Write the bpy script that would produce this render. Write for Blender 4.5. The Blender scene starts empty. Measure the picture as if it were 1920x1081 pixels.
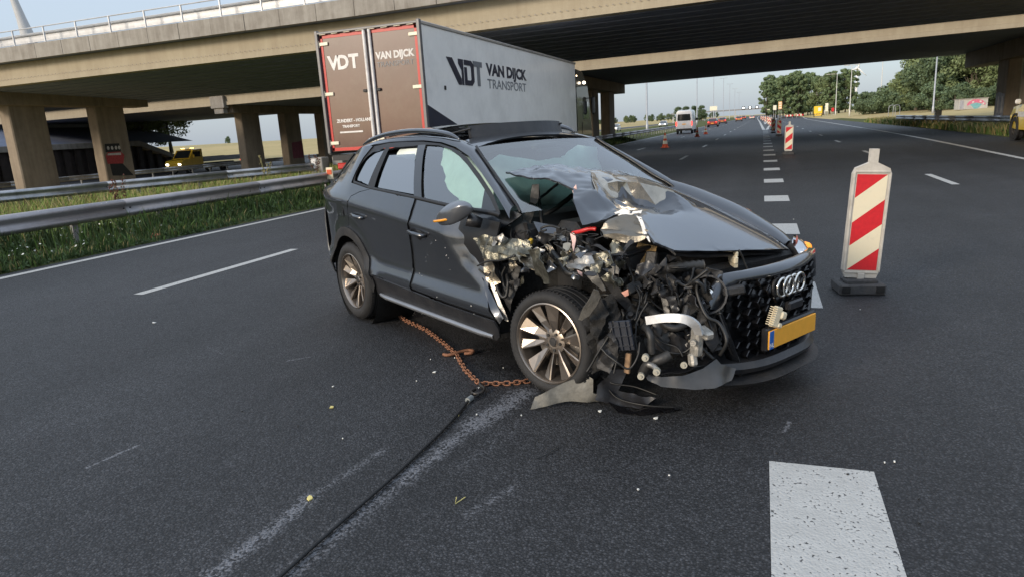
import bpy, bmesh, math, random
import numpy as np
from mathutils import Vector, Matrix, noise, geometry

random.seed(7)
S = bpy.context.scene
COL = S.collection
R = math.radians

# ------------------------------------------------------------------ camera, sky, sun, exposure
cam = bpy.data.cameras.new('camera'); camo = bpy.data.objects.new('camera', cam); COL.objects.link(camo)
cam.sensor_width = 36.0; cam.lens = 36.0 * 1276.0 / 1920.0
cam.clip_start = 0.05; cam.clip_end = 6000
_r, _u, _f = Vector((.94001, .33609, -.05854)), Vector((-.02293, .23347, .97209)), Vector((-.34037, .91244, -.22717))
camo.matrix_world = Matrix(((_r.x, _u.x, -_f.x, 0), (_r.y, _u.y, -_f.y, 0), (_r.z, _u.z, -_f.z, 1.68), (0, 0, 0, 1)))
S.camera = camo
SUN_EL, SUN_AZ = R(20), R(212)        # azimuth clockwise from +Y: behind the camera, to its left
w = bpy.data.worlds.new('World'); S.world = w; w.use_nodes = True
nt = w.node_tree
sky = nt.nodes.new('ShaderNodeTexSky'); sky.sky_type = 'NISHITA'; sky.sun_disc = False
sky.sun_elevation = SUN_EL; sky.sun_rotation = SUN_AZ
sky.air_density = 1.0; sky.dust_density = 2.0; sky.ozone_density = 2.0
bg = nt.nodes['Background']; bg.inputs['Strength'].default_value = .15
# thin even cloud over the clear sky: standard overcast luminance, brighter overhead than at the horizon
_tc = nt.nodes.new('ShaderNodeTexCoord'); _sx = nt.nodes.new('ShaderNodeSeparateXYZ'); nt.links.new(_tc.outputs['Generated'], _sx.inputs[0])
_mr = nt.nodes.new('ShaderNodeMapRange'); _mr.inputs[3].default_value = 1.0; _mr.inputs[4].default_value = 2.3; nt.links.new(_sx.outputs[2], _mr.inputs[0])
_cl = nt.nodes.new('ShaderNodeMix'); _cl.data_type = 'RGBA'; _cl.blend_type = 'MULTIPLY'; _cl.inputs[0].default_value = 1; _cl.inputs[6].default_value = (2.62, 2.98, 3.45, 1); nt.links.new(_mr.outputs[0], _cl.inputs[7])
_mx = nt.nodes.new('ShaderNodeMix'); _mx.data_type = 'RGBA'; _mx.inputs[0].default_value = .70
nt.links.new(sky.outputs[0], _mx.inputs[6]); nt.links.new(_cl.outputs[2], _mx.inputs[7]); nt.links.new(_mx.outputs[2], bg.inputs['Color'])
sl = bpy.data.lights.new('sun', 'SUN'); sl.energy = 2.1; sl.angle = R(14); sl.color = (1.0, .86, .69)
so = bpy.data.objects.new('sun', sl); COL.objects.link(so)
_sd = Vector((math.sin(SUN_AZ) * math.cos(SUN_EL), math.cos(SUN_AZ) * math.cos(SUN_EL), math.sin(SUN_EL)))
so.rotation_euler = _sd.to_track_quat('Z', 'Y').to_euler()
S.view_settings.view_transform = 'Standard'; S.view_settings.look = 'None'
S.view_settings.gamma = 1; S.view_settings.use_curve_mapping = False
S.view_settings.exposure = 0.5
S.render.engine = 'CYCLES'
S.cycles.max_bounces = 8; S.cycles.transparent_max_bounces = 12; S.cycles.glossy_bounces = 4
S.cycles.caustics_reflective = False; S.cycles.caustics_refractive = False
S.cycles.use_denoising = True

# ------------------------------------------------------------------ materials
MATS = {}
def N(t, typ, **kw):
    n = t.nodes.new(typ)
    for k, v in kw.items():
        if k in n.inputs: n.inputs[k].default_value = v
        else: setattr(n, k, v)
    return n
def mat(name, col, rough=.6, metal=0., var=.18, scale=6., bump=0., bscale=60., coat=0., coatr=.03, spec=.5, detail=5, dirt=None, dirt_amt=.4, dscale=2.5, emit=None, estr=0, trans=0, alpha=1):
    if name in MATS: return MATS[name]
    m = bpy.data.materials.new(name); m.use_nodes = True; t = m.node_tree
    b = t.nodes['Principled BSDF']
    b.inputs['Roughness'].default_value = rough; b.inputs['Metallic'].default_value = metal
    b.inputs['Coat Weight'].default_value = coat; b.inputs['Coat Roughness'].default_value = coatr
    b.inputs['Specular IOR Level'].default_value = spec
    c = (*col, 1)
    geo = N(t, 'ShaderNodeNewGeometry'); tc = N(t, 'ShaderNodeTexCoord')
    nz = N(t, 'ShaderNodeTexNoise', Scale=scale, Detail=detail, Roughness=.6)
    t.links.new(tc.outputs['Object'], nz.inputs['Vector'])
    mp = N(t, 'ShaderNodeMapRange'); mp.inputs[1].default_value = .3; mp.inputs[2].default_value = .7
    mp.inputs[3].default_value = 1 - var; mp.inputs[4].default_value = 1 + var
    t.links.new(nz.outputs[0], mp.inputs[0])
    mx = N(t, 'ShaderNodeMix', data_type='RGBA', blend_type='MULTIPLY'); mx.inputs[0].default_value = 1
    mx.inputs[6].default_value = c
    t.links.new(mp.outputs[0], mx.inputs[7])
    out = mx.outputs[2]
    if dirt:
        n2 = N(t, 'ShaderNodeTexNoise', Scale=dscale, Detail=8, Roughness=.7)
        t.links.new(tc.outputs['Object'], n2.inputs['Vector'])
        m2 = N(t, 'ShaderNodeMapRange'); m2.inputs[1].default_value = .45; m2.inputs[2].default_value = .75; m2.inputs[4].default_value = dirt_amt
        t.links.new(n2.outputs[0], m2.inputs[0])
        mx2 = N(t, 'ShaderNodeMix', data_type='RGBA'); mx2.inputs[7].default_value = (*dirt, 1)
        t.links.new(m2.outputs[0], mx2.inputs[0]); t.links.new(out, mx2.inputs[6]); out = mx2.outputs[2]
    t.links.new(out, b.inputs['Base Color'])
    if bump:
        n3 = N(t, 'ShaderNodeTexNoise', Scale=bscale, Detail=4, Roughness=.6)
        t.links.new(tc.outputs['Object'], n3.inputs['Vector'])
        bp = N(t, 'ShaderNodeBump', Strength=bump, Distance=.01)
        t.links.new(n3.outputs[0], bp.inputs['Height']); t.links.new(bp.outputs[0], b.inputs['Normal'])
    if emit:
        b.inputs['Emission Color'].default_value = (*emit, 1); b.inputs['Emission Strength'].default_value = estr
    if trans: b.inputs['Transmission Weight'].default_value = trans
    if alpha < 1: b.inputs['Alpha'].default_value = alpha
    MATS[name] = m; return m

def glassmat(name, tint, refl_rough=.01, fac=1.0, add=.04):
    if name in MATS: return MATS[name]
    m = bpy.data.materials.new(name); m.use_nodes = True; t = m.node_tree
    t.nodes.remove(t.nodes['Principled BSDF']); o = t.nodes['Material Output']
    tr = N(t, 'ShaderNodeBsdfTransparent'); tr.inputs[0].default_value = (*tint, 1)
    gl = N(t, 'ShaderNodeBsdfGlossy'); gl.inputs['Roughness'].default_value = refl_rough; gl.inputs[0].default_value = (1, 1, 1, 1)
    fr = N(t, 'ShaderNodeFresnel', IOR=1.55)
    ma = N(t, 'ShaderNodeMath', operation='MULTIPLY_ADD'); ma.inputs[1].default_value = fac; ma.inputs[2].default_value = add
    t.links.new(fr.outputs[0], ma.inputs[0])
    mx = N(t, 'ShaderNodeMixShader'); t.links.new(ma.outputs[0], mx.inputs[0]); t.links.new(tr.outputs[0], mx.inputs[1]); t.links.new(gl.outputs[0], mx.inputs[2])
    t.links.new(mx.outputs[0], o.inputs[0]); MATS[name] = m; return m

def math_node(t, op, a, b=None, c=None, clamp=False):
    n = t.nodes.new('ShaderNodeMath'); n.operation = op; n.use_clamp = clamp
    for i, v in enumerate((a, b, c)):
        if v is None: continue
        if isinstance(v, (int, float)): n.inputs[i].default_value = v
        else: t.links.new(v, n.inputs[i])
    return n.outputs[0]

# ------------------------------------------------------------------ mesh helpers
def tag(o, label=None, cat=None, group=None, kind=None):
    if label: o['label'] = label
    if cat: o['category'] = cat
    if group: o['group'] = group
    if kind: o['kind'] = kind
    return o
def link(o, parent=None):
    COL.objects.link(o)
    if parent is not None: o.parent = parent
    return o
def empty(name, loc=(0, 0, 0), rz=0., label=None, cat=None, group=None):
    o = bpy.data.objects.new(name, None); COL.objects.link(o)
    o.location = loc; o.rotation_euler = (0, 0, rz); o.empty_display_size = .1
    return tag(o, label, cat, group)
def mesh(name, vs, fs, m=None, parent=None, smooth=False, auto=None):
    me = bpy.data.meshes.new(name); me.from_pydata([tuple(v) for v in vs], [], fs); me.update()
    if m:
        for mm in (m if isinstance(m, (list, tuple)) else [m]): me.materials.append(mm)
    if smooth: me.polygons.foreach_set('use_smooth', [True] * len(me.polygons))
    if auto is not None:
        me.polygons.foreach_set('use_smooth', [True] * len(me.polygons)); me.set_sharp_from_angle(angle=R(auto))
    return link(bpy.data.objects.new(name, me), parent)
def share(name, src, parent=None, loc=None, rot=None, scale=None, label=None, cat=None, group=None):
    o = src.copy(); o.name = name; link(o, parent); o.parent = parent
    if loc is not None: o.location = loc
    if rot is not None: o.rotation_euler = rot
    if scale is not None: o.scale = scale
    return tag(o, label, cat, group)
def copy_tree(o, parent=None):
    c = o.copy(); COL.objects.link(c); c.parent = parent
    for ch in list(o.children): copy_tree(ch, c)
    return c

class MB:
    def __init__(s, M=None): s.v = []; s.f = []; s.M = M or Matrix()
    def add(s, vs, fs, M=None):
        M = s.M @ M if M is not None else s.M
        o = len(s.v); s.v += [M @ Vector(v) for v in vs]; s.f += [tuple(i + o for i in f) for f in fs]; return s
    def box(s, c, d, rot=None, bev=0., taper=1.):
        x, y, z = d[0] / 2, d[1] / 2, d[2] / 2
        M = Matrix.Translation(c)
        if rot is not None: M = M @ (rot.to_4x4() if isinstance(rot, Matrix) else Matrix.Rotation(rot[2], 4, 'Z') @ Matrix.Rotation(rot[1], 4, 'Y') @ Matrix.Rotation(rot[0], 4, 'X'))
        if bev <= 0:
            v = [(-x, -y, -z), (x, -y, -z), (x, y, -z), (-x, y, -z), (-x * taper, -y * taper, z), (x * taper, -y * taper, z), (x * taper, y * taper, z), (-x * taper, y * taper, z)]
            f = [(3, 2, 1, 0), (4, 5, 6, 7), (0, 1, 5, 4), (1, 2, 6, 5), (2, 3, 7, 6), (3, 0, 4, 7)]
            return s.add(v, f, M)
        b = min(bev, x * .98, y * .98, z * .98); v = []; idx = {}
        for sx in (-1, 1):
            for sy in (-1, 1):
                for sz in (-1, 1):
                    for k in range(3):
                        idx[(sx, sy, sz, k)] = len(v)
                        v.append((sx * (x if k == 0 else x - b), sy * (y if k == 1 else y - b), sz * (z if k == 2 else z - b)))
        f = []
        for k in range(3):
            for sg in (-1, 1):
                a, c2 = [i for i in range(3) if i != k]
                q = []
                for p in ((-1, -1), (1, -1), (1, 1), (-1, 1)):
                    t = [0, 0, 0]; t[k] = sg; t[a] = p[0]; t[c2] = p[1]; q.append(idx[(*t, k)])
                if (sg > 0) == (k == 1): q.reverse()
                f.append(tuple(q))
        for k in range(3):
            a, c2 = [i for i in range(3) if i != k]
            for sa in (-1, 1):
                for sc in (-1, 1):
                    t0 = [0, 0, 0]; t0[a] = sa; t0[c2] = sc; t1 = list(t0); t0[k] = -1; t1[k] = 1
                    q = [idx[(*t0, a)], idx[(*t1, a)], idx[(*t1, c2)], idx[(*t0, c2)]]
                    f.append(tuple(q))
        for sx in (-1, 1):
            for sy in (-1, 1):
                for sz in (-1, 1): f.append(tuple(idx[(sx, sy, sz, k)] for k in range(3)))
        return s.add(v, f, M)
    def tube(s, pts, r, n=8, cap=True, closed=False):
        pts = [Vector(p) for p in pts]; rs = r if isinstance(r, (list, tuple)) else [r] * len(pts)
        v = []; f = []; up = None; L = len(pts)
        for i, p in enumerate(pts):
            if closed: d = pts[(i + 1) % L] - pts[i - 1]
            else: d = pts[min(i + 1, L - 1)] - pts[max(i - 1, 0)]
            d = d.normalized() if d.length > 1e-9 else Vector((0, 0, 1))
            if up is None:
                up = Vector((0, 0, 1)) if abs(d.z) < .9 else Vector((1, 0, 0))
            a = d.cross(up)
            if a.length < 1e-6: a = d.orthogonal()
            a.normalize(); b = a.cross(d).normalized(); up = b
            for k in range(n):
                t = 2 * math.pi * k / n; v.append(p + (a * math.cos(t) + b * math.sin(t)) * rs[i])
        for i in range(L - 1 + (1 if closed else 0)):
            j = (i + 1) % L
            for k in range(n): f.append((i * n + k, i * n + (k + 1) % n, j * n + (k + 1) % n, j * n + k))
        if cap and not closed:
            f.append(tuple(range(n))[::-1]); f.append(tuple(range((L - 1) * n, L * n)))
        return s.add(v, f)
    def cyl(s, p0, p1, r0, r1=None, n=12): return s.tube([p0, p1], [r0, r0 if r1 is None else r1], n)
    def lathe(s, prof, n=32, M=None, closed=False):
        """prof: (radius, height) pairs, spun about the local Y axis"""
        v = []; f = []; L = len(prof)
        for r, h in prof:
            for k in range(n):
                t = 2 * math.pi * k / n; v.append((r * math.cos(t), h, r * math.sin(t)))
        for i in range(L - 1 + (1 if closed else 0)):
            j = (i + 1) % L
            for k in range(n): f.append((i * n + k, j * n + k, j * n + (k + 1) % n, i * n + (k + 1) % n))
        return s.add(v, f, M)
    def prism(s, out, h0, h1, M=None):
        """outline in local XY, extruded in Z from h0 to h1"""
        n = len(out); v = [(x, y, h0) for x, y in out] + [(x, y, h1) for x, y in out]
        f = [tuple(range(n))[::-1], tuple(range(n, 2 * n))] + [(i, (i + 1) % n, n + (i + 1) % n, n + i) for i in range(n)]
        return s.add(v, f, M)
    def build(s, name, m=None, parent=None, smooth=False, auto=None): return mesh(name, s.v, s.f, m, parent, smooth, auto)

def smoothpath(pts, n=6, closed=False):
    P = [Vector(p) for p in pts]; out = []; L = len(P)
    for i in range(L if closed else L - 1):
        p0 = P[i - 1] if (i or closed) else P[0]; p1 = P[i]; p2 = P[(i + 1) % L]; p3 = P[(i + 2) % L] if (closed or i + 2 < L) else P[-1]
        for k in range(n):
            t = k / n
            out.append(.5 * ((2 * p1) + (p2 - p0) * t + (2 * p0 - 5 * p1 + 4 * p2 - p3) * t * t + (3 * p1 - p0 - 3 * p2 + p3) * t ** 3))
    if not closed: out.append(P[-1])
    return out

def thicken(o, th, rim=None, angle=50):
    me = o.data; bm = bmesh.new(); bm.from_mesh(me); bm.normal_update()
    F = list(bm.faces); B = [e for e in bm.edges if e.is_boundary]
    back = {v: bm.verts.new(v.co - v.normal * th) for v in list(bm.verts)}
    if rim: me.materials.append(rim)
    ri = len(me.materials) - 1 if rim else 0
    for f in F:
        try: bm.faces.new([back[v] for v in reversed(f.verts)])
        except ValueError: pass
    for e in B:
        l = e.link_loops[0]; a, b = l.vert, l.link_loop_next.vert
        try: q = bm.faces.new([b, a, back[a], back[b]]); q.material_index = ri
        except ValueError: pass
    bm.to_mesh(me); bm.free()
    me.polygons.foreach_set('use_smooth', [True] * len(me.polygons)); me.set_sharp_from_angle(angle=R(angle))
def panel(name, outline, fn, m, parent=None, step=.06, thick=.012, smooth=2, flip=False, rim=None):
    """2-D outline cut into a fine grid, then mapped to a curved 3-D sheet and given thickness"""
    o2 = []
    for i in range(len(outline)):
        a = Vector(outline[i]); b = Vector(outline[(i + 1) % len(outline)]); k = max(1, int((b - a).length / step))
        for j in range(k): o2.append(a.lerp(b, j / k))
    bm = bmesh.new()
    f = bm.faces.new([bm.verts.new((p.x, p.y, 0)) for p in o2])
    xs = [p.x for p in o2]; ys = [p.y for p in o2]
    for ax, lo, hi in ((0, min(xs), max(xs)), (1, min(ys), max(ys))):
        c = lo + step * .5
        while c < hi:
            co = Vector((c, 0, 0)) if ax == 0 else Vector((0, c, 0)); no = Vector((1, 0, 0)) if ax == 0 else Vector((0, 1, 0))
            bmesh.ops.bisect_plane(bm, geom=bm.verts[:] + bm.edges[:] + bm.faces[:], plane_co=co, plane_no=no, dist=1e-5)
            c += step
    bmesh.ops.remove_doubles(bm, verts=bm.verts, dist=step * .16)
    bmesh.ops.dissolve_degenerate(bm, edges=bm.edges, dist=step * .05)
    for v in bm.verts: v.co = Vector(fn(v.co.x, v.co.y))
    bmesh.ops.recalc_face_normals(bm, faces=bm.faces)
    if flip: bmesh.ops.reverse_faces(bm, faces=bm.faces)
    me = bpy.data.meshes.new(name); bm.to_mesh(me); bm.free()
    if m: me.materials.append(m)
    me.polygons.foreach_set('use_smooth', [True] * len(me.polygons))
    o = link(bpy.data.objects.new(name, me), parent)
    if thick: thicken(o, thick, rim)
    return o

def text(name, s, size, m, parent, M, bold=0., extr=.002, sx=1., align='LEFT', space=1.):
    cu = bpy.data.curves.new(name, 'FONT'); cu.body = s; cu.size = size; cu.offset = bold; cu.extrude = extr; cu.align_x = align
    cu.space_character = space; cu.resolution_u = 3
    tmp = bpy.data.objects.new(name + '_tmp', cu); COL.objects.link(tmp)
    dg = bpy.context.evaluated_depsgraph_get(); me = bpy.data.meshes.new_from_object(tmp.evaluated_get(dg))
    bpy.data.objects.remove(tmp); bpy.data.curves.remove(cu)
    me.transform(M @ Matrix.Diagonal((sx, 1, 1, 1))); me.materials.clear(); me.materials.append(m)
    return link(bpy.data.objects.new(name, me), parent)
# ------------------------------------------------------------------ surface materials of the setting
def asphalt_mat():
    m = bpy.data.materials.new('asphalt'); m.use_nodes = True; t = m.node_tree; b = t.nodes['Principled BSDF']
    geo = N(t, 'ShaderNodeNewGeometry'); P = geo.outputs['Position']
    sep = N(t, 'ShaderNodeSeparateXYZ'); t.links.new(P, sep.inputs[0]); X, Y = sep.outputs[0], sep.outputs[1]
    vo = N(t, 'ShaderNodeTexVoronoi', Scale=92.); t.links.new(P, vo.inputs['Vector'])
    vs = N(t, 'ShaderNodeSeparateColor'); t.links.new(vo.outputs['Color'], vs.inputs[0])
    nf = N(t, 'ShaderNodeTexNoise', Scale=160., Detail=3.); t.links.new(P, nf.inputs['Vector'])
    nl = N(t, 'ShaderNodeTexNoise', Scale=.55, Detail=7., Roughness=.65); t.links.new(P, nl.inputs['Vector'])
    nm = N(t, 'ShaderNodeTexNoise', Scale=5., Detail=6., Roughness=.7); t.links.new(P, nm.inputs['Vector'])
    stone = math_node(t, 'POWER', vs.outputs[0], 2.2)
    crev = N(t, 'ShaderNodeMapRange'); crev.inputs[1].default_value = .25; crev.inputs[2].default_value = .62; crev.inputs[3].default_value = 1.; crev.inputs[4].default_value = .35
    t.links.new(vo.outputs['Distance'], crev.inputs[0])
    br = math_node(t, 'MULTIPLY_ADD', stone, .050, .024)
    br = math_node(t, 'MULTIPLY', br, crev.outputs[0])
    patch = N(t, 'ShaderNodeMapRange'); patch.inputs[1].default_value = .3; patch.inputs[2].default_value = .7; patch.inputs[3].default_value = .72; patch.inputs[4].default_value = 1.3
    t.links.new(nl.outputs[0], patch.inputs[0]); br = math_node(t, 'MULTIPLY', br, patch.outputs[0])
    mid = N(t, 'ShaderNodeMapRange'); mid.inputs[1].default_value = .3; mid.inputs[2].default_value = .7; mid.inputs[3].default_value = .85; mid.inputs[4].default_value = 1.18
    t.links.new(nm.outputs[0], mid.inputs[0]); br = math_node(t, 'MULTIPLY', br, mid.outputs[0])
    # wheel tracks polished along the lanes
    mpw = N(t, 'ShaderNodeMapping'); mpw.inputs['Scale'].default_value = (1.1, .03, 1); t.links.new(P, mpw.inputs['Vector'])
    nw = N(t, 'ShaderNodeTexNoise', Scale=1., Detail=4.); t.links.new(mpw.outputs[0], nw.inputs['Vector'])
    trk = N(t, 'ShaderNodeMapRange'); trk.inputs[1].default_value = .35; trk.inputs[2].default_value = .65; trk.inputs[3].default_value = .8; trk.inputs[4].default_value = 1.18
    t.links.new(nw.outputs[0], trk.inputs[0]); br = math_node(t, 'MULTIPLY', br, trk.outputs[0])
    # scraped, pale aggregate where wheels and metal were dragged over it
    nx = N(t, 'ShaderNodeTexNoise', Scale=26., Detail=6., Roughness=.75); t.links.new(P, nx.inputs['Vector'])
    tot = None
    def seg(ax, ay, bx, by, wd, amt):
        dx, dy = bx - ax, by - ay; L2 = dx * dx + dy * dy
        px = math_node(t, 'SUBTRACT', X, ax); py = math_node(t, 'SUBTRACT', Y, ay)
        u = math_node(t, 'DIVIDE', math_node(t, 'ADD', math_node(t, 'MULTIPLY', px, dx), math_node(t, 'MULTIPLY', py, dy)), L2, clamp=True)
        qx = math_node(t, 'SUBTRACT', px, math_node(t, 'MULTIPLY', u, dx)); qy = math_node(t, 'SUBTRACT', py, math_node(t, 'MULTIPLY', u, dy))
        d = math_node(t, 'SQRT', math_node(t, 'ADD', math_node(t, 'MULTIPLY', qx, qx), math_node(t, 'MULTIPLY', qy, qy)))
        d = math_node(t, 'ADD', d, math_node(t, 'MULTIPLY', math_node(t, 'SUBTRACT', nm.outputs[0], .5), wd * 1.6))
        k = math_node(t, 'SUBTRACT', 1., math_node(t, 'DIVIDE', d, wd), clamp=True)
        return math_node(t, 'MULTIPLY', math_node(t, 'POWER', k, .7), amt)
    for s in ((-1.43, 3.95, -1.56, 3.40, .13, .9), (-1.56, 3.40, -1.66, 2.70, .09, .7), (-1.66, 2.70, -1.78, 1.6, .09, .55), (-1.93, 2.98, -2.02, 2.45, .045, .5), (-2.02, 2.45, -2.06, 1.5, .075, .7), (-1.09, 2.78, -1.21, 2.5, .045, .5), (-1.30, 3.5, -1.42, 2.9, .10, .3),
              (-3.47, 2.42, -3.42, 2.70, .018, .9), (-3.5, 4.2, -3.38, 4.31, .018, .8), (.15, 3.68, .18, 3.82, .02, .7), (.35, 4.55, .60, 4.85, .22, .22), (-2.1, 4.3, -1.5, 4.9, .25, .22), (-4.5, 4.4, -4.2, 4.25, .015, .5)):
        k = seg(*s); tot = k if tot is None else math_node(t, 'MAXIMUM', tot, k)
    th = N(t, 'ShaderNodeMapRange'); th.inputs[1].default_value = .60; th.inputs[2].default_value = .82
    t.links.new(math_node(t, 'MULTIPLY_ADD', vs.outputs[1], .55, math_node(t, 'MULTIPLY_ADD', tot, .45, math_node(t, 'MULTIPLY', nx.outputs[0], .35))), th.inputs[0])
    sc = math_node(t, 'MULTIPLY', th.outputs[0], math_node(t, 'MULTIPLY', tot, 1.5, clamp=True), clamp=True)
    # oily wet stain under the engine
    px = math_node(t, 'MULTIPLY', math_node(t, 'SUBTRACT', X, -1.5), .9); py = math_node(t, 'MULTIPLY', math_node(t, 'SUBTRACT', Y, 4.75), 1.2)
    dd = math_node(t, 'SQRT', math_node(t, 'ADD', math_node(t, 'MULTIPLY', px, px), math_node(t, 'MULTIPLY', py, py)))
    st = N(t, 'ShaderNodeMapRange'); st.inputs[1].default_value = .75; st.inputs[2].default_value = .35
    t.links.new(math_node(t, 'ADD', dd, math_node(t, 'MULTIPLY', math_node(t, 'SUBTRACT', nm.outputs[0], .5), .9)), st.inputs[0])
    br = math_node(t, 'MULTIPLY', br, math_node(t, 'MULTIPLY_ADD', st.outputs[0], -.45, 1.))
    br2 = math_node(t, 'MULTIPLY_ADD', sc, .12, br)
    cc = N(t, 'ShaderNodeCombineColor')
    t.links.new(math_node(t, 'MULTIPLY', br2, .97), cc.inputs[0]); t.links.new(math_node(t, 'MULTIPLY', br2, 1.0), cc.inputs[1]); t.links.new(math_node(t, 'MULTIPLY', br2, 1.10), cc.inputs[2])
    t.links.new(cc.outputs[0], b.inputs['Base Color'])
    rg = math_node(t, 'MULTIPLY_ADD', vs.outputs[2], .22, .52)
    rg = math_node(t, 'MULTIPLY_ADD', st.outputs[0], -.22, rg)
    t.links.new(rg, b.inputs['Roughness']); b.inputs['Specular IOR Level'].default_value = .42
    hgt = math_node(t, 'MULTIPLY_ADD', vs.outputs[1], .6, math_node(t, 'MULTIPLY_ADD', vo.outputs['Distance'], -1.3, math_node(t, 'MULTIPLY', nf.outputs[0], .25)))
    bp = N(t, 'ShaderNodeBump', Strength=.6, Distance=.005); t.links.new(hgt, bp.inputs['Height']); t.links.new(bp.outputs[0], b.inputs['Normal'])
    return m
ASPH = asphalt_mat()

def paint_mat(name, col, wear=.5):
    m = bpy.data.materials.new(name); m.use_nodes = True; t = m.node_tree; b = t.nodes['Principled BSDF']
    geo = N(t, 'ShaderNodeNewGeometry'); P = geo.outputs['Position']
    vo = N(t, 'ShaderNodeTexVoronoi', Scale=78.); t.links.new(P, vo.inputs['Vector'])
    n1 = N(t, 'ShaderNodeTexNoise', Scale=9., Detail=7., Roughness=.7); t.links.new(P, n1.inputs['Vector'])
    n2 = N(t, 'ShaderNodeTexNoise', Scale=55., Detail=4.); t.links.new(P, n2.inputs['Vector'])
    h = math_node(t, 'MULTIPLY_ADD', vo.outputs['Distance'], .5, math_node(t, 'MULTIPLY_ADD', n1.outputs[0], .55, math_node(t, 'MULTIPLY', n2.outputs[0], .35)))
    mr = N(t, 'ShaderNodeMapRange'); mr.inputs[1].default_value = .83; mr.inputs[2].default_value = .91; t.links.new(h, mr.inputs[0])
    mv = N(t, 'ShaderNodeMapRange'); mv.inputs[1].default_value = .3; mv.inputs[2].default_value = .7; mv.inputs[3].default_value = .82; mv.inputs[4].default_value = 1.08; t.links.new(n1.outputs[0], mv.inputs[0])
    mm = N(t, 'ShaderNodeMix', data_type='RGBA', blend_type='MULTIPLY'); mm.inputs[0].default_value = 1; mm.inputs[6].default_value = (*col, 1); t.links.new(mv.outputs[0], mm.inputs[7])
    mx = N(t, 'ShaderNodeMix', data_type='RGBA'); mx.inputs[7].default_value = (.05, .05, .05, 1)
    t.links.new(mr.outputs[0], mx.inputs[0]); t.links.new(mm.outputs[2], mx.inputs[6]); t.links.new(mx.outputs[2], b.inputs['Base Color'])
    b.inputs['Roughness'].default_value = .65
    bp = N(t, 'ShaderNodeBump', Strength=.5, Distance=.004); t.links.new(math_node(t, 'MULTIPLY_ADD', vo.outputs['Distance'], -1., n2.outputs[0]), bp.inputs['Height']); t.links.new(bp.outputs[0], b.inputs['Normal'])
    return m
PAINT = paint_mat('road_paint', (.42, .42, .405))

def ground_mat(name, c1, c2, c3, s1=.06, s2=1.2):
    m = bpy.data.materials.new(name); m.use_nodes = True; t = m.node_tree; b = t.nodes['Principled BSDF']
    geo = N(t, 'ShaderNodeNewGeometry'); P = geo.outputs['Position']
    n1 = N(t, 'ShaderNodeTexNoise', Scale=s1, Detail=8., Roughness=.62); t.links.new(P, n1.inputs['Vector'])
    n2 = N(t, 'ShaderNodeTexNoise', Scale=s2, Detail=8., Roughness=.7); t.links.new(P, n2.inputs['Vector'])
    r1 = N(t, 'ShaderNodeMapRange'); r1.inputs[1].default_value = .42; r1.inputs[2].default_value = .58; t.links.new(n1.outputs[0], r1.inputs[0])
    r2 = N(t, 'ShaderNodeMapRange'); r2.inputs[1].default_value = .38; r2.inputs[2].default_value = .68; t.links.new(n2.outputs[0], r2.inputs[0])
    a = N(t, 'ShaderNodeMix', data_type='RGBA'); a.inputs[6].default_value = (*c1, 1); a.inputs[7].default_value = (*c2, 1); t.links.new(r1.outputs[0], a.inputs[0])
    c = N(t, 'ShaderNodeMix', data_type='RGBA'); c.inputs[7].default_value = (*c3, 1); t.links.new(r2.outputs[0], c.inputs[0]); t.links.new(a.outputs[2], c.inputs[6])
    t.links.new(c.outputs[2], b.inputs['Base Color']); b.inputs['Roughness'].default_value = .95; b.inputs['Specular IOR Level'].default_value = .1
    bp = N(t, 'ShaderNodeBump', Strength=.8, Distance=.12); t.links.new(n2.outputs[0], bp.inputs['Height']); t.links.new(bp.outputs[0], b.inputs['Normal'])
    return m
FIELD = ground_mat('dry_field', (.40, .31, .15), (.30, .25, .11), (.46, .37, .20), .03, .8)
VERGE = ground_mat('verge_grass', (.055, .085, .025), (.08, .11, .035), (.12, .10, .05), .5, 6.)

def sheet(name, xs, ys, h, m, kind='structure'):
    v = [(x, y, h(x, y)) for y in ys for x in xs]; n = len(xs)
    f = [(j * n + i, j * n + i + 1, (j + 1) * n + i + 1, (j + 1) * n + i) for j in range(len(ys) - 1) for i in range(n - 1)]
    o = mesh(name, v, f, m, smooth=True); return tag(o, kind=kind)
def lin(x, xs, ys):
    if x <= xs[0]: return ys[0]
    for i in range(len(xs) - 1):
        if x <= xs[i + 1]: return ys[i] + (ys[i + 1] - ys[i]) * (x - xs[i]) / (xs[i + 1] - xs[i])
    return ys[-1]
def terrain(x, y):
    z = lin(x, [-400, -160, -100, -68, -60, -44, -36, -20, -12, -11, 10, 11, 14, 26, 60, 400], [3.2, 2.6, 1.2, -.2, -.62, -.62, -.3, -.10, -.06, -.06, -.06, -.05, .15, .85, 1.1, 1.4])
    if x < -60:
        z = z * lin(y, [40, 120, 160], [.0, .6, 1.]) - (.5 if y < 70 else 0) * 1.
    return z + .05 * noise.noise(Vector((x * .08, y * .08, 0))) * (1 if (x < -14 or x > 12) else 0)
xs = [-3000, -1500, -800, -400, -280, -200, -160, -130, -100, -84, -72, -66, -60, -56, -50, -46, -42, -38, -34, -30, -26, -22, -18, -15, -13, -12, -11, -9, 0, 9, 10, 11, 12, 14, 17, 20, 24, 30, 40, 55, 80, 120, 180, 300, 500, 900, 1600, 3000]
ys = [-3000, -1200, -500, -200, -100, -60, -30] + list(range(-20, 140, 8)) + [150, 165, 180, 200, 225, 250, 300, 360, 430, 520, 650, 850, 1200, 1800, 3000, 5000]
ground = sheet('ground', xs, ys, terrain, FIELD)

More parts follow.
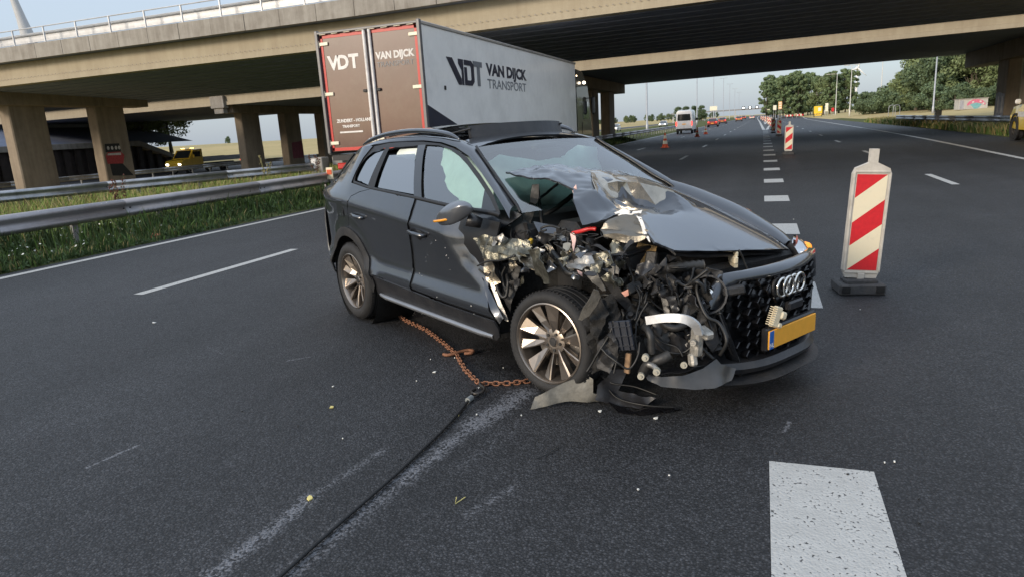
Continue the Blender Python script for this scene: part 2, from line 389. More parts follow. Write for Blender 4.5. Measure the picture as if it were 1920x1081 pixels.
# ------------------------------------------------------------------ road and its painted markings
def right_edge(y): return lin(y, [-80, 10, 23.5, 38, 57, 100, 175, 260, 400, 900], [6.7, 6.8, 7.05, 7.62, 8.08, 8.5, 9.2, 13., 24., 60.])
ry = [-400, -150, -60, -30, -15, -6, 0, 6, 12, 18, 24, 32, 40, 50, 60, 75, 90, 110, 135, 165, 200, 250, 320, 420, 560, 800, 1200]
v = []; f = []
for y in ry: v += [(-10.8, y, 0.), (-4, y, 0.), (2, y, 0.), (right_edge(y) + 3.0, y, 0.)]
for j in range(len(ry) - 1):
    for i in range(3): f.append((j * 4 + i, j * 4 + i + 1, j * 4 + i + 5, j * 4 + i + 4))
road = tag(mesh('road', v, f, ASPH), kind='structure')
def strip(name, pts, wd, parent=road, m=None, z=.004, zf=None):
    v = []; f = []
    for i, p in enumerate(pts):
        p = Vector((*p[:2], 0)); a = Vector((*pts[max(i - 1, 0)][:2], 0)); b = Vector((*pts[min(i + 1, len(pts) - 1)][:2], 0))
        n = (b - a).normalized(); n = Vector((-n.y, n.x, 0)) * wd / 2
        v += [p + n + Vector((0, 0, z)), p - n + Vector((0, 0, z))]
    for i in range(len(pts) - 1): f.append((2 * i, 2 * i + 1, 2 * i + 3, 2 * i + 2))
    return mesh(name, v, f, m or PAINT, parent)
strip('edge_line', [(-10.4, y) for y in (-60, 0, 10, 20, 40, 80, 160, 400, 900)], .17)
strip('edge_line', [(right_edge(y), y) for y in ry if y > -80], .19)
def quad(name, x0, x1, y0, y1, z=.004, m=None, parent=road):
    return mesh(name, [(x0, y0, z), (x1, y0, z), (x1, y1, z), (x0, y1, z)], [(0, 1, 2, 3)], m or PAINT, parent)
for k in range(-1, 34):
    for x in (-7.06, -3.24): quad('lane_dash', x - .075, x + .075, 5.98 + 12 * k, 9.0 + 12 * k)
for k in range(-1, 16): quad('lane_dash', 3.78, 3.93, 16.7 + 11.7 * k, 19.4 + 11.7 * k)
for k in range(-1, 19): quad('block_mark', .07, .535, 2.3 + 4 * k, 3.32 + 4 * k)
strip('gore_line', [(.15, 80), (-.1, 110), (-.6, 170), (-1.6, 260), (-2.6, 420), (-2.9, 800)], .3)
strip('gore_line', [(.46, 80), (.95, 105), (1.9, 150), (4.2, 240), (11, 400)], .3)
mesh('gore_chevron', [(.35, 122, .004), (1.0, 136, .004), (1.7, 165, .004), (.2, 165, .004)], [(0, 1, 2, 3)], PAINT, road)

# the carriageway of the opposite direction, a little lower
opp = tag(mesh('opposite_carriageway', [(x, y, -.55 if abs(x + 50) < 9 else -.55) for y in (-60, 20, 60, 120, 300, 900) for x in (-58.5, -45.5)], [(2 * i, 2 * i + 1, 2 * i + 3, 2 * i + 2) for i in range(5)], ASPH), kind='structure')
strip('edge_line', [(-46.3, y) for y in (-60, 60, 300, 900)], .16, opp, None, -.546)
for k in range(0, 30): quad('lane_dash', -50.1, -49.95, 12 * k, 12 * k + 3, -.546, None, opp)
# green strips beside the carriageway
def vh(x, y): return lin(x, [-20, -13.5, -11.6, -10.8, -10.7], [-.03, .05, .09, .015, -.02]) + .03 * noise.noise(Vector((x * .7, y * .7, 3)))
verge = sheet('verge', [-36, -32, -28, -24, -21, -18, -15.5, -14, -13, -12.3, -11.6, -11.1, -10.8, -10.68], [-30, -10, -4] + [i * 1.5 for i in range(0, 60)] + [100, 130, 170, 230, 320, 500, 900], lambda x, y: vh(x, y) if x > -20 else lin(x, [-36, -20], [-.22, -.03]), VERGE)
verge2 = sheet('verge', [0, .4, 1.2, 2.2, 4.0], [-30] + [i * 4 for i in range(0, 22)] + [100, 140], lambda x, y: 0, VERGE)
for vv in verge2.data.vertices:
    y = vv.co.y; u = vv.co.x; vv.co = (right_edge(y) + 2.85 + u, y, lin(u, [0, .4, 4], [-.01, .06, .22]) + .03 * noise.noise(Vector((u * 2, y, 1))))

# ------------------------------------------------------------------ guard rails
GALV = mat('galvanised_steel', (.34, .35, .37), .42, .75, .22, 3., .1, 40., dirt=(.11, .10, .09), dirt_amt=.45)
GALV_D = mat('weathered_rail_steel', (.36, .345, .355), .5, .6, .25, 2.5, .1, 40., dirt=(.08, .07, .07), dirt_amt=.6)
BOLT = mat('dark_bolt', (.03, .03, .03), .5, .6)
PROF = [(0, .0), (.02, .012), (.075, .05), (.08, .085), (.035, .125), (.03, .165), (.035, .205), (.08, .245), (.08, .285), (.02, .325), (-.05, .335), (-.05, .325)]
def guardrail(name, pts, label, side=1, top=.76, step=4.2, posts=True, m=None, group=None):
    """pts: (x,y,ground z) polyline; the corrugated face looks to `side` of the direction of travel"""
    P = [Vector(p) for p in pts]
    root = empty(name, P[0], 0, label, 'guard rail', group or 'steel guard rails')
    L = [0]
    for a, b in zip(P, P[1:]): L.append(L[-1] + (b - a).length)
    def at(s):
        for i in range(len(P) - 1):
            if s <= L[i + 1] or i == len(P) - 2: return P[i].lerp(P[i + 1], (s - L[i]) / (L[i + 1] - L[i])), (P[i + 1] - P[i]).normalized()
    n = max(1, int(L[-1] / step))
    for k in range(n):
        a, d = at(L[-1] * k / n); b, d2 = at(L[-1] * (k + 1) / n + .08)
        nrm = Vector((d.y, -d.x, 0)).normalized() * side
        v = []; f = []
        off = .004 * (k % 2)
        for q in (a, b):
            for t in PROF: v.append(q + nrm * (t[0] + off) + Vector((0, 0, top - .335 + t[1])) - P[0])
        m_ = len(PROF)
        for i in range(m_ - 1): f.append((i, i + 1, m_ + i + 1, m_ + i))
        o = mesh('rail_beam', v, f, m or GALV, root, smooth=True); o.data.set_sharp_from_angle(angle=R(35))
        md = o.modifiers.new('t', 'SOLIDIFY'); md.thickness = .004
        mb = MB()
        for sgn in (-.25, .25):
            q = a.lerp(b, .0) - P[0] + d * (.12 + sgn * .3) + nrm * .035 + Vector((0, 0, top - .17)); mb.cyl(q, q + nrm * .022, .016, .013, 6)
        if k: mb.build('bolt', BOLT, root)
        if posts:
            for u in ((.25, .75) if step > 3.5 else (.5,)):
                q = a.lerp(b, u) - P[0] - nrm * .12
                MB().box(q + Vector((0, 0, (top - .1) / 2 - .1)), (.06, .11, top + .1), (0, 0, math.atan2(d.y, d.x) + math.pi / 2)).box(q + nrm * .05 + Vector((0, 0, top - .17)), (.04, .14, .1), (0, 0, math.atan2(d.y, d.x) + math.pi / 2)).build('post', m or GALV, root)
    return root
guardrail('guard_rail', [(-11.85, -14, .0), (-11.85, 20, .0), (-11.85, 110, .0)], 'grey guard rail along the left edge line, above the weedy verge', 1, .78, 4.0, m=GALV_D)
guardrail('guard_rail', [(-24.9, 0, .0), (-20.8, 13.7, .0), (-17.4, 24.6, .0)], 'paler guard rail in the sunlit grass of the median', 1, .80, 4.0)
guardrail('guard_rail', [(-45.0, 14, -.5), (-45.0, 120, -.5)], 'far guard rail in front of the yellow recovery truck', 1, .80, 4.0)
guardrail('guard_rail', [(12.9, 8, .0), (12.6, 30, .05), (11.7, 50, .05), (11.5, 72, .05)], 'guard rail beside the hard shoulder before the graffiti block', -1, .80, 4.0)
# ------------------------------------------------------------------ the two overpass decks
def concrete(name, c, dark, amt=.5, sc=1.2, streak=True, rough=.85):
    m = bpy.data.materials.new(name); m.use_nodes = True; t = m.node_tree; b = t.nodes['Principled BSDF']
    geo = N(t, 'ShaderNodeNewGeometry'); P = geo.outputs['Position']
    n1 = N(t, 'ShaderNodeTexNoise', Scale=sc, Detail=9., Roughness=.7); t.links.new(P, n1.inputs['Vector'])
    mp = N(t, 'ShaderNodeMapping'); mp.inputs['Scale'].default_value = (2.2, 2.2, .18) if streak else (1, 1, 1); t.links.new(P, mp.inputs['Vector'])
    n2 = N(t, 'ShaderNodeTexNoise', Scale=1.6, Detail=7., Roughness=.65); t.links.new(mp.outputs[0], n2.inputs['Vector'])
    n3 = N(t, 'ShaderNodeTexNoise', Scale=40., Detail=4.); t.links.new(P, n3.inputs['Vector'])
    k = math_node(t, 'MULTIPLY_ADD', n1.outputs[0], .5, math_node(t, 'MULTIPLY', n2.outputs[0], .5))
    r = N(t, 'ShaderNodeMapRange'); r.inputs[1].default_value = .40; r.inputs[2].default_value = .66; r.inputs[4].default_value = amt; t.links.new(k, r.inputs[0])
    mx = N(t, 'ShaderNodeMix', data_type='RGBA'); mx.inputs[6].default_value = (*c, 1); mx.inputs[7].default_value = (*dark, 1); t.links.new(r.outputs[0], mx.inputs[0])
    t.links.new(mx.outputs[2], b.inputs['Base Color']); b.inputs['Roughness'].default_value = rough; b.inputs['Specular IOR Level'].default_value = .25
    bp = N(t, 'ShaderNodeBump', Strength=.35, Distance=.02); t.links.new(math_node(t, 'MULTIPLY_ADD', n3.outputs[0], .4, n1.outputs[0]), bp.inputs['Height']); t.links.new(bp.outputs[0], b.inputs['Normal'])
    MATS[name] = m; return m
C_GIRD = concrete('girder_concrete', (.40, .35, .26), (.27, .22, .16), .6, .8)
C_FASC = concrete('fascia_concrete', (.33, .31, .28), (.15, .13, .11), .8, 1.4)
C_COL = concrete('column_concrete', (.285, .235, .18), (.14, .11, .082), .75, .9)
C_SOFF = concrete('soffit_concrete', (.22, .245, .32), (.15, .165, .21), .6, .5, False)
RAILP = mat('painted_railing', (.52, .53, .55), .45, .3, .12, 2., dirt=(.25, .23, .2), dirt_amt=.3)

def xbox(mb, xs, zf, y0, y1, za, zb):
    """long bar in X whose height follows zf(x)"""
    v = []; f = []
    for x in xs:
        z = zf(x); v += [(x, y0, z + za), (x, y1, z + za), (x, y1, z + zb), (x, y0, z + zb)]
    for i in range(len(xs) - 1):
        for k in range(4):
            j = (k + 1) % 4; f.append((i * 4 + k, i * 4 + j, (i + 1) * 4 + j, (i + 1) * 4 + k))
    f.append((0, 1, 2, 3)[::-1]); n = (len(xs) - 1) * 4; f.append((n, n + 1, n + 2, n + 3))
    return mb.add(v, f)
XS = [-130, -60, -40, -30, -22, -16, -12, -6, 0, 8, 16, 30, 55, 90]
def zA(x): return 5.48 + max(0, .0115 * (x + 16))
def zB(x): return 4.93 + max(0, .0105 * (x + 33))
brA = empty('highway_overpass', (0, 26.5, 0), 0, 'nearer concrete overpass deck with panelled parapet and metal railing above the truck', 'overpass', 'concrete overpass decks')
brB = empty('highway_overpass', (0, 46, 0), 0, 'farther concrete overpass deck beyond the gap, with pale girder over the road', 'overpass', 'concrete overpass decks')
def local(mb, br):
    mb.v = [v - Vector(br.location) for v in mb.v]; return mb
# near deck
local(xbox(MB(), XS, zA, 26.5, 26.95, .26, 1.08), brA).build('edge_girder', C_GIRD, brA)
local(xbox(MB(), XS, zA, 26.43, 27.0, 0, .25), brA).build('girder_flange', C_GIRD, brA)
mb = MB()
for k in range(420):
    x = -75 + k * .25; mb.box((x, 26.425, zA(x) + .30), (.05, .02, .035))
local(mb, brA).build('girder_notches', C_FASC, brA)['kind'] = 'stuff'
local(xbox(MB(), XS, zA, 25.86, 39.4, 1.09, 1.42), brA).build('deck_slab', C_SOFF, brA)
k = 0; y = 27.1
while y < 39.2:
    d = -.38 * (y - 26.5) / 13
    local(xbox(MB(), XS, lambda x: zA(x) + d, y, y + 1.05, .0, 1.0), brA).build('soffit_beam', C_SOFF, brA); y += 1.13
px = -62.0
while px < 24:
    g = .012
    z = zA(px); z2 = zA(px + 1.85)
    dd = random.uniform(-.008, .008)
    mb = MB().add([(px + g, 25.8 + dd, z + 1.06), (px + 1.85 - g, 25.8 + dd, z2 + 1.06), (px + 1.85 - g, 25.96, z2 + 1.06), (px + g, 25.96, z + 1.06), (px + g, 25.8 + dd, z + 1.75), (px + 1.85 - g, 25.8 + dd, z2 + 1.75), (px + 1.85 - g, 25.96, z2 + 1.75), (px + g, 25.96, z + 1.75)],
             [(3, 2, 1, 0), (4, 5, 6, 7), (0, 1, 5, 4), (1, 2, 6, 5), (2, 3, 7, 6), (3, 0, 4, 7)])
    local(mb, brA).build('parapet_panel', C_FASC, brA); px += 1.85
local(xbox(MB(), XS, zA, 25.965, 26.6, 1.4, 1.72), brA).build('kerb_beam', C_FASC, brA)
px = -60.
while px < 20:
    z = zA(px) + 1.75
    MB().box((px, -.55, z + .375), (.05, .07, .75)).box((px, -.55, z + .012), (.2, .14, .024)).build('railing_post', RAILP, brA); px += 2.2
for dz, r in ((.76, .03), (.5, .02)):
    mb = MB()
    mb.tube([(x, -.55, zA(x) + 1.75 + dz) for x in XS], r, 6); mb.build('railing_bar', RAILP, brA)
mb = MB(); xbox(mb, XS, zA, .05, .13, 1.95, 2.27); mb.build('barrier_rail', RAILP, brA)
mb = MB(); mb.tube([(x, .02, zA(x) + 2.33) for x in XS], .07, 8); mb.build('barrier_tube', RAILP, brA)
# far deck
local(xbox(MB(), XS, zB, 46.0, 46.4, .26, 1.05), brB).build('edge_girder', C_GIRD, brB)
local(xbox(MB(), XS, zB, 45.93, 46.45, 0, .25), brB).build('girder_flange', C_GIRD, brB)
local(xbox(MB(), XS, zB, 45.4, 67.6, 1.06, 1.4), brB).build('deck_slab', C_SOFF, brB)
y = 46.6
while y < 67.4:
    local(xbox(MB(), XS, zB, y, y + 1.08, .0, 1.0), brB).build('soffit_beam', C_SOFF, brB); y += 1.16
local(xbox(MB(), XS, zB, 45.3, 45.5, .98, 1.7), brB).build('parapet', C_FASC, brB)
local(xbox(MB(), XS, zB, 67.45, 67.65, .02, 1.7), brB).build('parapet', C_FASC, brB)

def column(br, x0, x1, y0, y1, ztop, zbot=-.8):
    """chamfered pier, longer along the road than across it, with a shutter joint"""
    c = .06; o = [(x0 + c, y0), (x1 - c, y0), (x1, y0 + c), (x1, y1 - c), (x1 - c, y1), (x0 + c, y1), (x0, y1 - c), (x0, y0 + c)]
    mid = zbot + (ztop - zbot) * .46
    mb = MB(); mb.prism(o, zbot, mid); mb.prism([(px + (.012 if px < (x0 + x1) / 2 else -.012), py + (.012 if py < (y0 + y1) / 2 else -.012)) for px, py in o], mid, ztop)
    return local(mb, br).build('column', C_COL, br)
def capbeam(br, x0, x1, y0, y1, z0, z1):
    mb = MB(); mb.box(((x0 + x1) / 2, (y0 + y1) / 2, (z0 + z1) / 2), (x1 - x0, y1 - y0, z1 - z0), bev=.03)
    return local(mb, br).build('pier_cap', C_COL, br)
colA = []
for xr, ysA in ((-41, (28.5, 34.1)), (-12.5, (28.5, 34.1)), (16.5, (28.5, 34.1))):
    for y in ysA: colA.append(column(brA, xr - .85, xr, y, y + 2.25, 4.72))
    capbeam(brA, xr - 1.15, xr + .25, 26.98, 38.2, 4.70, 5.46 + max(0, .0115 * (xr + 16)))
for xr, ysB in ((-41, (47.7, 53.3, 58.9)), (-12.5, (47.5, 53.9, 60.4)), (16.3, (51.6, 56.5))):
    for y in ysB: column(brB, xr - .82, xr, y, y + 2.25, 4.32)
    capbeam(brB, xr - 1.15, xr + .3, 46.46, 66.2, 4.30, zB(xr) - .004)
mb = MB(); mb.box((-41.55, 46.0, 5.18), (1.35, .6, .95), bev=.02).box((-41.55, 46.06, 4.5), (.95, .5, .45), bev=.02); local(mb, brB).build('pier_cap_end', C_FASC, brB)

# painted pictures on the second median column (a red vehicle full of faces) and pale paint on the right pier
G_RED = mat('graffiti_red', (.38, .05, .05), .8, 0, .3, 9.); G_WH = mat('graffiti_white', (.55, .52, .50), .8, 0, .25, 9.); G_BK = mat('graffiti_black', (.02, .02, .02), .8, 0, .3, 9.)
G_PK = mat('graffiti_pink', (.55, .14, .22), .8, 0, .25, 9.); G_TL = mat('graffiti_teal', (.16, .36, .38), .8, 0, .3, 9.); G_GY = mat('graffiti_grey', (.30, .30, .33), .8, 0, .35, 5.); G_PU = mat('graffiti_maroon', (.17, .03, .05), .8, 0, .3, 5.)
def decal(name, rows, parent, to3d, m, d):
    """flat painted patch: 2-D outline put on a wall through to3d"""
    n = len(rows); v = [to3d(a, b, d) for a, b in rows]
    return mesh(name, v, [tuple(range(n))], m, parent)
c2 = lambda a, b, d: Vector((-40.996 + d, 34.25 + a, b)) - Vector(brA.location)
decal('graffiti_patch', [(.05, 1.0), (1.25, .95), (1.45, 1.5), (1.2, 1.75), (.2, 1.75), (.0, 1.5)], brA, c2, G_RED, .004)
decal('graffiti_patch', [(.05, 1.75), (1.25, 1.75), (1.2, 2.3), (.1, 2.3)], brA, c2, G_BK, .004)
for a in (.3, .6, .9, 1.15): decal('graffiti_patch', [(a + .1 * math.cos(t), 2.02 + .13 * math.sin(t)) for t in [i * math.pi / 4 for i in range(8)]], brA, c2, G_WH, .008)
decal('graffiti_patch', [(.15, 1.55), (1.2, 1.52), (1.2, 1.68), (.2, 1.68)], brA, c2, G_WH, .008)
decal('graffiti_patch', [(.25, .2), (1.9, .1), (1.2, .95), (.2, 1.0)], brA, c2, G_BK, .006)
c4 = lambda a, b, d: Vector((-40.996 + d, 53.3 + a, b)) - Vector(brB.location)
decal('graffiti_patch', [(.5, .2), (2.1, .2), (2.1, 1.75), (.55, 1.65)], brB, c4, G_PU, .004)
cR = lambda a, b, d: Vector((15.48 - .004 - d, 56.5 + a, b)) - Vector(brB.location)
decal('graffiti_patch', [(.15, .4), (2.05, .4), (2.05, 2.1), (1.5, 2.2), (.2, 2.05)][::-1], brB, cR, G_GY, .003)
for a in (.45, 1.3): decal('graffiti_patch', [(a, .8), (a + .3, .8), (a + .3, 1.9), (a, 1.9)][::-1], brB, cR, G_WH, .006)

# ------------------------------------------------------------------ sheet-pile abutment beyond the opposite carriageway
ab = empty('abutment_wall', (-60, 0, -.6), 0, 'dark sheet-pile retaining wall with concrete coping behind the yellow recovery truck', 'retaining wall')
PILE = mat('rusty_sheet_pile', (.035, .027, .025), .8, .2, .3, 2., .2, 20.)
for k in range(46):
    y = 5 + k * 1.15; zt = 2.85 if y < 53 else 2.85 - (y - 53) * .36
    if zt < .5: break
    MB().box((-.16, y + .26, zt / 2), (.1, .42, zt)).box((.12, y + .82, zt / 2), (.1, .5, zt)).box((-.02, y + .53, zt / 2), (.34, .09, zt)).build('sheet_pile', PILE, ab)
MB().box((0, 30, 3.1), (.8, 48, .5), bev=.02).build('coping', C_FASC, ab)
MB().add([(-.4, 54, 2.85), (.4, 54, 2.85), (.4, 61, .3), (-.4, 61, .3), (-.4, 54, 3.35), (.4, 54, 3.35), (.4, 61, .75), (-.4, 61, .75)], [(3, 2, 1, 0), (4, 5, 6, 7), (0, 1, 5, 4), (1, 2, 6, 5), (2, 3, 7, 6), (3, 0, 4, 7)]).build('sloped_coping', C_FASC, ab)
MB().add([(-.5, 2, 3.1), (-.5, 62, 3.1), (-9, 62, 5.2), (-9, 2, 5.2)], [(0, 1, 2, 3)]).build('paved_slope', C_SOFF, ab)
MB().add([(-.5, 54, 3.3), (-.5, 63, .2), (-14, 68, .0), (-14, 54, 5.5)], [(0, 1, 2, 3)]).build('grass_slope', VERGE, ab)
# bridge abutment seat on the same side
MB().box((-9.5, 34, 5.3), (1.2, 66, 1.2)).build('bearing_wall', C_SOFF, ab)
# ------------------------------------------------------------------ box truck driving away
T_WHITE = mat('trailer_white', (.86, .84, .81), .42, 0, .05, 1.2, coat=.2, dirt=(.30, .29, .28), dirt_amt=.25, dscale=1.)
T_DOOR = mat('trailer_door_brown', (.085, .036, .034), .22, .0, .12, 1.5, coat=1., coatr=.10, dirt=(.16, .12, .10), dirt_amt=.3)
T_RED = mat('trailer_red', (.50, .03, .025), .4, 0, .08)
T_ALU = mat('trailer_aluminium', (.45, .44, .43), .38, .6, .12, 5.)
T_FRAME = mat('door_frame_grey', (.13, .13, .135), .45, .4, .15, 4.)
T_DARK = mat('chassis_dark', (.018, .018, .02), .6, .1, .3)
T_NAVY = mat('lettering_navy', (.010, .014, .035), .4)
T_GREY = mat('lettering_grey', (.16, .17, .19), .4)
T_LITE = mat('lettering_white', (.68, .66, .64), .5)
T_CREAM = mat('hinge_reflector', (.78, .72, .56), .4, 0, .1, 20.)
RUB = mat('tyre_rubber', (.016, .016, .017), .75, 0, .25, 18., .3, 120., dirt=(.035, .034, .033), dirt_amt=.2, dscale=7.)
tr = empty('box_truck', (-8.065, 13.58, 0), 0, 'white and maroon box truck with VDT lettering under the overpass', 'truck')
W = 1.28
box = MB().box((0, 6.54, 2.7), (2 * W - .02, 12.86, 2.56), bev=.02).build('cargo_box', T_WHITE, tr)
for x in (-W + .01, W - .01): MB().box((x, 6.52, 3.975), (.05, 12.98, .07), bev=.01).box((x, 6.52, 1.4), (.05, 12.98, .1), bev=.01).build('side_rail', T_ALU, tr)
MB().box((-W + .02, .03, 2.7), (.075, .10, 2.66), bev=.01).build('corner_post', T_FRAME, tr)
MB().box((W - .02, .03, 2.7), (.075, .10, 2.66), bev=.01).build('corner_post', T_FRAME, tr)
MB().box((0, .03, 3.975), (2.5, .10, .05), bev=.01).build('header', T_FRAME, tr)
for s in (-1, 1):
    d = MB().box((s * .62, .075, 2.68), (1.17, .05, 2.54), bev=.008).build('rear_door', T_DOOR, tr)
    mbr = MB(); mbr.box((s * 1.17, .047, 2.68), (.06, .012, 2.5)); mbr.box((s * .62, .047, 3.90), (1.15, .012, .07)); mbr.box((s * .62, .047, 1.46), (1.15, .012, .07))
    mbr.build('red_edging', T_RED, d)
    for z in (3.75, 2.68, 1.6): MB().box((s * 1.12, .03, z), (.24, .03, .075), bev=.01).cyl((s * 1.235, .02, z - .07), (s * 1.235, .02, z + .07), .022).build('hinge', T_CREAM, d)
    MB().cyl((s * .07, .02, 1.42), (s * .07, .02, 3.95), .035).build('lock_rod', T_LITE, d)
    MB().box((s * .17, .02, 2.69), (.10, .04, .06), bev=.01).build('handle_recess', T_DARK, d)
    MB().box((s * .09, .012, 1.62), (.22, .03, .10), bev=.01).build('lock_keeper', T_CREAM, d)
for k in range(8): MB().box((-1.1 + k * .31, .005, 3.955), (.16, .03, .035), bev=.005).build('marker_lamp', T_CREAM, tr)
RM = Matrix.Translation
def rearM(x, z): return Matrix.Translation((x, .046, z)) @ Matrix.Rotation(R(90), 4, 'X')
def sideM(y, z): return Matrix.Translation((W - .008, y, z)) @ Matrix.Rotation(R(90), 4, 'Z') @ Matrix.Rotation(R(90), 4, 'X')
text('lettering', 'VD', .40, T_LITE, tr, rearM(-1.05, 3.2), .016, .003, 1.02, space=.86)
text('lettering', 'T', .40, T_LITE, tr, rearM(-.52, 3.2), .016, .003, 1.0)
text('lettering', 'VAN DIJCK', .20, T_LITE, tr, rearM(.17, 3.32), .009, .003, .92)
text('lettering', 'TRANSPORT', .155, T_GREY, tr, rearM(.17, 3.15), .0, .003, 1.03)
text('lettering', 'ZUNDERT - HOLLAND', .095, T_LITE, tr, rearM(-1.0, 2.05), .004, .003, .95)
text('lettering', 'TRANSPORT', .08, T_LITE, tr, rearM(-.87, 1.93), .003, .003, 1.0)
MB().box((-.65, .045, 1.83), (.6, .006, .035)).build('lettering_bar', T_LITE, tr)
# side lettering: a V with a long slanted arm, D with an inner stroke, grey T
def slab(rows, name, m):
    mb = MB(); M = Matrix(((0, 0, 1, W - .006), (1, 0, 0, 0), (0, 1, 0, 0), (0, 0, 0, 1)))
    for o in rows: mb.prism(o, 0, .006, M)
    return mb.build(name, m, tr)
y0 = 1.24
slab([[(y0, 3.37), (y0 + .32, 3.37), (y0 + .80, 2.92), (y0 + .80, 2.78), (y0 + .62, 2.78)], [(y0 + .83, 2.78), (y0 + .95, 2.78), (y0 + .95, 3.37), (y0 + .66, 3.37), (y0 + .66, 3.26), (y0 + .83, 3.12)],
      [(y0 + 1.0, 2.78), (y0 + 1.45, 2.78), (y0 + 1.60, 2.88), (y0 + 1.60, 3.27), (y0 + 1.45, 3.37), (y0 + 1.0, 3.37), (y0 + 1.0, 3.25), (y0 + 1.38, 3.25), (y0 + 1.42, 3.2), (y0 + 1.42, 2.94), (y0 + 1.38, 2.9), (y0 + 1.16, 2.9), (y0 + 1.16, 3.2), (y0 + 1.0, 3.2)]], 'lettering', T_NAVY)
slab([[(y0 + 1.60, 3.25), (y0 + 2.15, 3.25), (y0 + 2.15, 3.38), (y0 + 1.56, 3.38)], [(y0 + 1.80, 2.79), (y0 + 1.99, 2.79), (y0 + 1.99, 3.248), (y0 + 1.80, 3.248)]], 'lettering', T_GREY)
text('lettering', 'VAN DIJCK', .40, T_NAVY, tr, sideM(3.72, 3.10), .018, .003, 1.62)
text('lettering', 'TRANSPORT', .34, T_GREY, tr, sideM(3.72, 2.76), .002, .003, 1.66)
slab([[(.06, 1.45), (.06, 2.31), (3.0, 1.45)]], 'navy_corner', T_NAVY)
MB().box((W, 1.07, 2.68), (.012, .09, .09), bev=.003).build('side_marker', T_DARK, tr)
# chassis, running gear, cab
ch = MB(); ch.box((0, 6.4, 1.12), (1.0, 12.6, .34)); ch.box((0, .1, 1.27), (2.4, .2, .12)).box((0, .25, .62), (2.2, .12, .14)); ch.box((-.7, .2, .92), (.08, .1, .6)).box((.7, .2, .92), (.08, .1, .6)); ch.build('chassis', T_DARK, tr)
for s in (-1, 1): MB().box((s * .95, .13, 1.08), (.42, .08, .14), bev=.02).build('tail_lamp', mat('tail_lamp_red', (.5, .02, .02), .3, coat=.5), tr)
for y in (2.1, 3.4, 4.7, 12.2, 14.9):
    for s in (-1, 1):
        M = Matrix.Translation((s * 1.08, y, .5)) @ Matrix.Rotation(R(90 * s), 4, 'Z')
        mb = MB(M); mb.lathe([(.28, -.15), (.47, -.15), (.5, -.11), (.5, .11), (.47, .15), (.28, .15)], 24, closed=True)
        wl = mb.build('wheel', RUB, tr, auto=40); mb = MB(M); mb.lathe([(.0, -.1), (.12, -.12), (.28, -.13), (.28, .1)], 24); mb.build('rim', T_ALU, wl, auto=40)
CAB = mat('cab_black', (.012, .012, .014), .3, .2, .1, coat=.6)
prof = [(13.35, .55), (15.75, .55), (15.78, 1.5), (15.62, 2.2), (15.2, 3.2), (14.4, 3.75), (13.35, 3.8)]
Mx = Matrix(((0, 0, 1, 0), (1, 0, 0, 0), (0, 1, 0, 0), (0, 0, 0, 1)))
cb = MB().prism(prof, -1.2, 1.2, Mx).build('cab', CAB, tr)
MB().box((1.205, 14.75, 2.25), (.012, .95, .7), bev=.004).build('cab_window', mat('dark_glass', (.05, .06, .07), .05, 0, 0, coat=1), cb)
MB().box((1.207, 14.7, 1.35), (.014, 1.15, .9), bev=.005).build('cab_door', CAB, cb)
MB().box((1.38, 15.35, 2.45), (.16, .12, .72), bev=.05).box((1.29, 15.35, 2.75), (.2, .04, .04)).build('mirror', CAB, cb)
MB().box((1.2, 13.38, 3.55), (.06, .03, .05)).build('marker_lamp', mat('lamp_warm', (1, .7, .4), .4, emit=(1, .75, .45), estr=5.), cb)
MB().cyl((1.3, 14.2, 3.32), (1.3, 14.28, 3.32), .06, .05).build('marker_lamp', mat('lamp_warm2', (1, .85, .7), .4, emit=(1, .85, .65), estr=4.), cb)
HOODPTS = [(-0.81, -0.62, 1.353), (-0.53, -0.6, 1.316), (-0.424, -0.55, 1.319), (-0.249, -0.5, 1.249), (-0.775, -0.4, 1.38), (-0.777, -0.15, 1.371), (-0.742, 0.0, 1.341), (-0.735, 0.35, 1.288), (-0.678, 0.72, 1.226), (-0.498, -0.44, 1.353), (-0.381, -0.44, 1.3), (-0.61, -0.1, 1.344), (-0.575, -0.05, 1.326), (-0.371, -0.18, 1.309), (-0.259, -0.22, 1.239), (-0.17, -0.25, 1.197), (-0.088, -0.28, 1.146), (0.0, -0.33, 1.117), (-0.235, -0.3, 1.275), (-0.123, -0.42, 1.237), (-0.161, -0.34, 1.239), (-0.041, -0.6, 1.126), (0.003, -0.66, 1.062), (-0.14, -0.6, 1.198), (-0.001, -0.42, 1.127), (0.079, -0.6, 1.077), (0.191, -0.45, 1.141), (0.334, -0.5, 1.117), (0.437, -0.56, 1.042), (0.523, -0.6, 1.002), (-0.206, -0.14, 1.269), (-0.191, -0.15, 1.192), (-0.196, -0.17, 1.16), (-0.122, -0.02, 1.246), (-0.122, -0.06, 1.123), (-0.045, -0.02, 1.089), (-0.011, 0.03, 1.085), (0.007, 0.15, 1.129), (0.001, 0.17, 1.184), (-0.198, -0.06, 1.254), (-0.142, -0.11, 1.152), (-0.422, 0.28, 1.264), (-0.466, 0.16, 1.281), (-0.344, 0.42, 1.204), (-0.028, -0.22, 1.112), (0.156, -0.1, 1.032), (0.108, -0.22, 1.091)]
